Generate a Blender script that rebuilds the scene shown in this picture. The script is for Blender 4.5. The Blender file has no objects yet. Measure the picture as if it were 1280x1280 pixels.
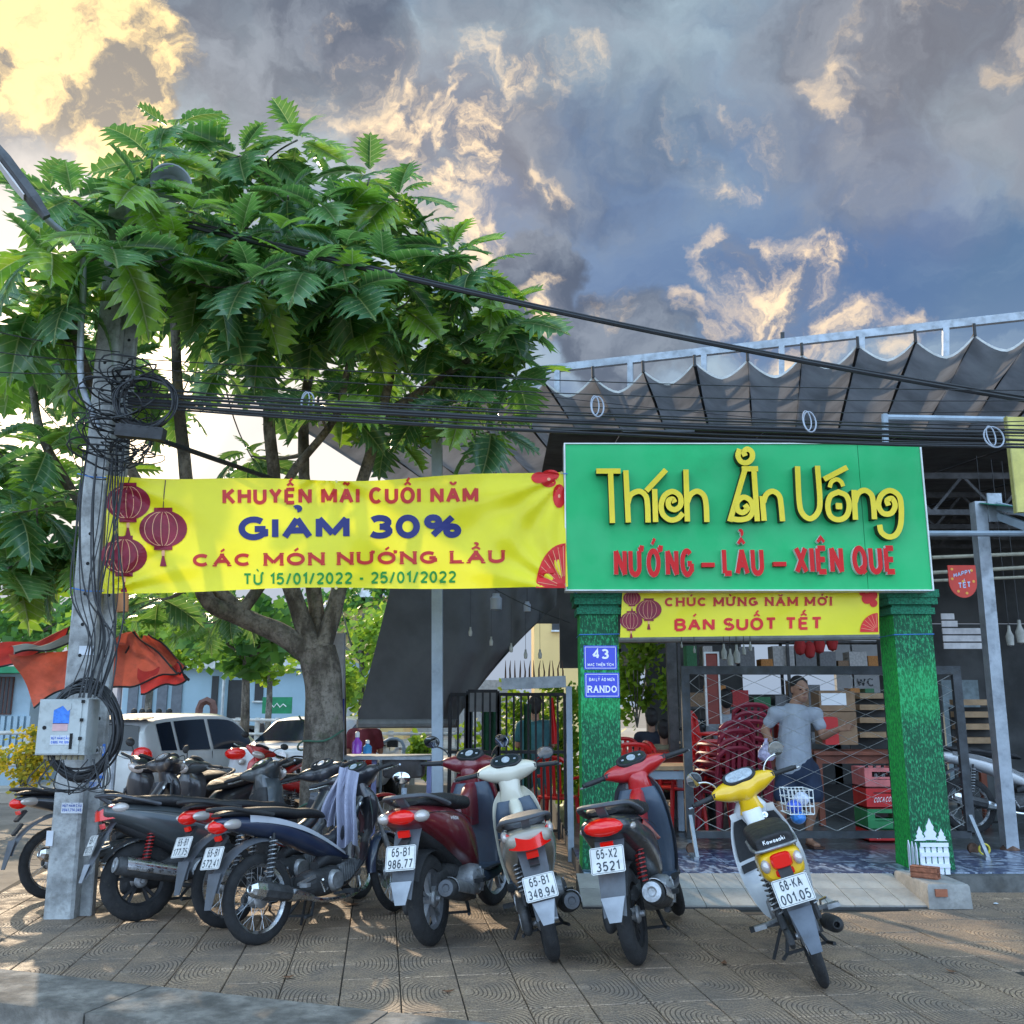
import bpy, bmesh, math, random, unicodedata
from mathutils import Vector, Matrix, Euler
from mathutils import noise as mnoise
R = math.radians; PI = math.pi
random.seed(7)
sc = bpy.context.scene
COL = sc.collection

# ------------------------------------------------------------------ camera
FPX = 1180.0            # focal length in pixels of the 1280 px photograph
PITCH = math.atan(242.0 / FPX)
CH = 1.41
cam_d = bpy.data.cameras.new('camera'); cam = bpy.data.objects.new('camera', cam_d)
COL.objects.link(cam); sc.camera = cam
cam_d.sensor_width = 36; cam_d.sensor_height = 36; cam_d.sensor_fit = 'HORIZONTAL'
cam_d.lens = 36 * FPX / 1280.0
cam_d.clip_end = 3000
cam.location = (0, 0, CH); cam.rotation_euler = (PI / 2 + PITCH, 0, 0)
CP, SP = math.cos(PITCH), math.sin(PITCH)
def ray(px, py):
    up = (640 - py) / FPX
    return Vector(((px - 640) / FPX, CP - up * SP, SP + up * CP))
def at(px, py, Y):          # the point of the place seen at that pixel, at distance Y
    d = ray(px, py); t = Y / d.y
    return Vector((d.x * t, Y, CH + d.z * t))
def gd(px, py, z=0.0):      # the point of a level plane seen at that pixel
    d = ray(px, py); t = (z - CH) / d.z
    return Vector((d.x * t, d.y * t, z))

# ------------------------------------------------------------------ world and light
sc.view_settings.view_transform = 'Standard'; sc.view_settings.look = 'None'
sc.view_settings.gamma = 1; sc.view_settings.use_curve_mapping = False
sc.view_settings.exposure = 1.08
SUN_AZ, SUN_EL = R(-25), R(24)      # azimuth from +Y, negative = left
SUN_DIR = Vector((math.sin(SUN_AZ) * math.cos(SUN_EL), math.cos(SUN_AZ) * math.cos(SUN_EL), math.sin(SUN_EL)))
sd = bpy.data.lights.new('sun', 'SUN'); sd.energy = 2.3; sd.angle = R(1.0); sd.color = (1.0, 0.80, 0.56)
so = bpy.data.objects.new('sun', sd); COL.objects.link(so)
so.rotation_euler = (-SUN_DIR).to_track_quat('-Z', 'Y').to_euler()

class NT:
    def __init__(s, tree): s.t = tree; s.n = tree.nodes; s.l = tree.links
    def node(s, typ, **kw):
        nd = s.n.new(typ)
        for k, v in kw.items(): setattr(nd, k, v)
        return nd
    def put(s, sock, v):
        if isinstance(v, bpy.types.NodeSocket): s.l.new(v, sock)
        elif isinstance(v, (tuple, list, Vector)):
            v = tuple(v)
            if sock.type == 'RGBA' and len(v) == 3: v = v + (1,)
            sock.default_value = v
        else: sock.default_value = v
    def m(s, op, a, b=None, c=None, clamp=False):
        nd = s.node('ShaderNodeMath', operation=op, use_clamp=clamp)
        for i, v in enumerate((a, b, c)):
            if v is not None: s.put(nd.inputs[i], v)
        return nd.outputs[0]
    def v(s, op, a, b=None, c=None):
        nd = s.node('ShaderNodeVectorMath', operation=op)
        for i, x in enumerate((a, b, c)):
            if x is not None:
                if op == 'SCALE' and i == 1: s.put(nd.inputs['Scale'], x)
                else: s.put(nd.inputs[i], x)
        return nd.outputs['Value'] if op in ('DOT_PRODUCT', 'LENGTH', 'DISTANCE') else nd.outputs[0]
    def ss(s, x, a, b, lo=0.0, hi=1.0):
        nd = s.node('ShaderNodeMapRange', interpolation_type='SMOOTHSTEP')
        s.put(nd.inputs[0], x); s.put(nd.inputs[1], a); s.put(nd.inputs[2], b); s.put(nd.inputs[3], lo); s.put(nd.inputs[4], hi)
        return nd.outputs[0]
    def mix(s, f, a, b, mode='MIX'):
        nd = s.node('ShaderNodeMix', data_type='RGBA', blend_type=mode)
        s.put(nd.inputs[0], f); s.put(nd.inputs[6], a); s.put(nd.inputs[7], b)
        return nd.outputs[2]
    def noise(s, vec, scale, detail=4, rough=.55, dist=0, out=0, lac=2.0):
        nd = s.node('ShaderNodeTexNoise')
        if vec is not None: s.put(nd.inputs['Vector'], vec)
        s.put(nd.inputs['Scale'], scale); s.put(nd.inputs['Detail'], detail); s.put(nd.inputs['Roughness'], rough); s.put(nd.inputs['Distortion'], dist)
        s.put(nd.inputs['Lacunarity'], lac)
        return nd.outputs[out]

world = bpy.data.worlds.new('World'); sc.world = world; world.use_nodes = True
def build_world():
    w = NT(world.node_tree); w.n.clear()
    out = w.node('ShaderNodeOutputWorld'); bg = w.node('ShaderNodeBackground'); w.l.new(bg.outputs[0], out.inputs[0])
    sky = w.node('ShaderNodeTexSky', sky_type='NISHITA'); sky.sun_disc = False
    sky.sun_elevation = SUN_EL; sky.sun_rotation = SUN_AZ; sky.air_density = 1.2; sky.dust_density = 2.5
    tc = w.node('ShaderNodeTexCoord'); d = tc.outputs['Generated']
    # warp the direction, so that every cloud edge is ragged
    n1 = w.noise(d, 3.2, 7, .58, 0.0, 1); n2 = w.noise(d, 13.0, 6, .6, 0.0, 1)
    wd = w.v('ADD', d, w.v('ADD', w.v('SCALE', w.v('SUBTRACT', n1, (.5, .5, .5)), .20), w.v('SCALE', w.v('SUBTRACT', n2, (.5, .5, .5)), .07)))
    wd = w.v('NORMALIZE', wd)
    def blob(px, py, rad, soft=.6):      # an angular patch of cloud, rad in pixels of the photograph
        c = ray(px, py).normalized(); a = rad / FPX
        return w.ss(w.v('DOT_PRODUCT', wd, tuple(c)), math.cos(a * (1 + soft)), math.cos(a * (1 - soft)))
    def addall(lst):
        r = lst[0]
        for x in lst[1:]: r = w.m('MAXIMUM', r, x)
        return r
    # base: hazy blue grey sheet with streaks
    st = w.v('MULTIPLY', wd, (1.0, 1.0, 4.0))
    f1 = w.noise(st, 1.9, 8, .55)
    base = w.mix(w.ss(f1, .40, .62), (.085, .16, .29), (.36, .47, .55))
    hz = w.node('ShaderNodeSeparateXYZ'); w.l.new(d, hz.inputs[0])
    base = w.mix(w.ss(hz.outputs[2], .42, .16), base, (.27, .36, .50))
    # relief: the same noise sampled a little towards the sun
    LO = Vector((-.42, .25, .55)).normalized() * .022
    off = w.v('ADD', wd, tuple(LO))
    blue = addall([blob(760, 300, 120), blob(1000, 270, 130), blob(650, 300, 60)])
    base = w.mix(w.m('MULTIPLY', blue, .75), base, (.075, .145, .31))
    # dark cloud bodies
    dn = w.noise(wd, 3.4, 9, .56)
    dark = addall([blob(720, 30, 170), blob(1000, 20, 200), blob(1250, 30, 140), blob(300, 60, 110), blob(40, 160, 70), blob(840, 80, 150), blob(400, 30, 110),
                   blob(700, 350, 50), blob(800, 420, 60), blob(500, 150, 60), blob(650, 150, 70)])
    dk = w.m('MULTIPLY', w.ss(w.m('ADD', dn, w.m('MULTIPLY', dark, .30)), .60, .80), .9)
    col = w.mix(dk, base, w.mix(w.ss(w.m('SUBTRACT', dn, w.noise(w.v('ADD', wd, tuple(LO * 2)), 3.4, 9, .56)), -.05, .06), (.048, .070, .120), (.20, .235, .295)))
    # sunlit cumulus: warm near the sun, cream elsewhere
    cn = w.noise(wd, 7.0, 10, .60); cn2 = w.noise(wd, 17.0, 8, .62)
    dens = w.m('ADD', w.m('MULTIPLY', cn, .70), w.m('MULTIPLY', cn2, .30))
    warm = addall([blob(100, 85, 80, .7), blob(150, 170, 45), blob(20, 80, 50)])
    cream = addall([w.m('MULTIPLY', blob(*q), k) for k, q in ((1.25, (560, 165, 95)), (1.1, (440, 100, 60)), (1.1, (640, 120, 55)), (.9, (720, 110, 45)), (1, (560, 290, 60)), (.9, (650, 220, 40)), (.95, (900, 180, 50)), (1.25, (985, 400, 85)), (.95, (920, 335, 55)), (.95, (1070, 340, 35)), (.62, (1130, 90, 110)), (.62, (1240, 60, 80)),
                    (1, (790, 370, 28)), (1, (700, 235, 22)), (1, (610, 310, 32)), (.95, (700, 370, 35)), (1, (1120, 415, 50)), (.9, (870, 385, 25)), (1, (20, 150, 55)))])
    tan = addall([blob(1140, 95, 110, .8), blob(560, 190, 100, .8)])
    col = w.mix(w.m('MULTIPLY', tan, .22), col, (.46, .38, .33))
    rel = w.m('SUBTRACT', dens, w.m('ADD', w.m('MULTIPLY', w.noise(off, 7.0, 10, .60), .70), w.m('MULTIPLY', w.noise(off, 17.0, 8, .62), .30)))
    lit = w.ss(rel, -.05, .055)
    cw = w.ss(w.m('ADD', dens, w.m('MULTIPLY', warm, .30)), .62, .74)
    cc = w.ss(w.m('ADD', dens, w.m('MULTIPLY', cream, .20)), .60, .80)
    col = w.mix(w.m('MULTIPLY', cc, .9), col, w.mix(lit, (.18, .20, .26), (1.18, .88, .54)))
    col = w.mix(cw, col, w.mix(lit, (.20, .19, .18), (1.12, .80, .36)))
    # bright milky gap where the sun stands behind the leaves
    sunv = w.v('DOT_PRODUCT', d, tuple(ray(120, 470).normalized()))
    glow = w.m('MAXIMUM', blob(20, 330, 90, .9), w.m('MAXIMUM', blob(150, 530, 150, .8), blob(390, 560, 90, .9)))
    col = w.mix(w.m('MULTIPLY', glow, .8), col, (.92, .84, .76))
    core = w.ss(sunv, math.cos(R(8)), math.cos(R(1)))
    col = w.mix(w.m('MULTIPLY', core, .8), col, (3.5, 2.8, 1.9))
    # below the horizon: dull ground tone
    col = w.mix(w.ss(hz.outputs[2], .0, -.06), col, (.16, .15, .13))
    # sky behind the camera: front-lit cloud, boosted further as added fill light
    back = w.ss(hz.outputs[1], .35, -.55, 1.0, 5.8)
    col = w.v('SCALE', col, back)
    # a clear sky of strength 0.055, nearly all of it behind the cloud sheet
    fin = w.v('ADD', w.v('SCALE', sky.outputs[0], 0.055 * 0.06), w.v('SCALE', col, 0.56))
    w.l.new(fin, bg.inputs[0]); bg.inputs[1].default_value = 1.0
build_world()

# ------------------------------------------------------------------ materials
MATS = {}
def mat(name, color, rough=.6, metal=0.0, var=.18, vs=6.0, bump=0.0, bs=60.0, coat=0.0, trans=0.0, dirt=0.0, ior=1.5, alpha=1.0, emit=None, spec=.5, transm=0.0):
    if name in MATS: return MATS[name]
    m = bpy.data.materials.new(name); m.use_nodes = True; MATS[name] = m
    w = NT(m.node_tree); b = w.n['Principled BSDF']
    tc = w.node('ShaderNodeTexCoord'); co = tc.outputs['Object']
    c = tuple(color)
    if var > 0:
        nz = w.noise(co, vs, 5, .6)
        lo = tuple(x * (1 - var) for x in c); hi = tuple(min(1, x * (1 + var)) for x in c)
        cs = w.mix(w.ss(nz, .3, .7), lo, hi)
    else: cs = w.mix(0.0, c, c)
    if dirt > 0:
        n2 = w.noise(co, vs * 2.3, 8, .68)
        cs = w.mix(w.ss(n2, .60 - dirt * .25, .72, 0, dirt), cs, (.10, .09, .075))
        w.put(b.inputs['Roughness'], w.ss(n2, .35, .7, rough, min(1, rough + .3)))
    else: w.put(b.inputs['Roughness'], rough)
    w.put(b.inputs['Base Color'], cs); b.inputs['Metallic'].default_value = metal
    b.inputs['IOR'].default_value = ior
    b.inputs['Specular IOR Level'].default_value = spec
    b.inputs['Coat Weight'].default_value = coat; b.inputs['Coat Roughness'].default_value = .06
    if transm: b.inputs['Transmission Weight'].default_value = transm
    if alpha < 1: b.inputs['Alpha'].default_value = alpha
    if emit: b.inputs['Emission Color'].default_value = tuple(emit[0]) + (1,); b.inputs['Emission Strength'].default_value = emit[1]
    if bump > 0:
        bn = w.node('ShaderNodeBump'); bn.inputs['Strength'].default_value = bump; bn.inputs['Distance'].default_value = .01
        w.put(bn.inputs['Height'], w.noise(co, bs, 6, .65)); w.l.new(bn.outputs[0], b.inputs['Normal'])
    if trans > 0:
        out = [n for n in w.n if n.type == 'OUTPUT_MATERIAL'][0]
        tr = w.node('ShaderNodeBsdfTranslucent'); w.put(tr.inputs[0], cs)
        mx = w.node('ShaderNodeMixShader'); mx.inputs[0].default_value = trans
        w.l.new(b.outputs[0], mx.inputs[1]); w.l.new(tr.outputs[0], mx.inputs[2]); w.l.new(mx.outputs[0], out.inputs[0])
    return m

# ------------------------------------------------------------------ mesh helpers
class MB:
    def __init__(s): s.v = []; s.f = []; s.mi = []; s.cur = 0
    def add(s, vs, fs):
        o = len(s.v); s.v += [tuple(x) for x in vs]; s.f += [tuple(i + o for i in f) for f in fs]; s.mi += [s.cur] * len(fs)
        return s
    def box(s, c, size, rot=None, taper=1.0):
        hx, hy, hz = size[0] / 2, size[1] / 2, size[2] / 2
        vs = [Vector((sx * hx * (taper if sz > 0 else 1), sy * hy * (taper if sz > 0 else 1), sz * hz)) for sz in (-1, 1) for sx, sy in ((-1, -1), (1, -1), (1, 1), (-1, 1))]
        if rot is not None:
            M = rot if isinstance(rot, Matrix) else Euler(rot).to_matrix()
            vs = [M @ v for v in vs]
        c = Vector(c)
        return s.add([v + c for v in vs], [(0, 3, 2, 1), (4, 5, 6, 7), (0, 1, 5, 4), (1, 2, 6, 5), (2, 3, 7, 6), (3, 0, 4, 7)])
    def bar(s, a, b, w, h, up=(0, 0, 1)):
        a, b = Vector(a), Vector(b); d = (b - a); L = d.length
        if L < 1e-6: return s
        d.normalize(); u = Vector(up)
        x = d.cross(u)
        if x.length < 1e-3: x = d.cross(Vector((0, 1, 0)))
        x.normalize(); y = x.cross(d)
        M = Matrix((x, d, y)).transposed()
        return s.box((a + b) / 2, (w, L, h), M)
    def tube(s, pts, r, n=8, closed=False, cap=True):
        pts = [Vector(p) for p in pts]; m = len(pts)
        rr = r if isinstance(r, (list, tuple)) else [r] * m
        vs = []; prev = None
        for i, p in enumerate(pts):
            if closed: t = pts[(i + 1) % m] - pts[i - 1]
            else: t = pts[min(i + 1, m - 1)] - pts[max(i - 1, 0)]
            if t.length < 1e-9: t = Vector((0, 0, 1))
            t.normalize()
            if prev is None:
                x = t.cross(Vector((0, 0, 1)))
                if x.length < .1: x = t.cross(Vector((1, 0, 0)))
            else:
                x = prev - t * prev.dot(t)
                if x.length < 1e-6: x = t.cross(Vector((0, 0, 1)))
            x.normalize(); prev = x; y = t.cross(x)
            for k in range(n):
                a = 2 * PI * k / n
                vs.append(p + (x * math.cos(a) + y * math.sin(a)) * rr[i])
        fs = []
        for i in range(m if closed else m - 1):
            j = (i + 1) % m
            for k in range(n):
                l = (k + 1) % n
                fs.append((i * n + k, i * n + l, j * n + l, j * n + k))
        if cap and not closed:
            fs.append(tuple(range(n - 1, -1, -1))); fs.append(tuple((m - 1) * n + k for k in range(n)))
        return s.add(vs, fs)
    def rings(s, rings, cap=True, closed=False):
        n = len(rings[0]); vs = [v for r in rings for v in r]; m = len(rings); fs = []
        for i in range(m if closed else m - 1):
            j = (i + 1) % m
            for k in range(n):
                l = (k + 1) % n
                fs.append((i * n + k, i * n + l, j * n + l, j * n + k))
        if cap and not closed:
            fs.append(tuple(range(n - 1, -1, -1))); fs.append(tuple((m - 1) * n + k for k in range(n)))
        return s.add(vs, fs)
    def lathe(s, prof, c, axis='z', n=24, M=None):
        # prof: (radius, height) along the axis
        c = Vector(c); rs = []
        for (r, h) in prof:
            ring = []
            for k in range(n):
                a = 2 * PI * k / n; x, y = r * math.cos(a), r * math.sin(a)
                p = Vector((x, y, h)) if axis == 'z' else (Vector((x, h, y)) if axis == 'y' else Vector((h, x, y)))
                if M is not None: p = M @ p
                ring.append(p + c)
            rs.append(ring)
        return s.rings(rs)
    def prism(s, pts, thick, M=None, c=(0, 0, 0)):
        # outline in local XY, extruded along local Z from 0 to thick
        c = Vector(c); n = len(pts)
        vs = [Vector((p[0], p[1], 0)) for p in pts] + [Vector((p[0], p[1], thick)) for p in pts]
        if M is not None: vs = [M @ v for v in vs]
        vs = [v + c for v in vs]
        fs = [tuple(range(n - 1, -1, -1)), tuple(range(n, 2 * n))] + [(i, (i + 1) % n, (i + 1) % n + n, i + n) for i in range(n)]
        return s.add(vs, fs)
    def grid(s, fn, nu, nv):
        vs = [fn(i / nu, j / nv) for j in range(nv + 1) for i in range(nu + 1)]
        fs = [(j * (nu + 1) + i, j * (nu + 1) + i + 1, (j + 1) * (nu + 1) + i + 1, (j + 1) * (nu + 1) + i) for j in range(nv) for i in range(nu)]
        return s.add(vs, fs)
    def mesh(s, name, m, smooth=True, fix=True, angle=38):
        me = bpy.data.meshes.new(name); me.from_pydata(s.v, [], s.f)
        ms = m if isinstance(m, (list, tuple)) else [m]
        for q in ms: me.materials.append(q)
        if len(ms) > 1: me.polygons.foreach_set('material_index', s.mi)
        if fix:
            bm = bmesh.new(); bm.from_mesh(me); bmesh.ops.recalc_face_normals(bm, faces=bm.faces); bm.to_mesh(me); bm.free()
        if smooth:
            me.polygons.foreach_set('use_smooth', [True] * len(me.polygons)); me.set_sharp_from_angle(angle=R(angle))
        me.update(); return me
    def build(s, name, m, parent=None, loc=None, smooth=True, fix=True, angle=38, mods=None):
        me = s.mesh(name, m, smooth, fix, angle)
        return link(name, me, parent, loc)
def link(name, me, parent=None, loc=None, rot=None):
    o = bpy.data.objects.new(name, me); COL.objects.link(o)
    if parent is not None: o.parent = parent
    if loc is not None: o.location = loc
    if rot is not None: o.rotation_euler = rot
    return o
def tag(o, label=None, cat=None, group=None, kind=None):
    if label: o['label'] = label
    if cat: o['category'] = cat
    if group: o['group'] = group
    if kind: o['kind'] = kind
    return o
def thing(name, label, cat, loc=(0, 0, 0), rz=0.0, group=None):
    o = bpy.data.objects.new(name, None); COL.objects.link(o); o.empty_display_size = .1
    o.location = loc; o.rotation_euler = (0, 0, rz)
    return tag(o, label, cat, group)
def sring(c, ax, ay, n=16, e=2.4, X=Vector((0, 1, 0)), Y=Vector((0, 0, 1))):
    # super-ellipse ring about c in the plane X, Y
    c = Vector(c); out = []
    for k in range(n):
        a = 2 * PI * k / n; ca, sa = math.cos(a), math.sin(a)
        out.append(c + X * (math.copysign(abs(ca) ** (2 / e), ca) * ax) + Y * (math.copysign(abs(sa) ** (2 / e), sa) * ay))
    return out
def bez(p0, p1, p2, n=8):
    p0, p1, p2 = Vector(p0), Vector(p1), Vector(p2)
    return [p0 * (1 - t) ** 2 + p1 * 2 * t * (1 - t) + p2 * t * t for t in [i / n for i in range(n + 1)]]
def catm(pts, n=6):
    P = [Vector(p) for p in pts]; P = [P[0] * 2 - P[1]] + P + [P[-1] * 2 - P[-2]]; out = []
    for i in range(1, len(P) - 2):
        for k in range(n):
            t = k / n; a, b, c, d = P[i - 1], P[i], P[i + 1], P[i + 2]
            out.append(.5 * ((2 * b) + (c - a) * t + (2 * a - 5 * b + 4 * c - d) * t * t + (3 * b - a - 3 * c + d) * t ** 3))
    out.append(P[-2]); return out

# ------------------------------------------------------------------ lettering: strokes on a unit cell, with Vietnamese marks
def A_(cx, cy, rx, ry, a0, a1, n=10):
    return [(cx + rx * math.cos(R(a0 + (a1 - a0) * i / n)), cy + ry * math.sin(R(a0 + (a1 - a0) * i / n))) for i in range(n + 1)]
GL = {
 'A': (.72, [[(0, 0), (.36, 1)], [(.36, 1), (.72, 0)], [(.14, .36), (.58, .36)]]),
 'B': (.6, [[(0, 0), (0, 1)], [(0, 1)] + A_(.33, .77, .25, .23, 90, -90) + [(0, .54)], [(0, .54)] + A_(.33, .27, .29, .27, 90, -90) + [(0, 0)]]),
 'C': (.66, [A_(.35, .5, .35, .5, 45, 315, 20)]),
 'D': (.64, [[(0, 0), (0, 1)], [(0, 1)] + A_(.26, .5, .38, .5, 90, -90, 14) + [(0, 0)]]),
 'E': (.54, [[(0, 0), (0, 1)], [(0, 1), (.54, 1)], [(0, .52), (.48, .52)], [(0, 0), (.54, 0)]]),
 'G': (.7, [A_(.35, .5, .35, .5, 48, 320, 20) + [(.68, .2), (.68, .46)], [(.7, .46), (.38, .46)]]),
 'H': (.64, [[(0, 0), (0, 1)], [(.64, 0), (.64, 1)], [(0, .52), (.64, .52)]]),
 'I': (.0, [[(0, 0), (0, 1)]]),
 'K': (.62, [[(0, 0), (0, 1)], [(.6, 1), (0, .4)], [(.2, .58), (.64, 0)]]),
 'L': (.5, [[(0, 0), (0, 1)], [(0, 0), (.5, 0)]]),
 'M': (.8, [[(0, 0), (0, 1)], [(0, 1), (.4, .15)], [(.4, .15), (.8, 1)], [(.8, 1), (.8, 0)]]),
 'N': (.64, [[(0, 0), (0, 1)], [(0, 1), (.64, 0)], [(.64, 0), (.64, 1)]]),
 'O': (.72, [A_(.36, .5, .36, .5, 0, 360, 28)]),
 'P': (.58, [[(0, 0), (0, 1)], [(0, 1)] + A_(.3, .73, .28, .27, 90, -90) + [(0, .46)]]),
 'Q': (.72, [A_(.36, .5, .36, .5, 0, 360, 28), [(.42, .25), (.72, -.06)]]),
 'R': (.62, [[(0, 0), (0, 1)], [(0, 1)] + A_(.32, .75, .28, .25, 90, -90) + [(0, .5)], [(.3, .5), (.64, 0)]]),
 'S': (.58, [A_(.29, .75, .27, .25, 30, 270, 12) + A_(.29, .25, .29, .25, 90, -150, 12)]),
 'T': (.6, [[(0, 1), (.6, 1)], [(.3, 1), (.3, 0)]]),
 'U': (.64, [[(0, 1), (0, .32)] + A_(.32, .32, .32, .32, 180, 360, 12)[1:-1] + [(.64, .32), (.64, 1)]]),
 'V': (.68, [[(0, 1), (.34, 0)], [(.34, 0), (.68, 1)]]),
 'W': (.96, [[(0, 1), (.24, 0)], [(.24, 0), (.48, .9)], [(.48, .9), (.72, 0)], [(.72, 0), (.96, 1)]]),
 'X': (.64, [[(0, 0), (.64, 1)], [(0, 1), (.64, 0)]]),
 'Y': (.64, [[(0, 1), (.32, .48)], [(.64, 1), (.32, .48)], [(.32, .5), (.32, 0)]]),
 '0': (.52, [A_(.26, .5, .26, .5, 0, 360, 24)]),
 '1': (.26, [[(0, .78), (.24, 1), (.24, 0)]]),
 '2': (.52, [A_(.26, .72, .26, .28, 160, -35, 12) + [(0, 0)], [(0, 0), (.54, 0)]]),
 '3': (.52, [A_(.24, .75, .25, .25, 150, -90, 12), A_(.24, .26, .28, .26, 90, -150, 12)]),
 '4': (.56, [[(.42, 0), (.42, 1), (0, .3)], [(0, .3), (.58, .3)]]),
 '5': (.52, [[(.5, 1), (.06, 1)], [(.06, 1), (.04, .55)] + A_(.24, .32, .28, .32, 115, -150, 12)]),
 '6': (.52, [A_(.26, .3, .26, .3, 0, 360, 18), [(.02, .36)] + A_(.3, .62, .3, .38, 180, 55, 8)]),
 '7': (.52, [[(0, 1), (.52, 1), (.16, 0)]]),
 '8': (.52, [A_(.26, .75, .22, .25, 0, 360, 18), A_(.26, .27, .26, .27, 0, 360, 18)]),
 '9': (.52, [A_(.26, .7, .26, .3, 0, 360, 18), [(.5, .62)] + A_(.22, .38, .3, .38, 0, -125, 8)]),
 '%': (.96, [A_(.2, .76, .17, .24, 0, 360, 16), A_(.76, .24, .17, .24, 0, 360, 16), [(.2, 0), (.76, 1)]]),
 '/': (.34, [[(0, -.05), (.34, 1.05)]]), '-': (.3, [[(0, .42), (.3, .42)]]), '.': (.0, [[(0, -.08), (0, .10)]]), ',': (.0, [[(0, .02), (-.05, -.15)]]),
}
MK = {'\u0301': [[(-.06, 1.14), (.12, 1.34)]], '\u0300': [[(.06, 1.14), (-.12, 1.34)]], '\u0303': [[(-.2, 1.16), (-.1, 1.26), (.08, 1.16), (.2, 1.28)]],
      '\u0302': [[(-.2, 1.12), (0, 1.28), (.2, 1.12)]], '\u0306': [A_(0, 1.3, .17, .15, 180, 360, 8)], '\u0309': [A_(0, 1.3, .09, .08, 150, -90, 8)],
      '\u0323': [[(0, -.24), (0, -.22)]]}
def ribbon(pts, w):
    # a mitred ribbon along a 2-D polyline: list of (left, right)
    P = [Vector(p) for p in pts]; m = len(P); out = []
    cl = (P[0] - P[-1]).length < 1e-6
    for i, p in enumerate(P):
        a = P[i - 1] if i > 0 else (P[-2] if cl else None); b = P[i + 1] if i < m - 1 else (P[1] if cl else None)
        d1 = (p - a).normalized() if a is not None else None; d2 = (b - p).normalized() if b is not None else None
        if d1 is None: d1 = d2
        if d2 is None: d2 = d1
        n1 = Vector((-d1.y, d1.x)); n2 = Vector((-d2.y, d2.x)); n = n1 + n2
        if n.length < 1e-6: n = n1
        n.normalize(); k = 1 / max(.45, n.dot(n1))
        out.append((p + n * w / 2 * k, p - n * w / 2 * k))
    return out
LIDX = []
def letters(text, h, wt=.16, xs=1.0, gap=.16, serif=False, extra=None):
    """list of strokes (each a 2-D ribbon) and the total width; wt and gap in letter heights"""
    G = dict(GL); G.update(extra or {}); x = 0.0; out = []; LIDX.clear()
    for ci, ch in enumerate(text):
        if ch == ' ': x += .38 * xs + wt * .4; continue
        dd = ch in '\u0110'
        nf = unicodedata.normalize('NFD', 'D' if dd else ch); base = nf[0]
        if base not in G: continue
        w0, strokes = G[base]; w0 = w0 * xs
        sx = lambda p: (x + wt / 2 + p[0] * xs, wt / 2 + p[1] * (1 - wt))
        ss = [[sx(p) for p in st] for st in strokes]
        if dd: ss.append([sx((-.12, .5)), sx((.26, .5))])
        if serif:
            add = []
            for q, st in enumerate(strokes):
                for p in (st[0], st[-1]):
                    if p[1] in (0, 1) and len(st) <= 2 and (base not in 'TE' or q == 1) or base == 'U' and p[1] == 1:
                        X, Y = sx(p); o = (.5 - p[1]) * 2
                        add.append([(X - .17, Y - o * wt * .28), (X + .17, Y - o * wt * .28)])
            for a_ in add: a_.append('s')
            ss += add
        horn = False; top = 0.0
        for mk in nf[1:]:
            if mk == '\u031b':
                cx = x + wt / 2 + w0; ss.append([(cx - .02, .93), (cx + .11, .97), (cx + .13, 1.1)]); horn = True; continue
            for st in MK[mk]:
                cx = x + wt / 2 + w0 / 2; dy = top
                ss.append([(cx + p[0] * max(xs, .7), p[1] + dy) for p in st] + ['m'])
            if mk in '\u0302\u0306': top = .2
        for st in ss:
            k = wt
            if st[-1] == 'm': st = st[:-1]; k = wt * .62
            elif st[-1] == 's': st = st[:-1]; k = wt * .45
            out.append([(a * h, b * h) for a, b in ribbon(st, k)]); LIDX.append(ci)
        x += w0 + wt + gap + (.08 if horn else 0)
    return out, (x - gap) * h
def print_text(mb, text, h, O, U, V, Nn, wt=.16, xs=1.0, gap=.16, serif=False, width=None, center=True, depth=0.0, fn=None, seg=.05, extra=None):
    """lay lettering on the plane O + U*x + V*y (O = middle of the baseline), proud along Nn; fn maps (x, y) onto a curved sheet"""
    st, W = letters(text, h, wt, xs, gap, serif, extra); idx = list(LIDX); mbs = mb if isinstance(mb, dict) else None
    k = (width / W) if width else 1.0
    U, V, Nn = Vector(U).normalized(), Vector(V).normalized(), Vector(Nn).normalized(); O = Vector(O); off = W * k / 2 if center else 0
    for q, s_ in enumerate(st):
        lift = .0004 * (q % 5)
        if mbs is not None: mb = mbs.setdefault((len(mbs.get('w', [])), idx[q]), MB())
        # cut long pieces so that they can follow a curved sheet
        rb = [s_[0]]
        for a, b in zip(s_, s_[1:]):
            n = max(1, int(((a[0] + a[1]) / 2 - (b[0] + b[1]) / 2).length / seg)) if fn else 1
            for i in range(1, n + 1):
                t = i / n; rb.append((a[0].lerp(b[0], t), a[1].lerp(b[1], t)))
        def put(p, z):
            x, y = p[0] * k - off, p[1]
            if fn: return fn(x, y, z)
            return O + U * x + V * y + Nn * z
        n = len(rb); vs = []; fs = []
        for (a, b) in rb: vs += [put(a, depth + lift), put(b, depth + lift)]
        for i in range(n - 1): fs.append((2 * i, 2 * i + 1, 2 * i + 3, 2 * i + 2))
        if depth > 0 and not fn:
            o = len(vs); sf = []
            for (a, b) in rb: vs += [put(a, 0), put(b, 0)]
            for i in range(n - 1):
                sf.append((2 * i, 2 * i + 2, o + 2 * i + 2, o + 2 * i)); sf.append((2 * i + 1, o + 2 * i + 1, o + 2 * i + 3, 2 * i + 3))
            sf.append((0, o, o + 1, 1)); sf.append((2 * n - 2, 2 * n - 1, o + 2 * n - 1, o + 2 * n - 2))
        mb.cur = 0; mb.add(vs[:2 * n], fs)
        if depth > 0 and not fn: mb.cur = 1; mb.add(vs, sf); mb.cur = 0
    if mbs is not None: mbs.setdefault('w', []).append(text)
    return W * k
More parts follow.
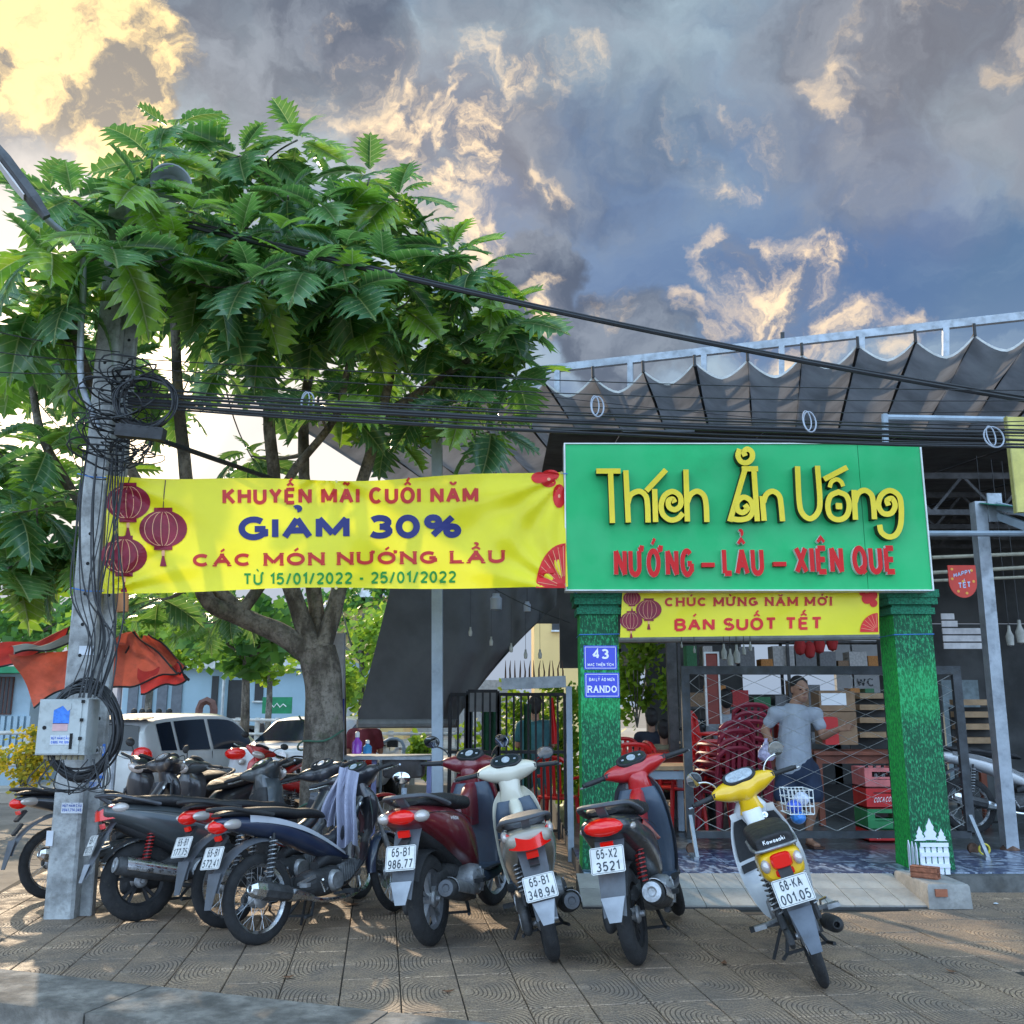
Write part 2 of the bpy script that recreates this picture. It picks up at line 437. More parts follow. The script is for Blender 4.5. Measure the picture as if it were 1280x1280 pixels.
def build_letters(d, m, parent, o_, name='letter'):
    for k, q in d.items():
        if k == 'w': continue
        q.v = [tuple(Vector(v) - o_) for v in q.v]; q.build(name, m, parent, smooth=False, fix=False)
# ================================================================== THE SETTING
def tile_mat():
    m = bpy.data.materials.new('paving_tile'); m.use_nodes = True; w = NT(m.node_tree); b = w.n['Principled BSDF']
    tc = w.node('ShaderNodeTexCoord'); co = tc.outputs['Object']; sp = w.node('ShaderNodeSeparateXYZ'); w.l.new(co, sp.inputs[0])
    geo = w.node('ShaderNodeNewGeometry')
    ax = w.m('ADD', sp.outputs[0], .15); ay = w.m('ADD', sp.outputs[1], .15)
    ax = w.m('MAXIMUM', ax, .0001); ay = w.m('MAXIMUM', ay, .0001)
    d = w.m('POWER', w.m('ADD', w.m('POWER', ax, 3.2), w.m('POWER', ay, 3.2)), 1 / 3.2)
    saw = w.m('FRACT', w.m('DIVIDE', d, .0222))
    groove = w.m('MULTIPLY', w.ss(saw, .0, .16, 1, 0), w.ss(d, .060, .066)); groove = w.m('MAXIMUM', groove, w.m('MULTIPLY', w.ss(saw, .84, 1, 0, 1), w.ss(d, .060, .066)))
    gr = w.noise(geo.outputs['Position'], 95, 3, .7); peb = w.noise(geo.outputs['Position'], 42, 2, .5)
    dots = w.m('MULTIPLY', w.ss(peb, .50, .56), w.ss(d, .30, .14))
    big = w.noise(geo.outputs['Position'], 1.1, 6, .62); mid = w.noise(geo.outputs['Position'], 6, 5, .65)
    oi = w.node('ShaderNodeObjectInfo')
    c = w.mix(w.ss(gr, .34, .68), (.18, .118, .074), (.60, .42, .27))
    c = w.mix(w.m('MULTIPLY', dots, .35), c, (.40, .30, .22))
    c = w.mix(w.ss(mid, .45, .68, 0, .55), c, (.15, .115, .085))
    c = w.mix(w.ss(big, .40, .66, 0, .55), c, (.12, .11, .10))
    c = w.mix(w.m('MULTIPLY', oi.outputs['Random'], .22), c, (.12, .10, .085))
    c = w.mix(w.m('MULTIPLY', w.m('MULTIPLY', groove, w.ss(mid, .25, .6, 1, .45)), .8), c, (.022, .018, .015))
    w.put(b.inputs['Base Color'], c); w.put(b.inputs['Roughness'], w.ss(mid, .35, .65, .62, .88))
    h = w.m('ADD', w.m('MULTIPLY', groove, -1.0), w.m('MULTIPLY', gr, .35)); h = w.m('ADD', h, w.m('MULTIPLY', dots, .3))
    bn = w.node('ShaderNodeBump'); bn.inputs['Strength'].default_value = 1.0; bn.inputs['Distance'].default_value = .009
    w.put(bn.inputs['Height'], h); w.l.new(bn.outputs[0], b.inputs['Normal'])
    return m
M_conc = mat('kerb_concrete', (.20, .18, .155), .9, var=.5, vs=5, bump=1.0, bs=26, dirt=.7)
M_base = mat('joint_dirt', (.045, .038, .03), .95, bump=.5)
M_road = mat('asphalt_worn', (.23, .19, .15), .88, var=.25, vs=1.3, bump=.6, bs=50, dirt=.2)
M_path = mat('far_path', (.36, .31, .25), .85, var=.22, vs=1.4, bump=.3, dirt=.15)
mb = MB(); mb.add([(-700, -300, -.12), (700, -300, -.12), (700, 900, -.12), (-700, 900, -.12)], [(0, 1, 2, 3)]); road = mb.build('road', M_road); tag(road, kind='structure')
KA = gd(0, 1213); KB = gd(640, 1284); KD = (KB - KA).normalized(); KN = Vector((-KD.y, KD.x, 0))     # the kerb line and its normal (away from the camera)
K0 = KA - KD * 3; K1 = KA + KD * 9
EA = gd(0, 1112); EB = gd(47, 1085); ED = (EB - EA).normalized()       # the side edge of the pavement along the road
def side_x(y): return EA.x + ED.x / ED.y * (y - EA.y)
pav_out = [K0.to_2d(), K1.to_2d(), Vector((9, 11.6)), Vector((side_x(11.6), 11.6)), Vector((side_x(7.6), 7.6)), Vector((-6.5, 7.5)), Vector((-6.5, 6.6))]
mb = MB(); mb.prism([(p.x, p.y) for p in pav_out], .3, c=(0, 0, -.312)); pavement = mb.build('pavement', M_base, smooth=False); tag(pavement, kind='structure')
mb = MB()
nk = 9
for i in range(nk):          # kerb stones, cast concrete lengths with open joints
    a = KA - KD * 3 + KD * (12 / nk * i); b2 = a + KD * (12 / nk - .012)
    pts = [a, b2, b2 - KN * .47, a - KN * .47]
    m2 = MB(); m2.prism([(p.x, p.y) for p in pts], .30, c=(0, 0, -.292)); link('kerb_stone', m2.mesh('kerb_stone', M_conc, False), pavement)
TS = .30; TA = R(90 + 7.7); TU = Vector((math.sin(TA), -math.cos(TA), 0)); TV = Vector((math.cos(TA), math.sin(TA), 0))
M_tile = tile_mat()
tl = []
for i in range(-45, 45):
    for j in range(-5, 55):
        c = TU * (i * TS) + TV * (j * TS) + Vector((0, -.13, 0))
        if (c - KA).dot(KN) < -.12 or c.y > 11.4 or c.x > 4.6: continue
        if c.x < (side_x(c.y) + .16 if c.y > 7.4 else -5.6): continue
        if c.y > 7.05 and 0.7 < c.x < 2.85: continue
        if c.y > 7.75 and c.x > .9: continue
        tl.append((c, i, j))
def vis(c):
    d = c - Vector((0, 0, CH)); f = Vector((0, CP, SP)); t = d.dot(f)
    x = 640 + FPX * d.x / t; y = 640 - FPX * d.dot(Vector((0, -SP, CP))) / t
    return -30 < x < 1310 and y < 1310
tl.sort(key=lambda q: (not vis(q[0]), (q[0] - Vector((0, 0, CH))).length))
h = TS / 2 - .0034
tmb = MB(); tmb.rings([[Vector((sx * hh, sy * hh, z)) for sx, sy in ((-1, -1), (1, -1), (1, 1), (-1, 1))] for hh, z in ((h, -.03), (h, -.003), (h - .004, 0))])
tmesh = tmb.mesh('paving_tile', M_tile, False)
rnd = random.Random(3); rest = MB()
for k, (c, i, j) in enumerate(tl):
    rz = {(0, 0): 0, (1, 0): PI / 2, (1, 1): PI, (0, 1): -PI / 2}[(i % 2, j % 2)] + (TA - PI / 2)
    z = rnd.uniform(-.0025, .0012)
    if k < 300:
        o = link('paving_tile', tmesh, pavement, (c.x, c.y, z), (rnd.uniform(-.004, .004), rnd.uniform(-.004, .004), rz))
    elif vis(c):
        o = bpy.data.objects.new('paving_tile', tmesh)
        M = Matrix.Translation((c.x, c.y, z)) @ Matrix.Rotation(rz, 4, 'Z')
        rest.add([M @ Vector(v) for v in tmb.v], tmb.f); bpy.data.objects.remove(o)
o = rest.build('paving_tile', M_tile, pavement, smooth=False); tag(o, kind='stuff')

# --- the far side of the street: a path, its kerb, a canal railing
mb = MB(); mb.prism([(-40, 15.2), (-5.6, 15.6), (-3.4, 17.2), (16, 16.2), (16, 60), (-40, 60)], .16, c=(0, 0, -.11)); fp = mb.build('far_pavement', M_path, smooth=False); tag(fp, kind='structure')
# ------------------------------------------------------------------ shop floor, ramp
def floor_mat(name, a, b_, sc_=5.0, joint=.3):
    m = bpy.data.materials.new(name); m.use_nodes = True; w = NT(m.node_tree); b = w.n['Principled BSDF']
    tc = w.node('ShaderNodeTexCoord'); co = tc.outputs['Object']
    st = w.v('MULTIPLY', co, (1.0, 2.2, 1)); n = w.noise(st, sc_, 5, .6, 1.2)
    c = w.mix(w.ss(n, .46, .56), a, b_); c = w.mix(w.ss(w.noise(co, 2.2, 6, .6), .55, .75, 0, .6), c, (.07, .07, .065))
    w.put(b.inputs['Base Color'], c); b.inputs['Roughness'].default_value = .28; return m
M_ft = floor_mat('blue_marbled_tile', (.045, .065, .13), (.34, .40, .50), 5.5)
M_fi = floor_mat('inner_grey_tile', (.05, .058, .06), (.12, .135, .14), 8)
M_grout = mat('grout', (.05, .05, .05), .9)
M_ramp = mat('ramp_tile', (.31, .30, .275), .75, var=.2, vs=4, bump=.4, bs=40, dirt=.25)
mb = MB(); mb.box((7.35, 12.9, -.035), (13.6, 10.2, .314)); sf = mb.build('shop_floor', M_grout, smooth=False); tag(sf, kind='structure')
fs_ = .40; fh = fs_ / 2 - .002
ft = MB(); ft.rings([[Vector((sx * fh, sy * fh, z)) for sx, sy in ((-1, -1), (1, -1), (1, 1), (-1, 1))] for z in (-.01, 0)]); ftm = ft.mesh('floor_tile', M_ft, False); ftm2 = ftm.copy(); ftm2.materials[0] = M_fi
n_ = 0
for j in range(14):
    for i in range(23):
        x, y = .76 + fs_ * i, 8.005 + fs_ * j
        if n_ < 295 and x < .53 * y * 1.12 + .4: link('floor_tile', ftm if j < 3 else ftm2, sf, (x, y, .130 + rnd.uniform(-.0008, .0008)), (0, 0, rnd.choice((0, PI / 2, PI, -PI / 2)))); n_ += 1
M_curb = mat('stained_curb', (.10, .10, .095), .9, var=.5, vs=5, bump=.8, bs=20, dirt=.5)
mb = MB(); mb.box((8.5, 7.76, .035), (10.6, .085, .17)); link('floor_edge', mb.mesh('floor_edge', M_curb, False), sf)
# ramp: a shallow tiled slope between the columns
rp = MB(); x0, x1 = .5, 2.95; rp.add([(x0, 7.12, -.01), (x1, 7.12, -.01), (x1, 7.79, -.01), (x0, 7.79, -.01), (x0, 7.12, .008), (x1, 7.12, .008), (x1, 7.79, .118), (x0, 7.79, .118)],
       [(0, 3, 2, 1), (4, 5, 6, 7), (0, 1, 5, 4), (1, 2, 6, 5), (2, 3, 7, 6), (3, 0, 4, 7)]); ramp = rp.build('entrance_ramp', M_grout, smooth=False); tag(ramp, kind='structure')
sl = math.atan2(.11, .67)
for j, (ya, yb) in enumerate(((7.125, 7.455), (7.46, 7.785))):
    for i in range(14):
        xa = x0 + .176 * i; t_ = MB(); t_.box((0, 0, 0), (.171, (yb - ya) / math.cos(sl) - .004, .012))
        if i == 0 and j == 0: rtm = t_.mesh('ramp_tile', M_ramp, False)
        link('ramp_tile', rtm, ramp, (xa + .088, (ya + yb) / 2, .008 + .11 * ((ya + yb) / 2 - 7.12) / .67 + .004 + rnd.uniform(0, .002)), (sl, 0, 0))
# concrete block at the ramp's side, with a broken hole
M_blk = mat('grey_concrete', (.27, .265, .25), .85, var=.25, vs=5, bump=.7, bs=30, dirt=.35)
t = thing('concrete_block', 'grey concrete block with a chipped hole at the ramp end', 'block', (3.1, 7.4, 0))
mb = MB(); mb.rings([[Vector((sx * a, sy * b, z)) for sx, sy in ((-1, -1), (1, -1), (1, 1), (-1, 1))] for a, b, z in ((.155, .31, .002), (.15, .30, .15), (.14, .29, .165))]); mb.build('block_body', M_blk, t)
mb = MB(); mb.box((-.06, -.306, .11), (.085, .02, .05)); mb.build('chipped_hole', mat('raw_brick', (.36, .13, .07), .9, bump=.6), t)
M_brk = mat('red_hollow_brick', (.30, .11, .06), .9, var=.3, vs=30, bump=.5)
t = thing('hollow_brick', 'reddish hollow brick lying on the concrete block', 'brick', (3.05, 7.36, .166), R(-38))
mb = MB()
for (y, z) in ((0, .004), (0, .04), (0, .076)): mb.box((0, y, z + .001), (.19, .085, .008))
for y in (-.0385, 0, .0385): mb.box((0, y, .041), (.189, .008, .074))
mb.build('brick_shell', M_brk, t, smooth=False)

# ------------------------------------------------------------------ green columns
def column_mat():
    m = bpy.data.materials.new('green_spray_plaster'); m.use_nodes = True; w = NT(m.node_tree); b = w.n['Principled BSDF']
    tc = w.node('ShaderNodeTexCoord'); co = tc.outputs['Object']
    st = w.v('MULTIPLY', co, (1, 1, .38)); n = w.noise(st, 85, 5, .68); n2 = w.noise(st, 120, 2, .6)
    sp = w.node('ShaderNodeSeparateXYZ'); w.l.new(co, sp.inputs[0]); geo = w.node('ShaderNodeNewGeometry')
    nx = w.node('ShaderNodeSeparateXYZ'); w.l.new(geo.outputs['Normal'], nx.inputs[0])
    # left faces: sunlight put into a brighter green; a dark overspray on the front with one lighter stretch
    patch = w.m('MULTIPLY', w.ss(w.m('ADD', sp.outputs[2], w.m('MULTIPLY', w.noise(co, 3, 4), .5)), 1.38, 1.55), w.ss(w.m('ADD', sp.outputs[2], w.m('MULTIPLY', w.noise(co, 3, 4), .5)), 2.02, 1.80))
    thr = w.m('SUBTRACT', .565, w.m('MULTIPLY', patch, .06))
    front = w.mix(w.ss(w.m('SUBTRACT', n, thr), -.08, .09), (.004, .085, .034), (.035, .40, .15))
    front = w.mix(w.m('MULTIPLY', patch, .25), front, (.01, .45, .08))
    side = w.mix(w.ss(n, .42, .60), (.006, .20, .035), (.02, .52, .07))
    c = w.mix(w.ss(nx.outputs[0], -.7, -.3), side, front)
    w.put(b.inputs['Base Color'], c); b.inputs['Roughness'].default_value = .7
    bn = w.node('ShaderNodeBump'); bn.inputs['Strength'].default_value = 1.0; bn.inputs['Distance'].default_value = .012
    w.put(bn.inputs['Height'], w.m('ADD', n, w.m('MULTIPLY', n2, .4))); w.l.new(bn.outputs[0], b.inputs['Normal']); return m
M_colg = column_mat()
M_cap = mat('column_cap_green', (.012, .17, .085), .75, var=.5, vs=60, bump=.9, bs=70)
for cx, lab in ((.73, 'green rough plastered column with the blue address plates'), (3.36, 'green rough plastered column beside the white picket ornament')):
    t = thing('green_column', lab, 'column', (cx, 8.10, .131), group=None)
    mb = MB(); mb.rings([[Vector((sx * a, sy * a, z)) for sx, sy in ((-1, -1), (1, -1), (1, 1), (-1, 1))] for a, z in ((.17, 0), (.162, .3), (.160, 2.03))]); mb.build('shaft', M_colg, t, smooth=False)
    mb = MB()
    for (a, z0, z1) in ((.185, 2.03, 2.085), (.165, 2.085, 2.11), (.205, 2.11, 2.17), (.218, 2.17, 2.235)): mb.box((0, 0, (z0 + z1) / 2), (a * 2, a * 2, z1 - z0 - .0005))
    mb.build('capital', M_cap, t, smooth=False)
    mb = MB(); mb.tube([(-.166, -.166, 1.86), (.166, -.166, 1.865), (.166, .166, 1.86), (-.166, .166, 1.86)], .004, 6, closed=True)
    mb.build('tie_cord', mat('blue_cord', (.05, .2, .55), .6), t)

# ------------------------------------------------------------------ the shop sign
M_sg = mat('sign_green', (.006, .42, .125), .42, var=.07, vs=1.2, dirt=.12); M_wht = mat('white_trim', (.72, .74, .72), .5, var=.1, dirt=.15)
M_ly = mat('letter_yellow', (.80, .60, .006), .38, var=.05); M_ls = mat('letter_side_dark', (.03, .022, .008), .5); M_lr = mat('letter_red', (.60, .004, .004), .45, var=.05, spec=.3); M_lw = mat('letter_side_white', (.68, .66, .64), .5, var=.1)
SY = 7.72
sa, sb, sc1, sd1 = at(705, 556, SY), at(1149, 552, SY), at(1165, 736, SY), at(710, 741, SY)
sx0, sx1 = (sa.x + sd1.x) / 2, (sb.x + sc1.x) / 2; sz1, sz0 = (sa.z + sb.z) / 2, (sc1.z + sd1.z) / 2
sign = thing('shop_sign', 'wide green sign board with raised yellow and red lettering', 'sign', ((sx0 + sx1) / 2, SY + .14, sz0))
O = Vector(((sx0 + sx1) / 2, SY + .14, sz0))
def lay(mb_, o_): return [tuple(Vector(v) - o_) for v in mb_.v]
W3 = sx1 - sx0
seams = [sx0, at(1078, 640, SY).x, sx1]
for a, b in zip(seams, seams[1:]):
    mb = MB(); mb.box(((a + b) / 2, SY + .075, (sz0 + sz1) / 2), (b - a - .004, .15, sz1 - sz0 - .02)); mb.v = lay(mb, O); mb.build('sign_panel', M_sg, sign, smooth=False)
mb = MB()
for z in (sz0 + .0045, sz1 - .0045): mb.box(((sx0 + sx1) / 2, SY + .07, z), (W3 + .022, .164, .009))
for x in (sx0 - .0055, sx1 + .0055): mb.box((x, SY + .07, (sz0 + sz1) / 2), (.011, .164, sz1 - sz0 - .0185))
mb.v = lay(mb, O); mb.build('sign_frame', M_wht, sign, smooth=False)
def solid(mb, pts, wd, dep, closed=False, base=0.0, lift=0.0):
    """raised stroke on the sign: pts in enlarged picture units measured off the lettering"""
    P = [at(740 + x / 3.2, 560 + y / 3.2, SY) for x, y in pts]; P2 = [Vector((p.x, p.z)) for p in P]
    rb = ribbon(P2, wd); n = len(rb); Y1 = SY - .002 - base; Y0 = Y1 - dep - lift
    f = []; g = []
    for a, b in rb: f += [(a.x, Y0, a.y), (b.x, Y0, b.y)]
    for a, b in rb: g += [(a.x, Y1, a.y), (b.x, Y1, b.y)]
    o = 2 * n; mb.cur = 0; mb.add(f, [(2 * i, 2 * i + 1, 2 * i + 3, 2 * i + 2) for i in range(n - 1)])
    sf = []
    for i in range(n - 1): sf += [(2 * i, 2 * i + 2, o + 2 * i + 2, o + 2 * i), (2 * i + 1, o + 2 * i + 1, o + 2 * i + 3, 2 * i + 3)]
    sf += [(0, o, o + 1, 1), (2 * n - 2, 2 * n - 1, o + 2 * n - 1, o + 2 * n - 2)]
    mb.cur = 1; mb.add(f + g, sf); mb.cur = 0
def smo(pts): return [tuple(p.to_2d()) for p in catm([(x, y, 0) for x, y in pts], 5)]
LW = .0445
logo = {
 'T': [[(14, 101), (110, 101)], [(70, 92), (78, 307)]],
 'h': [[(131, 98), (141, 305)], smo([(139, 228), (150, 196), (184, 181), (210, 200), (217, 240), (219, 305)])],
 'i': [[(245, 172), (249, 303)], [(212, 180), (290, 96)]],
 'c': [smo([(358, 268), (335, 290), (305, 294), (278, 272), (271, 235), (285, 198), (316, 182), (345, 200), (348, 235), (326, 254), (303, 244), (300, 220), (316, 212), (325, 226)])],
 'h.': [[(369, 95), (375, 301)], smo([(374, 225), (388, 194), (415, 181), (440, 198), (449, 235), (452, 303)])],
 'A': [[(543, 301), (604, 92)], [(590, 92), (655, 92)], [(638, 92), (652, 300)], smo([(548, 290), (585, 294), (618, 285), (634, 255), (624, 218), (596, 205), (572, 225), (574, 255), (594, 266), (612, 250), (602, 234)]),
       smo([(582, 14), (575, 40), (588, 64), (612, 68), (631, 50), (630, 26), (612, 14), (598, 26), (604, 42)])],
 'n': [[(671, 200), (679, 298)], smo([(676, 225), (688, 194), (713, 181), (738, 198), (746, 235), (752, 300)])],
 'U': [smo([(811, 82), (818, 220), (830, 268), (860, 290), (890, 268), (900, 220), (890, 80)])],
 'o': [[(916, 134), (1008, 86)], smo([(938, 166), (946, 144), (966, 134), (984, 144), (992, 162)]), smo([(973, 184), (1005, 200), (1016, 240), (1004, 280), (973, 294), (942, 280), (931, 240), (942, 200), (973, 184)]), [(962, 240), (988, 240)], [(975, 228), (975, 253)]],
 'n.': [[(1035, 176), (1041, 294)], smo([(1039, 225), (1050, 192), (1076, 177), (1103, 194), (1112, 232), (1116, 292)])],
 'g': [smo([(1172, 238), (1166, 218), (1186, 210), (1198, 238), (1182, 268), (1150, 268), (1132, 236), (1144, 196), (1178, 178), (1212, 198), (1222, 240), (1220, 312), (1202, 352), (1172, 362), (1144, 344), (1136, 314)])],
}
li = 0
for k, st in logo.items():
    mb = MB()
    for q, s_ in enumerate(st): solid(mb, s_, LW * (.8 if k == 'o' and q == 1 else 1), .075, lift=.0006 * q + .0003 * (li % 3))
    mb.v = lay(mb, O); mb.build('letter', [M_ly, M_ls], sign, smooth=False, fix=False); li += 1
def red_word(txt, pxa, pxb, pyb, hpx):
    a, b = at(pxa, pyb, SY), at(pxb, pyb, SY); hh = at(pxa, pyb - hpx, SY).z - a.z
    x = a.x; _, W = letters(txt, hh, .19, .60, .07); k = (b.x - a.x) / W
    for ch in txt:
        if ch == ' ': x += (.38 * .60 + .19 * .4) * hh * k; continue
        mb = MB(); _, w1 = letters(ch, hh, .19, .60, .07); print_text(mb, ch, hh, (x, SY - .002, a.z), (1, 0, 0), (0, 0, 1), (0, -1, 0), .19, .60, .07, width=w1 * k, center=False, depth=.045)
        mb.v = lay(mb, O); mb.build('letter', [M_lr, M_lw], sign, smooth=False, fix=False); x += (w1 + .07 * hh) * k + (.07 * hh * k if ch in '\u01af\u1eda' else 0)
red_word('NƯỚNG', 767, 863, 722.5, 36); red_word('LẨU', 902, 954, 721, 36); red_word('XIÊN QUE', 992, 1119, 719, 36)
for pa, py in ((876, 707), (965, 706)):
    a, b = at(pa, py, SY), at(pa + 16, py, SY); mb = MB(); mb.box(((a.x + b.x) / 2, SY - .0245, a.z), (b.x - a.x, .045, .036)); mb.v = lay(mb, O); mb.build('letter', [M_lr], sign, smooth=False)

# ------------------------------------------------------------------ banners (printed cloth)
M_by = mat('banner_yellow', (.92, .80, .006), .42, var=.05, vs=2, trans=.22, coat=.15); M_pr = mat('print_red', (.62, .03, .02), .5, var=.05, trans=.25); M_pb = mat('print_navy', (.015, .02, .16), .5, var=.05, trans=.15)
M_pg = mat('print_green', (.01, .28, .03), .5, var=.05, trans=.2); M_pd = mat('print_maroon', (.26, .008, .03), .5, var=.22, vs=9, trans=.2); M_pl = mat('print_line', (.85, .42, .22), .5, var=0, trans=.2); M_pdk = mat('print_dark_line', (.10, .05, .01), .5)
M_pf = mat('print_bright_red', (.75, .02, .02), .5, var=.1, trans=.2)
def blobpoly(mb, pts, fn, z, rings=4):
    cx = sum(p[0] for p in pts) / len(pts); cy = sum(p[1] for p in pts) / len(pts); n = len(pts)
    vs = [fn(cx, cy, z)]; fs = []
    for r in range(1, rings + 1):
        t = r / rings; vs += [fn(cx + (p[0] - cx) * t, cy + (p[1] - cy) * t, z) for p in pts]
    fs += [(0, 1 + i, 1 + (i + 1) % n) for i in range(n)]
    for r in range(rings - 1):
        o1, o2 = 1 + r * n, 1 + (r + 1) * n; fs += [(o1 + i, o2 + i, o2 + (i + 1) % n, o1 + (i + 1) % n) for i in range(n)]
    mb.add(vs, fs)
def ell(cx, cy, rx, ry, n=28, a0=0, a1=360): return [(cx + rx * math.cos(R(a0 + (a1 - a0) * i / n)), cy + ry * math.sin(R(a0 + (a1 - a0) * i / n))) for i in range(n if a1 - a0 == 360 else n + 1)]
def pline(mb, pts, w, fn, z):
    rb = ribbon(pts, w); vs = []
    for a, b in rb: vs += [fn(a.x, a.y, z), fn(b.x, b.y, z)]
    mb.add(vs, [(2 * i, 2 * i + 1, 2 * i + 3, 2 * i + 2) for i in range(len(rb) - 1)])
def lantern(red, line, cx, cy, r, fn, strtop=None):
    ry = r * .78
    blobpoly(red, ell(cx, cy, r, ry), fn, .007)
    for s_ in (-1, 1): blobpoly(red, [(cx - r * .38, cy + s_ * ry * .9), (cx + r * .38, cy + s_ * ry * .9), (cx + r * .38, cy + s_ * ry * 1.13), (cx - r * .38, cy + s_ * ry * 1.13)], fn, .008, 2)
    for k in (-.78, -.45, -.1, .25, .6): pline(line, [(cx + k * r * math.cos(t), cy + ry * .93 * math.sin(t)) for t in [R(a) for a in range(-80, 81, 16)]], r * .028, fn, .010)
    pline(line, [(cx, cy + ry * 1.15), (cx, cy + ry * 1.45)], r * .13, fn, .009)
    blobpoly(red, [(cx - r * .04, cy + ry * 1.42), (cx + r * .04, cy + ry * 1.42), (cx + r * .14, cy + ry * 2.0), (cx - r * .14, cy + ry * 2.0)], fn, .008, 2)
# the long banner between the pole and the sign
def bY(px, py):
    u = (px - 128) / 580.0; v = (py - 594) / 148.0
    Y = 6.60 + 1.10 * u
    Y += .035 * math.sin(u * 9 + 1.3 * v) * math.exp(-((v - .4) ** 2)) + .018 * math.sin(u * 31 + v * 4 + 2 * math.sin(u * 8)) * (1 - v * .4)
    Y += .022 * math.exp(-((v - .02 - .35 * abs(u - .5)) ** 2) * 60) * math.cos(u * 18)
    for cu, cv in ((0, 0), (1, 0), (0, 1), (1, 1)):           # tension folds running out of the four corners
        du, dv = (u - cu) * 3.9, v - cv; a = math.atan2(abs(dv), abs(du) + 1e-4); d = math.hypot(du, dv)
        Y += .020 * math.sin(a * 13 + cu) * math.exp(-d * 1.1) * min(1, d * 4)
    d = abs(u - .485) * 3.9; Y += .015 * math.cos(math.atan2(v + .02, d + 1e-4) * 9) * math.exp(-math.hypot(d, v) * 1.6)
    return Y
def bF(px, py, z=0.0): return at(px, py, bY(px, py) - z)
def b_top(u): return 594 + 4.5 * math.sin(PI * min(1, u * 1.0)) * 1.6 + 6 * (u - .5 > 0) * 0 - 6 * u * u + 2 * math.sin(u * 14)
def b_bot(u): return 742 - 7 * u + 1.5 * math.sin(u * 11) - 3 * math.sin(PI * u)
def b_l(v): return 133 - 7 * v + 2.5 * math.sin(PI * v)
def b_r(v): return 704 + 6 * v
Ob = at(128, 742, 6.6)
bn_t = thing('promotion_banner', 'long yellow banner with red lanterns and GIAM 30% between pole and sign', 'banner', tuple(Ob))
def bsurf(u, v):
    py = b_top(u) * (1 - v) + b_bot(u) * v; px = b_l(v) * (1 - u) + b_r(v) * u
    return bF(px, py)
mb = MB(); mb.grid(bsurf, 150, 40); mb.v = lay(mb, Ob); mb.build('cloth', M_by, bn_t, fix=False)
def slope(y0, k): return lambda px: y0 + k * (px - 420)
def btext(mb, txt, px0, px1, base, hpx, k, **kw):
    cx = (px0 + px1) / 2
    print_text(mb, txt, hpx, (0, 0, 0), (1, 0, 0), (0, 1, 0), (0, 0, 1), width=px1 - px0, fn=lambda x, y, z: bF(cx + x, base + k * x - y, .006 + z), seg=7, **kw)
reds, line, navy, green, brt, dkl = {}, MB(), {}, {}, MB(), MB()
btext(reds, 'KHUYẾN MÃI CUỐI NĂM', 278, 598, 630, 21, -.006, wt=.215, xs=.85, gap=.12)
btext(navy, 'GIẢM 30%', 298, 578, 674, 30, -.012, wt=.26, xs=1.35, gap=.12)
btext(reds, 'CÁC MÓN NƯỚNG LẨU', 241, 631, 706, 16, -.012, wt=.27, xs=1.6, gap=.26, serif=True)
btext(green, 'TỪ 15/01/2022 - 25/01/2022', 304, 570, 730, 15, -.012, wt=.19, xs=1.05, gap=.16)
for cx, cy, r in ((160, 628, 28), (204, 661, 30), (155, 695, 29)):
    m_ = MB(); lantern(m_, line, cx, cy, r, bF); m_.v = lay(m_, Ob); m_.build('lantern_print', M_pd, bn_t, smooth=False, fix=False)
for x, y0, y1 in ((160, 596, 606), (204, 600, 637)): pline(dkl, [(x + 3, y0), (x + 1, (y0 + y1) / 2), (x, y1)], 1.3, bF, .006)
fan = [(707, 735), (672, 735)] + [(707 - 37 * math.cos(a) * 1.0, 735 - 56 * math.sin(a)) for a in [R(x) for x in range(0, 91, 9)]] + [(707, 679)]
blobpoly(brt, fan[:1] + fan[1:], bF, .007, 5)
for a in range(8, 90, 11): pline(line, [(706 - 10 * math.cos(R(a)), 734 - 14 * math.sin(R(a))), (707 - 35 * math.cos(R(a)), 735 - 53 * math.sin(R(a)))], .7, bF, .010)
for cx, cy, rx, ry in ((674, 597, 10, 7), (688, 594, 11, 7), (686, 603, 9, 6), (699, 620, 8, 15)): blobpoly(brt, ell(cx, cy, rx, ry, 16), bF, .007, 3)
blobpoly(line, ell(686, 599, 2.2, 2, 10), bF, .010, 1); blobpoly(line, ell(699, 620, 1.6, 2.4, 10), bF, .010, 1)
for d_, M_ in ((reds, M_pr), (navy, M_pb), (green, M_pg)): build_letters(d_, M_, bn_t, Ob)
for m_, M_, nm in ((brt, M_pf, 'flower_and_fan_print'), (line, M_pl, 'pale_print_lines'), (dkl, M_pdk, 'lantern_strings')):
    m_.v = lay(m_, Ob); tag(m_.build(nm, M_, bn_t, smooth=False, fix=False), kind='stuff')
mb = MB()
for px, py in ((131, 597), (128, 738), (702, 591), (706, 731), (420, 602), (420, 735)): mb.lathe([(.003, 0), (.012, 0), (.012, .004), (.003, .005)], bF(px, py, .004), 'y', 12)
mb.v = lay(mb, Ob); tag(mb.build('eyelets', mat('brass', (.4, .33, .15), .4, 1.0), bn_t), kind='stuff')
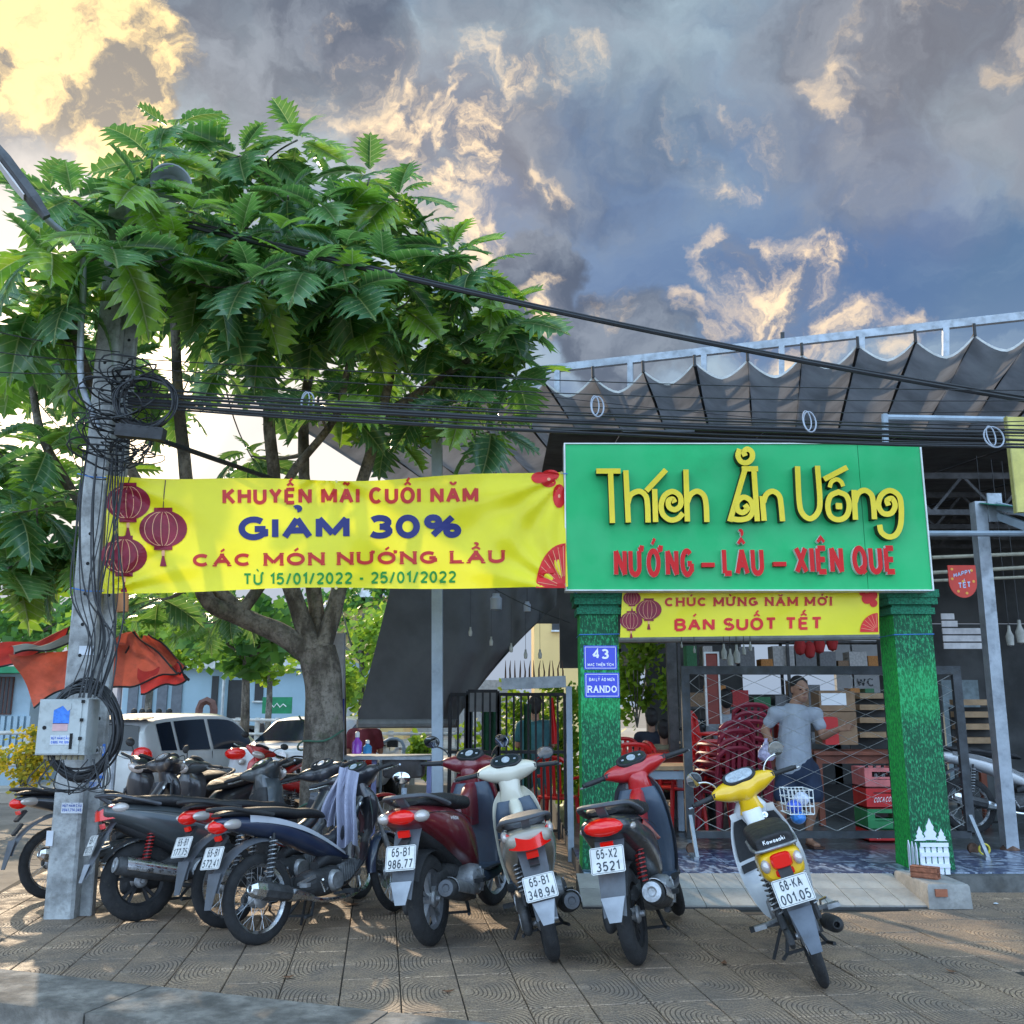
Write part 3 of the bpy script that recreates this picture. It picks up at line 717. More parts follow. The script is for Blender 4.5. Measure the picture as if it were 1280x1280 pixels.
# the small banner between the columns
def cF(px, py, z=0.0):
    u = (px - 776) / 322; v = (py - 738) / 57
    return at(px, py, 7.86 + .012 * math.sin(u * 17 + v * 3) * (1 - v) + .01 * math.sin(u * 5) - z)
Oc = at(776, 795, 7.86); t = thing('new_year_banner', 'small yellow banner reading CHUC MUNG NAM MOI under the green sign', 'banner', tuple(Oc))
mb = MB(); mb.grid(lambda u, v: cF((778 - 3 * v) * (1 - u) + (1098.5 + .5 * v) * u, (738 - 2 * u) * (1 - v) + (797 - 4 * u) * v), 90, 16); mb.v = lay(mb, Oc); mb.build('cloth', M_by, t, fix=False)
def ctext(mb, txt, px0, px1, base, hpx, k, **kw):
    cx = (px0 + px1) / 2; print_text(mb, txt, hpx, (0, 0, 0), (1, 0, 0), (0, 1, 0), (0, 0, 1), width=px1 - px0, fn=lambda x, y, z: cF(cx + x, base + k * x - y, .005 + z), seg=6, **kw)
a_, b_, l_, f_, g_ = {}, MB(), MB(), MB(), {}
ctext(a_, 'CHÚC MỪNG NĂM MỚI', 831, 1040, 757.5, 11, -.005, wt=.25, xs=1.15, gap=.24, serif=True)
ctext(g_, 'BÁN SUỐT TẾT', 843, 1028, 788, 16, -.012, wt=.215, xs=1.0, gap=.14)
for cx, cy, r in ((790, 748, 11), (811, 762, 16), (789, 776, 14)): lantern(f_, l_, cx, cy, r, cF)
blobpoly(b_, [(1098, 790), (1075, 790)] + [(1098 - 23 * math.cos(R(a)), 790 - 24 * math.sin(R(a))) for a in range(8, 90, 10)], cF, .006, 3)
for a in range(12, 90, 14): pline(l_, [(1097 - 5 * math.cos(R(a)), 789 - 5 * math.sin(R(a))), (1098 - 22 * math.cos(R(a)), 790 - 23 * math.sin(R(a)))], .5, cF, .008)
for cx, cy, r in ((1084, 748, 7), (1091, 744, 6), (1092, 754, 5), (1078, 741, 4)): blobpoly(b_, ell(cx, cy, r, r, 12), cF, .006, 2)
build_letters(a_, M_pr, t, Oc); build_letters(g_, M_pf, t, Oc)
for m_, M_, nm in ((b_, M_pf, 'fan_and_flower_print'), (f_, M_pd, 'lantern_print'), (l_, M_pl, 'pale_print_lines')): m_.v = lay(m_, Oc); tag(m_.build(nm, M_, t, smooth=False, fix=False), kind='stuff')

# ------------------------------------------------------------------ address plates
M_bl = mat('enamel_blue', (.01, .03, .52), .3, var=.08, coat=.3); M_w2 = mat('enamel_white', (.8, .8, .8), .4, var=0)
def plate(name, lab, cat, x0, y0, x1, y1, rows, Y=7.937):
    a, b = at(x0, y1, Y), at(x1, y0, Y); c = Vector(((a.x + b.x) / 2, Y, (a.z + b.z) / 2)); w_, h_ = b.x - a.x, b.z - a.z
    t = thing(name, lab, cat, (c.x, Y, a.z)); o_ = Vector((c.x, Y, a.z))
    mb = MB(); mb.box(c + Vector((0, .001, 0)), (w_, .005, h_)); mb.v = lay(mb, o_); mb.build('plate', M_bl, t, smooth=False)
    mb = MB(); e = .012
    for s_ in (-1, 1): mb.box((c.x, Y - .0022, c.z + s_ * (h_ / 2 - e)), (w_ - 2 * e, .001, .004)); mb.box((c.x + s_ * (w_ / 2 - e), Y - .0022, c.z), (.004, .001, h_ - 2 * e - .006))
    for txt, fy, fh, fw, kw in rows: print_text(mb, txt, h_ * fh, (c.x, Y - .0025, a.z + h_ * fy), (1, 0, 0), (0, 0, 1), (0, -1, 0), width=w_ * fw, **kw)
    mb.v = lay(mb, o_); tag(mb.build('lettering', M_w2, t, smooth=False, fix=False), kind='stuff')
plate('address_plate', 'blue house number plate 43 on the left green column', 'plate', 730, 807, 771, 837, [('43', .44, .42, .50, dict(wt=.2)), ('MẠC THIÊN TÍCH', .14, .13, .78, dict(wt=.2))])
plate('shop_plate', 'blue plate reading RANDO below the house number', 'plate', 731, 841, 774, 872, [('ĐẠI LÝ ÁO MƯA', .66, .14, .74, dict(wt=.2)), ('RANDO', .2, .28, .84, dict(wt=.2, serif=True))])
# ================================================================== THE SHOP behind the columns
M_steel = mat('galvanised_steel', (.34, .37, .40), .45, .55, var=.2, vs=5, bump=.15, dirt=.2)
M_steelp = mat('grey_painted_steel', (.30, .36, .42), .5, .1, var=.15, vs=4, dirt=.2)
M_dks = mat('dark_gate_steel', (.055, .06, .065), .55, .3, var=.3, vs=6, bump=.3, dirt=.45)
M_awn = mat('awning_canvas', (.27, .27, .285), .85, var=.3, vs=1.4, bump=.3, bs=120, trans=.30, dirt=.12)
M_blk_ = mat('black_plastic', (.012, .012, .013), .5, var=.1)
M_rust = mat('rusty_iron', (.13, .07, .045), .8, .2, var=.5, vs=12, bump=.5)
# --- pleated retractable awning
AU = Vector((math.cos(R(15)), -math.sin(R(15)), 0)); AV = Vector((math.sin(R(15)), math.cos(R(15)), 0))
A0 = at(681, 478, 10.0); SPN = .549; SL = .021
awn = thing('pleated_awning', 'dark grey pleated canvas awning with scalloped edge over the shop yard', 'awning', tuple(A0))
NB0, NB1 = -6, 14
def awn_pt(s, v, edge=True):
    f = s / SPN; k = f - math.floor(f); sag = .20 * (1 - abs(2 * k - 1) ** 1.6) + .02 * math.sin(f * 1.7)
    sag *= 1 - .35 * min(1, v / 5)
    return AU * s + AV * v + Vector((0, 0, SL * s - sag - .012 * v + .012 * math.sin(v * 3 + f * 2.4)))
for b in range(NB0, NB1):
    mb = MB(); mb.grid(lambda u, v: awn_pt((b + .004 + u * .992) * SPN, v * 8.2), 10, 16)
    mb.build('awning_bay', M_awn, awn, fix=False)
for b in range(NB0, NB1 + 1):
    mb = MB(); p = AU * (b * SPN) + Vector((0, 0, SL * b * SPN)); mb.tube([p - AV * .03 + Vector((0, 0, .004)), p + AV * 8.2 + Vector((0, 0, -.094))], .017, 8)
    mb.build('awning_rod', M_dks, awn)
    mb = MB(); mb.tube([p - AV * .03 + Vector((0, 0, -.02)), p - AV * .035 + Vector((0, 0, .11))], .016, 8); mb.build('rod_end', M_blk_, awn)
mb = MB(); mb.grid(lambda u, v: awn_pt((NB0 + u * (NB1 - NB0)) * SPN, -.012) + Vector((0, 0, .022 - .026 * v)), 200, 1); tag(mb.build('pale_hem', mat('pale_hem', (.5, .5, .48), .8), awn, fix=False), kind='stuff')
# --- steel rail frame above and behind the awning
fr = thing('roof_rail_frame', 'grey steel rail frame running above the pleated awning', 'frame', tuple(at(977, 440, 11.4)))
Of = fr.location.copy()
def rl(px, py): # on the upright plane of the frame
    d = ray(px, py); base = at(977, 440, 11.4); nrm = AV
    t = (base - Vector((0, 0, CH))).dot(nrm) / d.dot(nrm); return Vector((0, 0, CH)) + d * t
ra, rb_ = rl(662, 464), rl(1320, 391)
mb = MB(); mb.bar(ra - Of, rb_ - Of, .07, .10); mb.build('top_rail', M_steel, fr, smooth=False)
mb = MB(); mb.bar(rl(662, 508) - Of, rl(1320, 436) - Of, .07, .09); mb.build('lower_rail', M_steel, fr, smooth=False)
for px in (697, 788, 880, 977, 1077, 1182, 1290):
    tt = (px - 560) / 760; a = rl(px, 476 - 84 * tt + 3); b = rl(px, 520 - 86 * tt - 2); mb = MB(); mb.bar(a - Of, b - Of, .09, .07); mb.build('upright', M_steel, fr, smooth=False)
mb = MB(); a = rl(978, 416); mb.bar(a - Of, rl(978, 452) - Of, .05, .05); mb.build('rail_post', M_dks, fr, smooth=False)
# --- poles
def pole(name, lab, px0, py0, px1, py1, Y, w_, m_, group=None, round_=False, zb=None):
    a, b = at(px0, py0, Y), at(px1, py1, Y); 
    if zb is not None: b = b + (b - a) * ((zb - b.z) / (b.z - a.z))
    t = thing(name, lab, 'pole', tuple(b), group=group); mb = MB()
    if round_: mb.tube([Vector((0, 0, 0)), a - b], w_ / 2, 14)
    else: mb.bar(Vector((0, 0, 0)), a - b, w_, w_)
    mb.build('shaft', m_, t, smooth=round_); return t
t = pole('steel_pole', 'tall pale grey steel pole rising from behind the maroon scooter', 546, 366, 547, 985, 8.9, .10, M_steelp, zb=0)
mb = MB(); mb.box((0, 0, .012), (.22, .22, .02)); mb.build('base_plate', M_steel, t, smooth=False)
t = pole('steel_pole', 'leaning galvanised steel post with rust marks right of the green column', 1222, 628, 1262, 1056, 9.0, .115, M_steel, zb=.131)
a = at(1232, 640, 9.0) - t.location
mb = MB(); mb.box(a + Vector((.06, -.07, .03)), (.14, .02, .28)); mb.build('bolt_plate', M_steel, t, smooth=False)
mb = MB(); mb.lathe([(0, 0), (.09, 0), (.075, .02), (.05, .05)], (0, 0, .0), 'z', 8); mb.build('rusty_foot', M_rust, t)
a, b = at(1238, 632, 8.95), at(1330, 690, 8.2)
t = thing('awning_arm', 'folding aluminium awning arm fixed to the rusty steel post', 'bracket', tuple(a)); mb = MB(); mb.bar((.06, 0, 0), b - a + Vector((0, 0, .28)), .05, .07); mb.bar((.06, 0, -.1), b - a + Vector((0, 0, .1)), .05, .07); mb.build('arm_tubes', M_steelp, t, smooth=False)
mb = MB(); mb.bar((.1, .1, .02), b - a + Vector((.2, .3, .42)), .5, .01); mb.build('green_sheet', mat('green_sheet', (.02, .2, .13), .5), t, smooth=False)
def pipe(name, lab, pts, r, m_, cat='pipe', group=None):
    o = Vector(pts[0]); t = MB(); t.tube([Vector(p) - o for p in pts], r, 8); ob = t.build(name, m_, None, tuple(o)); return tag(ob, lab, cat, group)
pipe('steel_pipe', 'pale horizontal steel pipe between the green sign and the right edge', [at(1100, 667, 8.6), at(1330, 667, 8.6)], .028, M_steelp)
pipe('steel_pipe', 'pale horizontal steel pipe above the right end of the green sign', [at(1108, 522, 8.3), at(1266, 525, 8.0)], .03, M_steelp)
pipe('steel_pipe', 'short upright white pipe standing on top of the green sign', [at(1107, 556, 8.0), at(1106, 518, 8.0)], .03, M_steelp)
a = at(1272, 640, 7.4); b = at(1272, 521, 7.4)
mb = MB(); mb.box((.35, .02, (b.z - a.z) / 2), (.70, .04, b.z - a.z)); t = thing('yellow_sign_board', 'edge of a pale yellow sign board cut off at the right border', 'sign', tuple(a)); mb.build('board', mat('board_yellow', (.62, .55, .16), .6, dirt=.2), t, smooth=False)
mb = MB(); mb.box((-.004, .02, (b.z - a.z) / 2), (.008, .05, b.z - a.z + .01)); mb.build('edge_trim', mat('trim_yellow', (.4, .36, .12), .6), t, smooth=False)

# --- shed behind: roof trusses, back wall with openings, side posts
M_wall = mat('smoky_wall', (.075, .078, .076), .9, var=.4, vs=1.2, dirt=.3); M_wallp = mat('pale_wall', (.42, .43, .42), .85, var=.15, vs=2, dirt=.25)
shed = thing('eatery_shed', 'dark open sided shed of the eatery with roof trusses behind the green sign', 'building', (5, 15, .12))
Os = shed.location.copy()
def sb(name, c, size, m_, rot=None): mb = MB(); mb.box(Vector(c) - Os, size, rot); return mb.build(name, m_, shed, smooth=False)
M_trs = mat('truss_steel', (.10, .10, .10), .6, .4, var=.3, dirt=.3)
M_roof = mat('sooty_roof_sheet', (.075, .08, .088), .7, .3, var=.35, vs=1.5, dirt=.3)
for i in range(16):
    x = .4 + i * .75; sb('roof_sheet', (x + .37, 13.2, 4.55 - .02 * (i % 2)), (.745, 7.6, .02), M_roof, (R(5), 0, 0))
for y in (10.4, 12.0, 13.6, 15.2):
    z = 4.2 + (y - 13.2) * .087; sb('truss_chord', (6.4, y, z), (12, .06, .07), M_trs); sb('truss_chord', (6.4, y, z - .42), (12, .06, .06), M_trs)
    mb = MB()
    for i in range(16): mb.bar(Vector((.6 + i * .75, y, z)) - Os, Vector((.97 + i * .75, y, z - .42)) - Os, .03, .03); mb.bar(Vector((.97 + i * .75, y, z - .42)) - Os, Vector((1.35 + i * .75, y, z)) - Os, .03, .03)
    tag(mb.build('truss_web', M_trs, shed, smooth=False), kind='stuff')
for x, y in ((1.9, 11.4), (4.6, 11.8), (7.9, 11.6), (3.1, 15.6), (6.2, 15.6)): sb('shed_post', (x, y, 2.15), (.11, .11, 4.05), M_trs)
# back wall, built as pieces round its openings
wallY = 16.4
def wp(px0, py0, px1, py1, m_, name='wall_panel', th=.12, Y=wallY):
    a, b = at(px0, py1, Y), at(px1, py0, Y); return sb(name, ((a.x + b.x) / 2, Y + th / 2, (a.z + b.z) / 2), (b.x - a.x, th, b.z - a.z), m_)
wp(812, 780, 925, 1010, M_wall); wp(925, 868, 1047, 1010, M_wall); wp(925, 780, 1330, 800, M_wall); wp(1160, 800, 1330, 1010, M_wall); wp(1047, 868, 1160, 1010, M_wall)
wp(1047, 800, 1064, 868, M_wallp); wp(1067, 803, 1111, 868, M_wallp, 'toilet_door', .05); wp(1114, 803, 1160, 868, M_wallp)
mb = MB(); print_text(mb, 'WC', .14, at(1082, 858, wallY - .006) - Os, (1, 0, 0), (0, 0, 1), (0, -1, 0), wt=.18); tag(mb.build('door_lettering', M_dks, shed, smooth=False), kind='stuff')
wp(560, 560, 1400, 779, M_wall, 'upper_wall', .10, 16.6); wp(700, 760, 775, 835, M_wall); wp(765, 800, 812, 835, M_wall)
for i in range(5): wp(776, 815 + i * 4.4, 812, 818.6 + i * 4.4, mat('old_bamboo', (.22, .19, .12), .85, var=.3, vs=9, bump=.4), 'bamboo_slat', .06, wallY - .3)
# side wall pale mural right
wp(1190, 850, 1222, 1000, mat('pale_blue_wall', (.2, .25, .26), .8, var=.3, dirt=.3), 'side_panel', .05, 14.0)
# white grille window, upper right
a, b = at(1180, 812, 13.0), at(1230, 766, 13.0)
t = thing('vent_grille', 'bright broken window grille in the dark wall right of the column', 'window', (a.x, 13, a.z)); 
for k, (x0_, x1_) in enumerate(((0, .30), (0, .36), (0, 1), (0, 1), (0, .95))):
    mb = MB(); hh = (b.z - a.z) / 5; mb.box(((x0_ + x1_) / 2 * (b.x - a.x), 0, (4.5 - k) * hh), ((x1_ - x0_) * (b.x - a.x), .02, hh * .8)); mb.build('grille_pane', mat('bright_pane', (.75, .72, .70), .6), t, smooth=False)
pipe('ceiling_pipe', 'thin yellowish lattice rail under the shed roof right of the sign', [at(1165, 697, 9.8), at(1340, 690, 9.8)], .02, mat('old_cream', (.35, .32, .24), .6, dirt=.3), 'rail')
pipe('ceiling_pipe', 'lower thin lattice rail behind the red shield ornament', [at(1165, 716, 9.8), at(1340, 706, 9.8)], .02, MATS['old_cream'], 'rail')
pipe('ceiling_pipe', 'third thin lattice rail behind the leaning steel post', [at(1165, 726, 9.8), at(1340, 719, 9.8)], .016, MATS['old_cream'], 'rail')

# --- rolling gate of chain link in a dark frame
gate = thing('rolling_gate', 'dark framed chain link rolling gate across the shop entrance', 'gate', (at(1010, 1035, 8.7).x, 8.7, .14))
Og = gate.location.copy()
def gp(px, py): return at(px, py, 8.7) - Og
gx0, gx1 = gp(858, 843), gp(1206, 836)
def gbar(name, p, q, w_=.075, d_=.05, m_=M_dks): mb = MB(); mb.bar(p, q, w_, d_, up=(0, 1, 0)); return mb.build(name, m_, gate, smooth=False)
xl, xr = (gp(858, 900).x), (gp(1200, 900).x); zt, zb_ = gp(1000, 843).z, gp(1000, 1043).z
gbar('gate_stile', (xl, 0, zb_ - .03), (xl, 0, zt)); gbar('gate_stile', (xr, 0, zb_ + .02), (xr, 0, zt)); gbar('top_rail', (xl - .037, 0, zt + .037), (xr + .037, 0, zt + .037)); gbar('bottom_rail', (xl, 0, zb_), (xr, 0, zb_), .06)
gbar('middle_post', (gp(1113, 900).x, .03, zb_), (gp(1113, 900).x, .03, zt), .05)
M_wire = mat('zinc_wire', (.55, .55, .52), .45, .4, var=.2)
dx = .165; nz = 19; dz = (zt - zb_ - .03) / nz; i = 0; x = xl + .05
while x < xr - .06:
    mb = MB(); pts = []
    for k in range(nz + 1): pts.append((x + (dx / 2 if (k + i) % 2 else -dx / 2) * .98, (.004 if i % 2 else -.004), zb_ + .03 + k * dz))
    pts = [(max(xl + .04, min(xr - .04, p[0])), p[1], p[2]) for p in pts]
    mb.tube(pts, .0042, 4, cap=False); mb.build('link_wire', M_wire, gate, fix=False); x += dx; i += 1
for x in (xl, xr):
    mb = MB(); mb.bar((x - .01, -.02, -.12 + .12), (x - .01, -.30, -.0), .04, .03); mb.bar((x, -.28, .0), (x, -.02, .32), .03, .03); mb.build('gate_strut', M_steel, gate, smooth=False)
    mb = MB(); mb.lathe([(0, -.02), (.045, -.02), (.05, 0), (.045, .02), (0, .02)], (x, -.02, .045), 'y', 16); mb.build('caster', M_rust, gate)
mb = MB(); mb.tube([Vector((xr + .06 + .045 * math.cos(a), -.1, .05 + .045 * math.sin(a))) for a in [2 * PI * k / 18 for k in range(18)]], .009, 6, closed=True); mb.build('yellow_ring', mat('yellow_plastic', (.6, .5, .05), .5), gate)

# --- white picket ornament with little fir trees
M_pk = mat('white_plastic', (.72, .76, .84), .5, var=.06)
t = thing('picket_ornament', 'white cut-out picket fence with three little fir trees by the column foot', 'ornament', (at(1160, 1085, 7.72).x, 7.72, .131)); Op = t.location.copy()
z_ = lambda py: at(1160, py, 7.72).z - at(1160, 1087, 7.72).z
xx = lambda px: at(px, 1050, 7.72).x - Op.x
pk = [(1151, 0), (1158.5, 0), (1166, 0), (1173.5, 0), (1181, 0)]
for px, _ in pk:
    mb = MB(); w_ = .018; x = xx(px); mb.prism([(x - w_, 0), (x + w_, 0), (x + w_, z_(1055)), (x, z_(1048)), (x - w_, z_(1055))], .008, Matrix(((1, 0, 0), (0, 0, -1), (0, 1, 0)))); mb.build('picket', M_pk, t, smooth=False)
for i in range(3):
    mb = MB(); x = xx(1147.0); y = .07 * i + .03; mb.prism([(y - .018, 0), (y + .018, 0), (y + .018, z_(1056)), (y, z_(1048)), (y - .018, z_(1056))], .008, Matrix(((0, 0, 1), (1, 0, 0), (0, 1, 0))), (x - .01, 0, 0)); mb.build('picket', M_pk, t, smooth=False)
for py in (1050, 1062, 1076): mb = MB(); mb.box(((xx(1149) + xx(1184)) / 2, -.013, z_(py)), (xx(1184) - xx(1149), .008, .03)); mb.build('cross_rail', M_pk, t, smooth=False)
for px, top, w_, yo in ((1150, 1027, .045, .003), (1163, 1017, .068, 0), (1177, 1030, .045, .003)):
    x = xx(px); z1 = z_(top); z0 = z_(1047); H = z1 - z0; L = [(0, 0)]
    for k in range(3): L += [(w_ * (1 - k * .28), H * (.10 + k * .28)), (w_ * (.55 - k * .17), H * (.13 + .28 * (k + .35)))]
    pts = [(x + a, z0 + b) for a, b in L[1:]] + [(x, z1)] + [(x - a, z0 + b) for a, b in reversed(L[1:])]
    mb = MB(); mb.prism(pts, .008, Matrix(((1, 0, 0), (0, 0, -1), (0, 1, 0))), (0, yo, 0)); mb.build('fir_cutout', M_pk, t, smooth=False)

# --- crates of soft drink
M_crr = mat('crate_red', (.55, .012, .012), .45, var=.1, vs=4); M_crg = mat('crate_green', (.02, .22, .07), .5, var=.15); M_crp = mat('faded_red', (.62, .16, .15), .5, var=.2)
cx0, cx1 = at(1077, 1030, 9.6).x, at(1122, 1030, 9.6).x
def crate(k, z, h_, m_, lab, bottles=False, word=False):
    t = thing('drink_crate', lab, 'crate', ((cx0 + cx1) / 2, 9.6, z), group=None); w_ = cx1 - cx0; d_ = .36
    mb = MB(); e = .015
    mb.box((0, 0, .008), (w_, d_, .014))
    for s_ in (-1, 1):
        mb.box((s_ * (w_ / 2 - e / 2), 0, h_ / 2), (e, d_, h_ - .004)); mb.box((0, s_ * (d_ / 2 - e / 2), h_ * .22), (w_ - 2 * e, e, h_ * .40)); mb.box((0, s_ * (d_ / 2 - e / 2), h_ * .9), (w_ - 2 * e, e, h_ * .19))
        mb.box((s_ * w_ * .38, -d_ / 2 + .006, h_ * .6), (w_ * .16, .011, h_ * .42))
    mb.box((0, -d_ / 2 + .010, h_ * .5), (w_ * .96, .012, h_ * (.30 if word else .10)))
    mb.build('crate_shell', m_, t, smooth=False)
    if word:
        mb = MB(); mb.box((0, -d_ / 2 - .002, h_ * .45), (w_ * .66, .003, h_ * .6)); mb.build('name_field', m_, t, smooth=False)
        mb = MB(); print_text(mb, 'COCA', h_ * .27, (-w_ * .17, -d_ / 2 - .005, h_ * .32), (1, 0, .08), (.3, 0, 1), (0, -1, 0), wt=.16, width=w_ * .29); print_text(mb, 'COLA', h_ * .27, (w_ * .15, -d_ / 2 - .005, h_ * .35), (1, 0, .05), (.3, 0, 1), (0, -1, 0), wt=.16, width=w_ * .29); tag(mb.build('lettering', M_w2, t, smooth=False), kind='stuff')
    if bottles:
        for i in range(4):
            mb = MB(); x = (-1.5 + i) * w_ * .22; mb.lathe([(0, .01), (.036, .01), (.038, h_ * .55), (.02, h_ * .9), (.014, h_ * 1.05), (.017, h_ * 1.1), (0, h_ * 1.1)], (x, -.08, 0), 'z', 12); mb.build('bottle', mat('bottle_dark', (.03, .02, .02), .15, coat=.5), t)
ch = (at(1100, 957, 9.6).z - .14) / 4; hs = [ch * .62, ch * 1.12, ch * 1.08, ch * 1.1]
z = .138
for k, (h_, m_, lab, bo, wo) in enumerate(((hs[0], M_crr, 'bottom red drink crate with white script in the stack', 0, 1), (hs[1], M_crg, 'green drink crate, second from the bottom of the stack', 0, 0), (hs[2], M_crr, 'bright red drink crate with white script, third from the bottom', 0, 1), (hs[3], M_crp, 'faded pinkish top crate of the drink stack holding bottles', 1, 0))):
    crate(k, z, h_, m_, lab, bo, wo); z += h_ + .002

# --- tables
M_wood = mat('red_brown_wood', (.22, .065, .035), .5, var=.3, vs=4, bump=.2, dirt=.15); M_pine = mat('pale_wood', (.34, .22, .12), .65, var=.25, vs=5, bump=.2, dirt=.2)
def table(name, lab, c, w_, d_, h_, m_, top=.04, leg=.06, group=None, m2=None):
    t = thing(name, lab, 'table', c, group=group)
    mb = MB(); mb.box((0, 0, h_ - top / 2), (w_, d_, top)); mb.build('tabletop', m2 or m_, t, smooth=False)
    for sx in (-1, 1):
        for sy in (-1, 1): mb = MB(); mb.box((sx * (w_ / 2 - leg), sy * (d_ / 2 - leg), (h_ - top) / 2), (leg, leg, h_ - top)); mb.build('leg', m_, t, smooth=False)
    mb = MB()
    for sy in (-1, 1): mb.box((0, sy * (d_ / 2 - leg), h_ - top - .05), (w_ - 3 * leg, .02, .08))
    tag(mb.build('apron', m_, t, smooth=False), kind='stuff'); return t
p = at(1085, 935, 10.9); table('long_table', 'red brown wooden table carrying boxes behind the drink crates', (p.x + .25, 10.9, .14), 1.9, .6, .78, M_wood)
p = at(960, 935, 10.6); table('side_table', 'red brown wooden side table left of the man', (p.x - .12, 10.6, .14), .5, .5, .76, M_wood)
p = at(800, 945, 10.0); table('dining_table', 'low wooden table with pale slatted frame left of the gate', (p.x + .05, 10.0, .14), .9, .6, .68, M_steelp, m2=M_pine)
p = at(800, 905, 11.6); table('dining_table', 'red covered dining table under the seated people', (p.x + .1, 11.6, .14), 1.2, .7, .74, M_wood, m2=mat('red_plastic', (.58, .012, .012), .35, var=.1, coat=.2))
M_rp = MATS['red_plastic']; M_rpd = mat('dark_red_plastic', (.22, .012, .03), .45, var=.15)
# --- plastic chairs in stacks
def chair_parts(m_):
    P = {}
    mb = MB(); mb.rings([sring((0, 0, z), a, a * .95, 16, 3.2, Vector((1, 0, 0)), Vector((0, 1, 0))) for a, z in ((.19, .40), (.21, .415), (.21, .43), (.18, .435))]); P['seat'] = mb.mesh('seat', m_)
    mb = MB()
    for s_ in (-1, 1): mb.tube([(s_ * .19, .17, .42), (s_ * .20, .21, .62), (s_ * .19, .24, .80)], .02, 6)
    mb.tube(catm([(-.19, .24, .78), (-.12, .262, .84), (0, .27, .855), (.12, .262, .84), (.19, .24, .78)], 3), .026, 6)
    for x in (-.10, -.034, .034, .10): mb.bar((x, .215, .44), (x, .26, .83), .035, .01)
    P['backrest'] = mb.mesh('backrest', m_)
    for sx in (-1, 1):
        for sy in (-1, 1):
            mb = MB(); mb.tube([(sx * .17, sy * .16, .41), (sx * .20, sy * .19, .0)], [.026, .018], 6); P['leg', sx, sy] = mb.mesh('leg', m_)
        mb = MB(); mb.tube(catm([(sx * .2, .2, .62), (sx * .235, .05, .63), (sx * .23, -.14, .61), (sx * .20, -.17, .42)], 4), .018, 6); P['armrest', sx] = mb.mesh('armrest', m_)
    return P
CH_R, CH_D = chair_parts(M_rp), chair_parts(M_rpd)
def chair(P, loc, rz, lab, group, tilt=0):
    t = thing('plastic_chair', lab, 'chair', loc, rz, group); t.rotation_euler = (tilt, 0, rz)
    for k, me in P.items(): link(k if isinstance(k, str) else k[0], me, t)
for (px, Y, P, lab, n, rz) in ((893, 10.6, CH_R, 'red plastic chair in the left leaning stack behind the gate', 5, R(70)), (930, 10.3, CH_D, 'dark red plastic chair in the right stack behind the gate', 6, R(185)), (905, 9.9, CH_D, 'maroon plastic chair in the low front stack behind the gate', 4, R(200))):
    p = at(px, 1000, Y)
    for k in range(n): chair(P, (p.x + .012 * k, Y + .01 * k, .14 + .085 * k), rz, lab.replace('chair in', ('chair lowest in', 'chair second from the bottom of', 'chair third from the bottom of', 'chair fourth from the bottom of', 'chair fifth from the bottom of', 'chair sixth from the bottom of', 'chair seventh from the bottom of')[k]) if k < n - 1 else lab.replace('chair in', 'chair topmost in'), 'plastic chairs stacked behind the gate')
for k, (px, Y, rz, lab) in enumerate(((852, 10.4, R(-80), 'red plastic chair beside the left gate post'), (838, 11.2, R(100), 'red plastic chair at the far end of the red table'), (785, 12.2, R(5), 'red plastic chair behind the red table near the plants'), (790, 10.9, R(178), 'red plastic chair in front of the red covered table'))):
    p = at(px, 990, Y); chair(CH_R, (p.x, Y, .14), rz, lab, None)
chair(CH_R, (at(697, 1010, 10.9).x, 10.9, .0), R(160), 'red plastic chair seen through the black spiked side gate', None)
# --- boxes, shelf, hanging things
M_card = mat('cardboard', (.27, .17, .10), .85, var=.2, vs=5, bump=.2, dirt=.15)
def carton(lab, px0, py0, px1, py1, Y, d_=.3, m_=M_card, name='cardboard_box', cat='box', note=False):
    a, b = at(px0, py1, Y), at(px1, py0, Y); t = thing(name, lab, cat, ((a.x + b.x) / 2, Y + d_ / 2, a.z)); w_, h_ = b.x - a.x, b.z - a.z
    mb = MB(); mb.box((0, 0, h_ / 2), (w_, d_, h_)); mb.build('box_body', m_, t, smooth=False)
    mb = MB(); mb.box((0, 0, h_ + .004), (w_ + .008, d_ * .48, .006), (R(3), 0, 0)); mb.build('flap', m_, t, smooth=False)
    if note: mb = MB(); mb.box((-w_ * .1, -d_ / 2 - .003, h_ * .6), (w_ * .7, .004, h_ * .6)); mb.build('paper_note', M_w2, t, smooth=False)
    return t
tz = 930
carton('lower brown cardboard box on the long table', 1030, 890, 1070, 931, 10.7); carton('upper brown cardboard box with a white paper note', 1025, 864, 1068, 889, 10.7, note=True); carton('small red box standing on the long table behind the hand', 1032, 897, 1047, 931, 10.6, .1, M_crr, 'red_box')
t = thing('pallet_shelf', 'stack of dark shelves made of wooden boards behind the green column', 'shelf', (at(1100, 930, 11.2).x, 11.2, .93))
for k, py in enumerate((870, 884, 900, 918)):
    a, b = at(1068, py, 11.2), at(1118, py, 11.2); mb = MB(); mb.box(((a.x + b.x) / 2 - t.location.x, 0, a.z - .93), (b.x - a.x, .35, .06)); mb.build('board', M_pine, t, smooth=False)
a = at(1068, 900, 11.2); b = at(1118, 900, 11.2); mb = MB()
mb = MB(); mb.box(((a.x + b.x) / 2 - t.location.x, .19, .30), (b.x - a.x, .02, .66)); mb.build('back_panel', M_wall, t, smooth=False)
t = thing('pallet_shelf', 'second board shelf seen right of the gate frame', 'shelf', (at(1225, 930, 12).x, 12, .14))
for k, py in enumerate((878, 893, 908, 925)):
    a = at(1225, py, 12); mb = MB(); mb.box((0, 0, a.z - .14), (.5, .35, .07)); mb.build('board', M_pine, t, smooth=False)
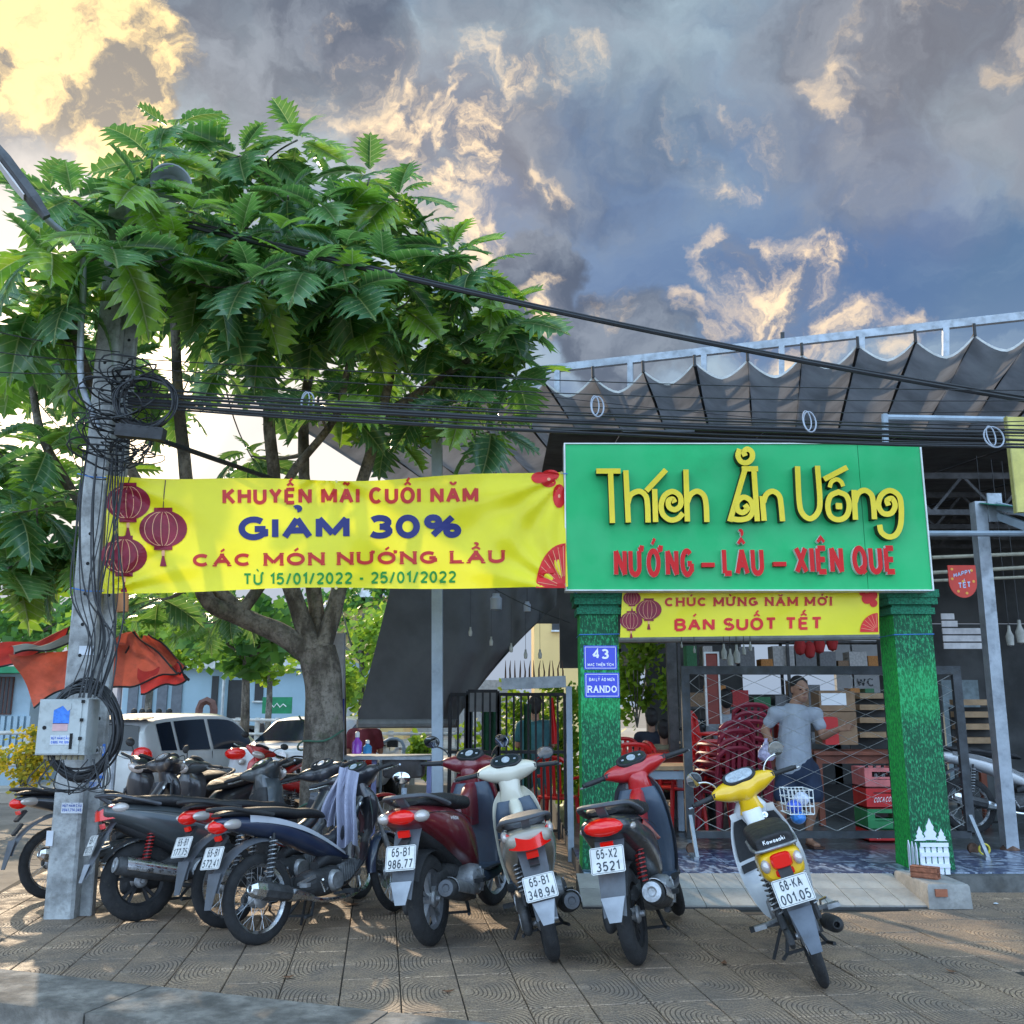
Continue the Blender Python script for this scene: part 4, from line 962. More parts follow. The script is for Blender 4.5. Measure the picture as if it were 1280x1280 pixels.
mb = MB(); mb.box((0, .2, .6), (.5, .03, 1.3)); mb.build('back_panel', M_wall, t, smooth=False)
# tall framed sign leaning in the shop
t = thing('framed_board', 'tall narrow reddish framed board standing among the chair stacks', 'board', tuple(at(892, 905, 11.0)))
a = at(885, 905, 11) - t.location; b = at(896, 817, 11) - t.location
mb = MB(); mb.box(((a.x + b.x) / 2, 0, (a.z + b.z) / 2), (b.x - a.x, .03, b.z - a.z)); mb.build('panel', mat('brown_red', (.24, .05, .035), .6), t, smooth=False)
mb = MB()
for s_ in (a.x - .01, b.x + .01): mb.box((s_, -.005, (a.z + b.z) / 2), (.02, .045, b.z - a.z + .04))
mb.box(((a.x + b.x) / 2, -.005, b.z + .01), (b.x - a.x, .045, .02)); mb.build('white_frame', M_wht, t, smooth=False)
# shield shaped new-year ornaments
def shield(px, py, hpx, wpx, Y, lab, rz=0, words=True):
    c = at(px, py, Y); s_ = Y / 1180 * 1.0; w_, h_ = wpx * s_, hpx * s_
    t = thing('shield_ornament', lab, 'ornament', (c.x, Y, c.z - h_ / 2), rz)
    out = [(-w_ / 2, h_), (w_ / 2, h_)] + [(w_ / 2 * math.cos(a), h_ * .48 * (1 - math.sin(a))) for a in [R(x) for x in range(0, 181, 12)]]
    mb = MB(); mb.prism(out, .012, Matrix(((1, 0, 0), (0, 0, -1), (0, 1, 0)))); mb.build('shield', mat('ornament_red', (.62, .04, .02), .5, var=.1), t, smooth=False)
    if words:
        mb = MB(); print_text(mb, 'HAPPY', h_ * .14, (0, -.0135, h_ * .68), (1, 0, .25), (0, 0, 1), (0, -1, 0), wt=.22, width=w_ * .66); print_text(mb, 'TẾT', h_ * .18, (.01, -.0135, h_ * .30), (1, 0, .1), (0, 0, 1), (0, -1, 0), wt=.2, width=w_ * .45); tag(mb.build('lettering', mat('pale_blue_print', (.45, .55, .75), .5), t, smooth=False), kind='stuff')
        mb = MB()
        for (x, z) in ((-.36, .88), (.34, .84), (-.38, .58), (.38, .5), (0, .5), (-.2, .2), (.1, .14)): mb.lathe([(0, 0), (w_ * .05, 0), (w_ * .05, .001), (0, .001)], (x * w_, -.014, z * h_), 'y', 8)
        tag(mb.build('flower_dots', mat('print_orange', (.8, .4, .05), .5), t, smooth=False), kind='stuff')
shield(1203, 727, 41, 35, 8.7, 'red shield shaped festive ornament hanging by the leaning post'); shield(1164, 735, 40, 34, 8.9, 'red shield ornament half hidden behind the green sign edge', R(60), False)
# hanging sundries under the shed roof
M_hw = mat('hanging_pale', (.33, .32, .28), .6, var=.3)
rr = random.Random(5)
for k, (px, py, hh) in enumerate(((905, 815, 20), (913, 822, 22), (921, 818, 24), (930, 812, 14), (868, 812, 9), (852, 806, 8), (1262, 795, 26), (1250, 860, 16), (1275, 790, 30), (938, 808, 12))):
    Y = 9.8; p = at(px, py, Y); L = hh * Y / 1180
    mb = MB(); mb.tube([(0, 0, L * .9), (0, 0, 4.1 - p.z)], .004, 5); r_ = L * .16
    t = thing('hanging_lamp', 'pale hanging lamp number %s under the shed roof' % ('one two three four five six seven eight nine ten'.split()[k]), 'lamp', tuple(p - Vector((0, 0, L / 2))))
    t['label'] = ['cluster of pale bulbs hanging just right of the framed board', 'long pale bulb hanging lowest right of the framed board', 'pale hanging bulb nearest the middle of the small banner', 'small pale bulb hanging above the gate top rail', 'small white tag hanging left of the gate', 'tiny white tag hanging at the left column', 'pale bottle lamp hanging right of the leaning post', 'short bottle lamp below the other near the right border', 'large pale lamp hanging at the right border', 'tiny pale bulb beside the hanging cluster'][k]
    mb.build('flex', M_blk_, t); mb = MB(); mb.lathe([(0, 0), (r_, L * .06), (r_ * 1.15, L * .5), (r_ * .5, L * .75), (r_ * .4, L), (0, L)], (0, 0, 0), 'z', 12); mb.build('bulb', M_hw, t)
# strings of small objects along the ceiling beam behind the small banner
pipe('shed_beam', 'long pale beam right behind the small yellow banner', [at(770, 800, 10.4), at(1120, 796, 10.4)], .035, mat('grey_beam', (.24, .24, .22), .7, dirt=.3), 'beam')
M_red_c = mat('red_cloth', (.35, .02, .02), .8, var=.3)
for k, (px, py) in enumerate(((1000, 808), (1012, 812), (1024, 806), (1040, 803))):
    p = at(px, py, 10.6); t = MB(); t.lathe([(0, .1), (.05, .07), (.07, 0), (.045, -.08), (0, -.1)], (0, 0, 0), 'z', 10); t.tube([(0, 0, .09), (0, 0, .35)], .004, 5); tag(t.build('paper_lantern', M_red_c, None, tuple(p)), ['left small dark red lantern under the shed ceiling', 'lowest small dark red lantern under the shed ceiling', 'third small dark red lantern under the shed ceiling', 'rightmost small dark red lantern under the ceiling'][k], 'lantern', 'dark red lanterns under the ceiling')

# --- the black tarpaulin hung from the awning at the left
def tarp(u, v):
    xl = 521 + (447 - 521) * v; tr = 700 - 6 * v - (0 if v < .72 else (v - .72) / .28 * 70); px = xl * (1 - u) + tr * u
    bot = 899 - (0 if u < .70 else (u - .70) / .30 * 82); py = 604 * (1 - v) + bot * v
    Y = 9.9 + .9 * u + .10 * math.sin((u * 1.35 - v * .30) * 26) * max(0, u - .35) ** 1.0 * 1.3 + .05 * math.sin(u * 7 + v * 3) * v + .035 * math.sin((u + v * .5) * 60) * max(0, u - .55)
    return at(px, py, Y)
Ot = at(540, 899, 9.9); t = thing('black_tarpaulin', 'large dark tarpaulin hanging from the awning behind the steel pole', 'tarpaulin', tuple(Ot))
mb = MB(); mb.grid(tarp, 90, 60); mb.v = lay(mb, Ot); mb.build('tarp_sheet', mat('black_tarp', (.085, .085, .086), .62, var=.18, vs=1.4, bump=.25, bs=150, dirt=.12), t, fix=False)
mb = MB(); mb.tube([tarp(u / 20, 1.0) - Ot + Vector((0, -.012, -.045)) for u in range(0, 15)], .045, 8); mb.build('grey_hem', mat('grey_hem', (.17, .175, .17), .8), t)

# goods standing on a dim rack along the back of the shop
rk = thing('storage_rack', 'dim steel storage rack full of goods at the back of the shop', 'rack', (at(985, 900, 14.2).x, 14.2, .13)); rw = 3.2
for z in (.75, 1.25, 1.75, 2.2): mb = MB(); mb.box((0, 0, z), (rw, .4, .03)); mb.build('rack_board', M_trs, rk, smooth=False)
for x in (-rw / 2, 0, rw / 2):
    for y in (-.18, .18): mb = MB(); mb.box((x, y, 1.12), (.04, .04, 2.24)); mb.build('upright', M_trs, rk, smooth=False)
gcol = [mat('goods_%s' % n, c, .6, var=.2, vs=10) for n, c in (('brown', (.25, .15, .08)), ('white', (.5, .48, .45)), ('red', (.45, .03, .03)), ('green', (.04, .18, .07)), ('orange', (.5, .2, .04)), ('grey', (.18, .18, .18)))]
gq = random.Random(44); gm = [MB().box((0, 0, .5), (1, 1, 1)).mesh('carton_body', c, False) for c in gcol]
for z in (.767, 1.267, 1.767):
    x = -rw / 2 + .12
    while x < rw / 2 - .15:
        w_ = gq.uniform(.12, .32); h_ = gq.uniform(.12, .40); k = gq.randrange(6)
        o = bpy.data.objects.new('goods_box', gm[k]); COL.objects.link(o); o.location = (rk.location.x + x + w_ / 2, 14.2 + gq.uniform(-.05, .02), .13 + z); o.scale = (w_, .28, h_); tag(o, 'small %s box among the goods on the dim storage rack' % ('brown', 'white', 'red', 'green', 'orange', 'grey')[k], 'box', 'boxes on the storage rack'); x += w_ + gq.uniform(.01, .10)
# ================================================================== MOTORBIKES
M_tyre = mat('tyre_rubber', (.018, .018, .019), .82, var=.35, vs=14, bump=.5, bs=180, dirt=.35)
M_rim = mat('cast_alloy', (.30, .31, .33), .38, .75, var=.2, vs=9, dirt=.35); M_rimb = mat('black_alloy', (.03, .03, .032), .4, .4, var=.2, dirt=.3)
M_chr = mat('chrome', (.62, .63, .64), .16, 1.0, var=.08, vs=8, dirt=.2); M_alu = mat('dull_aluminium', (.36, .37, .38), .42, .8, var=.25, vs=12, bump=.2, dirt=.35)
M_blkp = mat('textured_black_plastic', (.022, .023, .025), .55, var=.2, vs=8, bump=.15, bs=200, dirt=.3); M_seat = mat('black_vinyl', (.014, .014, .016), .48, var=.2, vs=6, bump=.25, bs=220, dirt=.2)
M_gryp = mat('grey_mudguard', (.085, .092, .105), .55, var=.2, vs=5, dirt=.4); M_engn = mat('engine_dark', (.06, .062, .065), .5, .5, var=.3, vs=14, bump=.4, dirt=.45)
M_redl = mat('red_lens', (.60, .006, .004), .12, var=0, coat=.6, emit=((.6, .01, .0), .10)); M_clr = mat('clear_lens', (.55, .50, .47), .10, .25, var=.1, coat=.7); M_org = mat('amber_lens', (.6, .2, .02), .15, var=0, coat=.5)
M_mirg = mat('mirror_glass', (.82, .85, .88), .02, 1.0, var=0); M_plt = mat('number_plate_white', (.60, .60, .58), .4, var=.1, vs=12, dirt=.2); M_plk = mat('plate_ink', (.02, .03, .04), .5)
M_glass = mat('dark_gauge_glass', (.02, .025, .03), .06, var=0, coat=.8); M_dial = mat('gauge_silver', (.45, .50, .55), .3, .3, var=.2, vs=40)
M_spk = mat('spoke_steel', (.45, .46, .47), .3, .9, var=.1)
def paint(n, c, dirt=.16, coat=.8): return mat('paint_' + n, c, .28, .0, var=.08, vs=3, coat=coat, dirt=dirt)
def lerp(a, b, t): return a + (b - a) * t
def cat_tuple(st, sub):
    P = [st[0]] + list(st) + [st[-1]]; out = []
    for i in range(1, len(P) - 2):
        for k in range(sub):
            t = k / sub; a, b, c, d = P[i - 1], P[i], P[i + 1], P[i + 2]
            out.append(tuple(.5 * ((2 * b[j]) + (c[j] - a[j]) * t + (2 * a[j] - 5 * b[j] + 4 * c[j] - d[j]) * t * t + (3 * b[j] - a[j] - 3 * c[j] + d[j]) * t ** 3) for j in range(len(b))))
    out.append(P[-2]); return out
def loftx(mb, st, n=22, e=2.5, sub=4, y0=0.0):
    return mb.rings([sring((s[0], y0, s[1]), max(s[2], .002), max(s[3], .002), n, e) for s in cat_tuple(st, sub)])
def lofty(mb, st, n=18, e=2.2, sub=4):     # (y, xc, zc, rx, rz)
    return mb.rings([sring((s[1], s[0], s[2]), max(s[3], .002), max(s[4], .002), n, e, Vector((1, 0, 0)), Vector((0, 0, 1))) for s in cat_tuple(st, sub)])
def loftz(mb, st, n=20, e=2.6, sub=4):     # (z, xc, rx, ry)
    return mb.rings([sring((s[1], 0, s[0]), max(s[2], .002), max(s[3], .002), n, e, Vector((1, 0, 0)), Vector((0, 1, 0))) for s in cat_tuple(st, sub)])
def shell(mb, fn, nu, nv, th):
    a = [[Vector(fn(i / nu, j / nv)) for i in range(nu + 1)] for j in range(nv + 1)]
    th = Vector(th); A = [p for r in a for p in r]; B = [p + th for r in a for p in r]; N = len(A); w = nu + 1
    fs = []
    for j in range(nv):
        for i in range(nu):
            q = (j * w + i, j * w + i + 1, (j + 1) * w + i + 1, (j + 1) * w + i); fs.append(q); fs.append(tuple(N + k for k in reversed(q)))
    for i in range(nu): fs.append((i, i + N, i + 1 + N, i + 1)); k = nv * w + i; fs.append((k, k + 1, k + 1 + N, k + N))
    for j in range(nv): k = j * w; fs.append((k, k + w, k + w + N, k + N)); k = j * w + nu; fs.append((k, k + N, k + w + N, k + w))
    return mb.add(A + B, fs)
def ellipsoid(mb, c, r, n=14, m=8, M=None):
    rs = []
    for j in range(m + 1):
        a = -PI / 2 + PI * j / m; ring = []
        for k in range(n):
            b = 2 * PI * k / n; p = Vector((r[0] * math.sin(a), r[1] * math.cos(a) * math.cos(b), r[2] * math.cos(a) * math.sin(b)))
            if j in (0, m): p = Vector((r[0] * math.sin(a), r[1] * .01 * math.cos(b), r[2] * .01 * math.sin(b)))
            if M is not None: p = M @ p
            ring.append(p + Vector(c))
        rs.append(ring)
    return mb.rings(rs)
def coil(c0, c1, r, turns, n=8):
    c0, c1 = Vector(c0), Vector(c1); d = (c1 - c0).normalized(); x = d.cross(Vector((0, 1, 0))).normalized(); y = d.cross(x)
    return [c0.lerp(c1, i / (turns * n)) + (x * math.cos(2 * PI * i / n) + y * math.sin(2 * PI * i / n)) * r for i in range(turns * n + 1)]

class Bike:
    def __init__(s, name, lab, cat, loc, heading, lean, steer=0.0, scale=1.0):
        s.t = thing(name, lab, cat, loc)
        # heading: degrees to the right of the depth axis; lean: degrees to the rider's left
        s.t.rotation_mode = 'QUATERNION'
        s.t.rotation_quaternion = (Matrix.Rotation(R(90 - heading), 3, 'Z') @ Matrix.Rotation(-R(lean), 3, 'X')).to_quaternion()
        s.t.scale = (scale,) * 3
        ax = Vector((-.42, 0, .907)); p = Vector((1.02, 0, .9))
        s.S = Matrix.Translation(p) @ Matrix.Rotation(R(steer), 4, ax) @ Matrix.Translation(-p)
    def p(s, name, mb, m, steer=False, parent=None, smooth=True, angle=38, kind=None):
        if not mb.v: return None
        if steer: mb.v = [tuple(s.S @ Vector(v)) for v in mb.v]
        o = mb.build(name, m, parent or s.t, smooth=smooth, angle=angle)
        if kind: o['kind'] = kind
        return o
    def wheel(s, name, x, r, tw, style, steer=False, rim_m=None, hub=.05, disc=0, z=None):
        z = r if z is None else z; c = (x, 0, z); hd = s
        tr = r - tw * .95; n = 72; prof = []
        for k in range(13):
            a = PI * k / 12; prof.append((tr + (r - tr) * math.sin(a) ** .75, -tw / 2 * math.cos(a) * (1 if 0 < k < 12 else .82)))
        rings = []
        for k in range(n):
            a = 2 * PI * k / n; ring = []
            for q, (pr, py) in enumerate(prof):
                g = .0035 if (2 < q < 10 and (k + abs(q - 6)) % 4 == 0) or q == 6 and k % 2 else 0
                rr_ = pr - g; ring.append(Vector((x + rr_ * math.cos(a), py, z + rr_ * math.sin(a))))
            rings.append(ring)
        mb = MB(); mb.rings(rings, closed=True)
        w = bpy.data.objects.new(name, None); COL.objects.link(w); w.parent = s.t
        s.p('tyre', mb, M_tyre, steer, w, angle=60)
        rm = rim_m or M_rim
        mb = MB(); q = tw * .36
        pr = [(tr + .004, -q), (tr + .008, -q * .9), (tr - .008, -q * .55), (tr - .020, -q * .3), (tr - .020, q * .3), (tr - .008, q * .55), (tr + .008, q * .9), (tr + .004, q)]
        mb.rings([[Vector((x + a_ * math.cos(2 * PI * k / 48), b_, z + a_ * math.sin(2 * PI * k / 48))) for a_, b_ in pr] for k in range(48)], closed=True)
        if style == 'cast':
            for k in range(5):
                for dd in (-.16, .16):
                    a = 2 * PI * k / 5 + .3; mb.bar((x + .03 * math.cos(a), 0, z + .03 * math.sin(a)), (x + (tr - .015) * math.cos(a + dd), 0, z + (tr - .015) * math.sin(a + dd)), .020, .032, up=(0, 1, 0))
            s.p('rim', mb, rm, steer, w)
        else:
            s.p('rim', mb, M_chr, steer, w)
            mb = MB()
            for k in range(32):
                a = 2 * PI * k / 32; sd_ = (1 if k % 2 else -1); b = a + (.55 if k % 4 < 2 else -.55)
                mb.tube([(x + hub * .9 * math.cos(b), sd_ * tw * .42, z + hub * .9 * math.sin(b)), (x + (tr - .012) * math.cos(a), sd_ * .004, z + (tr - .012) * math.sin(a))], .0016, 4)
            s.p('spokes', mb, M_spk, steer, w, kind='stuff')
        mb = MB(); mb.lathe([(0, -tw * .85), (.016, -tw * .85), (.018, -tw * .6), (hub * .8, -tw * .55), (hub, -tw * .42), (hub * .75, -tw * .2), (hub * .75, tw * .2), (hub, tw * .42), (hub * .8, tw * .55), (.018, tw * .6), (.016, tw * .85), (0, tw * .85)], c, 'y', 20)
        s.p('hub', mb, M_alu, steer, w)
        if disc:
            mb = MB(); mb.lathe([(disc * .55, tw * .62), (disc, tw * .62), (disc, tw * .68), (disc * .55, tw * .68)], c, 'y', 32); s.p('brake_disc', mb, M_chr, steer, w)
            mb = MB(); mb.box((x - disc * .8, tw * .65, z + disc * .5), (.05, .05, .08), (0, R(30), 0)); s.p('brake_caliper', mb, M_engn, steer, w)
        return w
    def plate(s, c, rows, alpha=25, label=None):
        a = R(alpha); N = Vector((-math.cos(a), 0, math.sin(a))); V = Vector((math.sin(a), 0, math.cos(a))); U = Vector((0, -1, 0)); c = Vector(c)
        Mx = Matrix((U, V, N)).transposed()
        mb = MB(); w_, h_, q = .095, .07, .008
        out = [(-w_ + q, -h_), (w_ - q, -h_), (w_, -h_ + q), (w_, h_ - q), (w_ - q, h_), (-w_ + q, h_), (-w_, h_ - q), (-w_, -h_ + q)]
        mb.prism(out, .003, Mx, c); pl = s.p('number_plate', mb, M_plt, smooth=False)
        if rows:
            mb = MB(); o = c + N * .0036
            print_text(mb, rows[0], .050, o + V * .008, U, V, N, wt=.15, width=.115 if len(rows[0]) < 6 else .13, xs=.8); print_text(mb, rows[1], .050, o - V * .058, U, V, N, wt=.15, width=.13 if len(rows[1]) < 5 else .155, xs=.8)
            for sg in (-1, 1): mb.bar(o + V * sg * .064 - U * .088, o + V * sg * .064 + U * .088, .002, .0006, up=N); mb.bar(o + U * sg * .089 - V * .063, o + U * sg * .089 + V * .063, .002, .0006, up=N)
            s.p('plate_lettering', mb, M_plk, parent=pl, smooth=False, kind='stuff')
        return pl
    def mirror(s, side, base, tip, m=None, r=(.062, .045), yaw=0):
        base, tip = Vector(base), Vector(tip); base.y *= side; tip.y *= side
        h = bpy.data.objects.new('mirror', None); COL.objects.link(h); h.parent = s.t
        mb = MB(); mb.tube(bez(base, (base + tip) / 2 + Vector((.02, -.02 * side, .04)), tip, 6), .006, 6); s.p('stem', mb, M_blkp if m is None else M_chr, True, h)
        Mz = Matrix.Rotation(R(yaw), 3, 'Z') @ Matrix.Rotation(R(-12), 3, 'Y'); c = tip + Vector((0, .02 * side, .03))
        mb = MB(); n = 22; prof = ((0.0, 0.98), (.006, 1.03), (.02, .9), (.034, .5), (.038, .05))
        mb.rings([[c + Mz @ Vector((x, r[0] * k * math.cos(2 * PI * i / n), r[1] * k * math.sin(2 * PI * i / n))) for i in range(n)] for x, k in prof]); s.p('housing', mb, m or M_blkp, True, h)
        mb = MB(); mb.rings([[c + Mz @ Vector((x, r[0] * k * math.cos(2 * PI * i / n), r[1] * k * math.sin(2 * PI * i / n))) for i in range(n)] for x, k in ((-.0005, .93), (-.002, .92), (-.003, .5), (-.0035, .02))]); s.p('glass', mb, M_mirg, True, h)
    def bars(s, cover_m, top_z=1.0, dash='long', wide=.36, gauge_m=None, big=1.0, kick=0, key=True):
        x0 = .985; z0 = top_z; b = big
        mb = MB()
        lofty(mb, [(-.215, x0 - .055, z0 + .015, .024, .022), (-.19, x0 - .05, z0 + .016, .033 * b, .03 * b), (-.13, x0 - .02, z0 + .008, .060 * b, .050 * b), (-.07, x0 + .02, z0, .085 * b, .062 * b), (0, x0 + .03, z0 - .008, .10 * b, .082 * b),
                   (.07, x0 + .02, z0, .085 * b, .062 * b), (.13, x0 - .02, z0 + .008, .060 * b, .050 * b), (.19, x0 - .05, z0 + .016, .033 * b, .03 * b), (.215, x0 - .055, z0 + .015, .024, .022)], 20, 2.3)
        hc = s.p('handlebar_cover', mb, cover_m, True)
        # instrument panel facing the rider
        N = Vector((-.62, 0, .78)); V = Vector((.78, 0, .62)); U = Vector((0, -1, 0)); c = Vector((x0 - .038, 0, z0 + .066 * b))
        W_, H_ = (.085 * b, .045 * b) if dash == 'long' else (.095, .052)
        Mx = Matrix((U, V, N)).transposed(); n = 26
        mb = MB(); el = lambda k: [(W_ * k * math.copysign(abs(math.cos(2 * PI * i / n)) ** .75, math.cos(2 * PI * i / n)), H_ * k * math.copysign(abs(math.sin(2 * PI * i / n)) ** .75, math.sin(2 * PI * i / n))) for i in range(n)]
        mb.rings([[c + Mx @ Vector((p_[0], p_[1], zz)) for p_ in el(k)] for k, zz in ((1.1, -.02), (1.08, .004), (1.0, .009), (.94, .005))]); s.p('gauge_bezel', mb, M_blkp, True, hc)
        mb = MB(); mb.rings([[c + Mx @ Vector((p_[0], p_[1], zz)) for p_ in el(k)] for k, zz in ((.9, .002), (.88, .0075), (.4, .0085))]); s.p('gauge_glass', mb, gauge_m or M_glass, True, hc)
        mb = MB(); mb.lathe([(0, 0), (.030, 0), (.030, .003), (.026, .003), (.025, .001), (0, .001)], c + N * .009, 'z', 18, Mx); mb.bar(c + N * .0115, c + N * .0115 + V * .018 + U * .012, .002, .001)
        for k in (-1, 1): mb.box(c + U * k * W_ * .62 + N * .009, (.016, .012, .003), Mx)
        s.p('dial', mb, M_dial, True, hc)
        for sd_ in (-1, 1):
            mb = MB(); g0 = Vector((x0 - .055, sd_ * .212, z0 + .015)); g1 = Vector((x0 - .095, sd_ * wide, z0 + .012)); mb.tube([g0, g0.lerp(g1, .1), g0.lerp(g1, .12), g1], [.022, .022, .0165, .0165], 12); mb.tube([g1, g1 + (g1 - g0).normalized() * .02], .013, 10)
            s.p('grip', mb, M_blkp, True)
            mb = MB(); d = (g1 - g0).normalized(); mb.tube([g0 + Vector((.03, 0, -.01)), g0 + d * .05 + Vector((.055, 0, -.015)), g0 + d * .15 + Vector((.06, 0, -.015)), g0 + d * .19 + Vector((.05, 0, -.012))], [.008, .008, .006, .008], 6); s.p('brake_lever', mb, M_chr if kick else M_alu, True)
            mb = MB(); mb.box(g0 + Vector((-.022, -.02 * sd_, .006)), (.018, .04, .026)); s.p('switch_block', mb, M_blkp, True, hc)
        if key:
            mb = MB(); mb.lathe([(0, 0), (.02, 0), (.02, .012), (.012, .015), (0, .014)], (.93, -.07, .80), 'z', 14, Matrix.Rotation(R(-70), 3, 'Y')); mb.box((.915, -.07, .805), (.012, .004, .02)); s.p('ignition_lock', mb, M_chr)
        # headlamp on the front
        mb = MB(); ellipsoid(mb, (x0 + .115 * b, 0, z0 - .015), (.035, .085 * b, .045 * b)); s.p('headlamp', mb, M_clr, True)
    def fork(s, x, r, m=None, fender=None, tw=.08):
        for sd_ in (-1, 1):
            mb = MB(); a = Vector((x, sd_ * (tw * .75 + .012), r)); b = Vector((x - .22, sd_ * (tw * .75 + .012), .82)); b2 = a.lerp(b, .5); mb.tube([a, b2, b2, b], [.022, .022, .014, .014], 10); s.p('fork_leg', mb, m or M_engn, True)
        if fender:
            mb = MB(); R_ = r + .028
            shell(mb, lambda u, v: (x + (R_ - .030 * (2 * u - 1) ** 2) * math.cos(R(lerp(40, 176, v))), (2 * u - 1) * (tw * .72) * (1 - .25 * abs(2 * v - 1) ** 3), r + (R_ - .030 * (2 * u - 1) ** 2) * math.sin(R(lerp(40, 176, v)))), 8, 16, (0, 0, .004)); s.p('front_fender', mb, fender, True)
    def shock(s, y, a=(.03, .33), b=(.16, .70), m=None):
        a, b = Vector((a[0], y, a[1])), Vector((b[0], y, b[1])); mb = MB(); mb.tube([a, a.lerp(b, .4), a.lerp(b, .4), b], [.018, .018, .010, .010], 8); so_ = s.p('shock_absorber', mb, M_blkp)
        mb = MB(); mb.tube(coil(a.lerp(b, .22), a.lerp(b, .92), .026, 9), .0045, 5); s.p('spring', mb, m or M_alu, parent=so_)
    def stand(s, left=True):
        mb = MB(); mb.tube([(.50, .10, .22), (.54, .20, .06 if left else .2), (.55, .26, -.045)], .010, 7); mb.box((.55, .265, -.05), (.05, .035, .008)); s.p('side_stand', mb, M_blkp)
    def centre(s):
        mb = MB()
        for sd_ in (-1, 1): mb.tube([(.42, .07 * sd_, .22), (.34, .12 * sd_, .12), (.26, .15 * sd_, .12)], .011, 7)
        mb.bar((.34, -.12, .12), (.34, .12, .12), .015, .015); s.p('centre_stand', mb, M_blkp)

def scooter(lab, loc, heading, lean, steer=0, body=None, inner=None, cover=None, plate=None, r=.262, tw=.095, wheel_m=None, mirrors=3, tail='v', rail_m=None, seat_m=None, apron=None, wheel_style='cast', name='motor_scooter', simple=False, muff='short', big=1.15, stripe=None, back_panel=None, mir_m=None, decal=None, pz=.548, top=1.0):
    B = Bike(name, lab, 'motorbike' if name == 'motorbike' else 'scooter', loc, heading, lean, steer); body = body or paint('grey', (.1, .1, .1)); inner = inner or M_blkp; cover = cover or body
    B.wheel('rear_wheel', 0, r, tw, wheel_style, rim_m=wheel_m); B.wheel('front_wheel', 1.24, r, tw * .85, wheel_style, True, rim_m=wheel_m, disc=.10)
    B.fork(1.24, r, None, body, tw)
    # rear cowl in two halves with the tail section
    mb = MB(); loftx(mb, [(-.292, .768, .10, .028), (-.27, .766, .130, .050), (-.17, .748, .152, .076), (.02, .695, .172, .115), (.2, .635, .175, .150), (.36, .575, .168, .175), (.50, .510, .150, .185), (.60, .450, .125, .160), (.66, .40, .10, .11)], 26, 2.7); cw = B.p('rear_cowl', mb, body)
    if stripe:
        for sd_ in (-1, 1):
            mb = MB(); shell(mb, lambda u, v: (lerp(-.02, .46, u), sd_ * (.179 - .02 * abs(2 * v - 1) ** 2 - .012 * abs(u - .35)), lerp(.755, .60, u) + (v - .5) * .06 * (1 - u * .6)), 14, 4, (0, .003 * sd_, 0)); B.p('side_stripe', mb, stripe, parent=cw)
    mb = MB(); loftx(mb, [(-.20, .69, .07, .03), (-.08, .645, .085, .055), (.12, .58, .10, .09), (.36, .50, .11, .13), (.5, .44, .10, .12)], 18, 2.4); B.p('under_cowl', mb, M_blkp)
    # seat
    mb = MB(); loftx(mb, [(-.20, .838, .075, .012), (-.15, .842, .115, .030), (.0, .832, .140, .040), (.18, .822, .150, .046), (.28, .806, .150, .048), (.42, .79, .145, .046), (.56, .775, .115, .040), (.66, .75, .07, .028), (.69, .735, .03, .01)], 24, 2.9); st = B.p('seat', mb, seat_m or M_seat)
    mb = MB(); mb.tube([(.27, -.150, .80), (.265, -.12, .848), (.26, 0, .858), (.265, .12, .848), (.27, .150, .80)], .004, 6); B.p('seat_seam', mb, M_blkp, parent=st)
    # grab rail
    mb = MB(); pts = catm([(.08, -.155, .80), (-.05, -.155, .835), (-.20, -.135, .875), (-.295, -.06, .885), (-.31, 0, .885), (-.295, .06, .885), (-.20, .135, .875), (-.05, .155, .835), (.08, .155, .80)], 4)
    mb.rings([sring(p_, .013, .021, 10, 2.2, Vector((0, 0, 1)), (Vector((-.05, 0, .8)) - p_).cross(Vector((0, 0, 1))).normalized().cross(Vector((0, 0, 1)))) for p_ in pts]); mb.bar((-.19, 0, .80), (-.30, 0, .88), .05, .02); B.p('grab_rail', mb, rail_m or M_gryp)
    # tail lamp
    tx = -.288
    if tail == 'v':
        mb = MB(); ellipsoid(mb, (tx + .012, 0, .768), (.050, .095, .044)); tl_ = B.p('tail_lamp', mb, M_redl)
        for sd_ in (-1, 1): mb = MB(); ellipsoid(mb, (tx + .030, sd_ * .118, .765), (.060, .046, .036)); B.p('turn_lamp', mb, M_clr)
    elif tail == 'wide':
        mb = MB(); shell(mb, lambda u, v: (tx - .036 + .085 * abs(2 * u - 1) ** 2.2, (2 * u - 1) * .128, lerp(.705, .765, v) + .035 * abs(2 * u - 1) ** 1.5 * (.4 + v)), 18, 5, (.03, 0, 0)); B.p('tail_lamp', mb, M_redl)
        for sd_ in (-1, 1): mb = MB(); ellipsoid(mb, (tx + .100, sd_ * .137, .79), (.060, .026, .036)); B.p('turn_lamp', mb, M_clr)
    else:
        mb = MB(); ellipsoid(mb, (tx + .008, 0, .768), (.055, .115, .050)); B.p('tail_lamp', mb, M_redl)
        for sd_ in (-1, 1): mb = MB(); ellipsoid(mb, (tx + .11, sd_ * .135, .75), (.055, .026, .022)); B.p('turn_lamp', mb, M_clr)
    # mudguard, reflector, plate
    mb = MB(); shell(mb, lambda u, v: (lerp(-.20, -.385, v ** .8) - .0 * u, (2 * u - 1) * lerp(.085, .062, v) , lerp(.70, .335, v) - .012 * (2 * u - 1) ** 2), 6, 12, (.010, 0, .008)); mg = B.p('mudguard', mb, M_gryp)
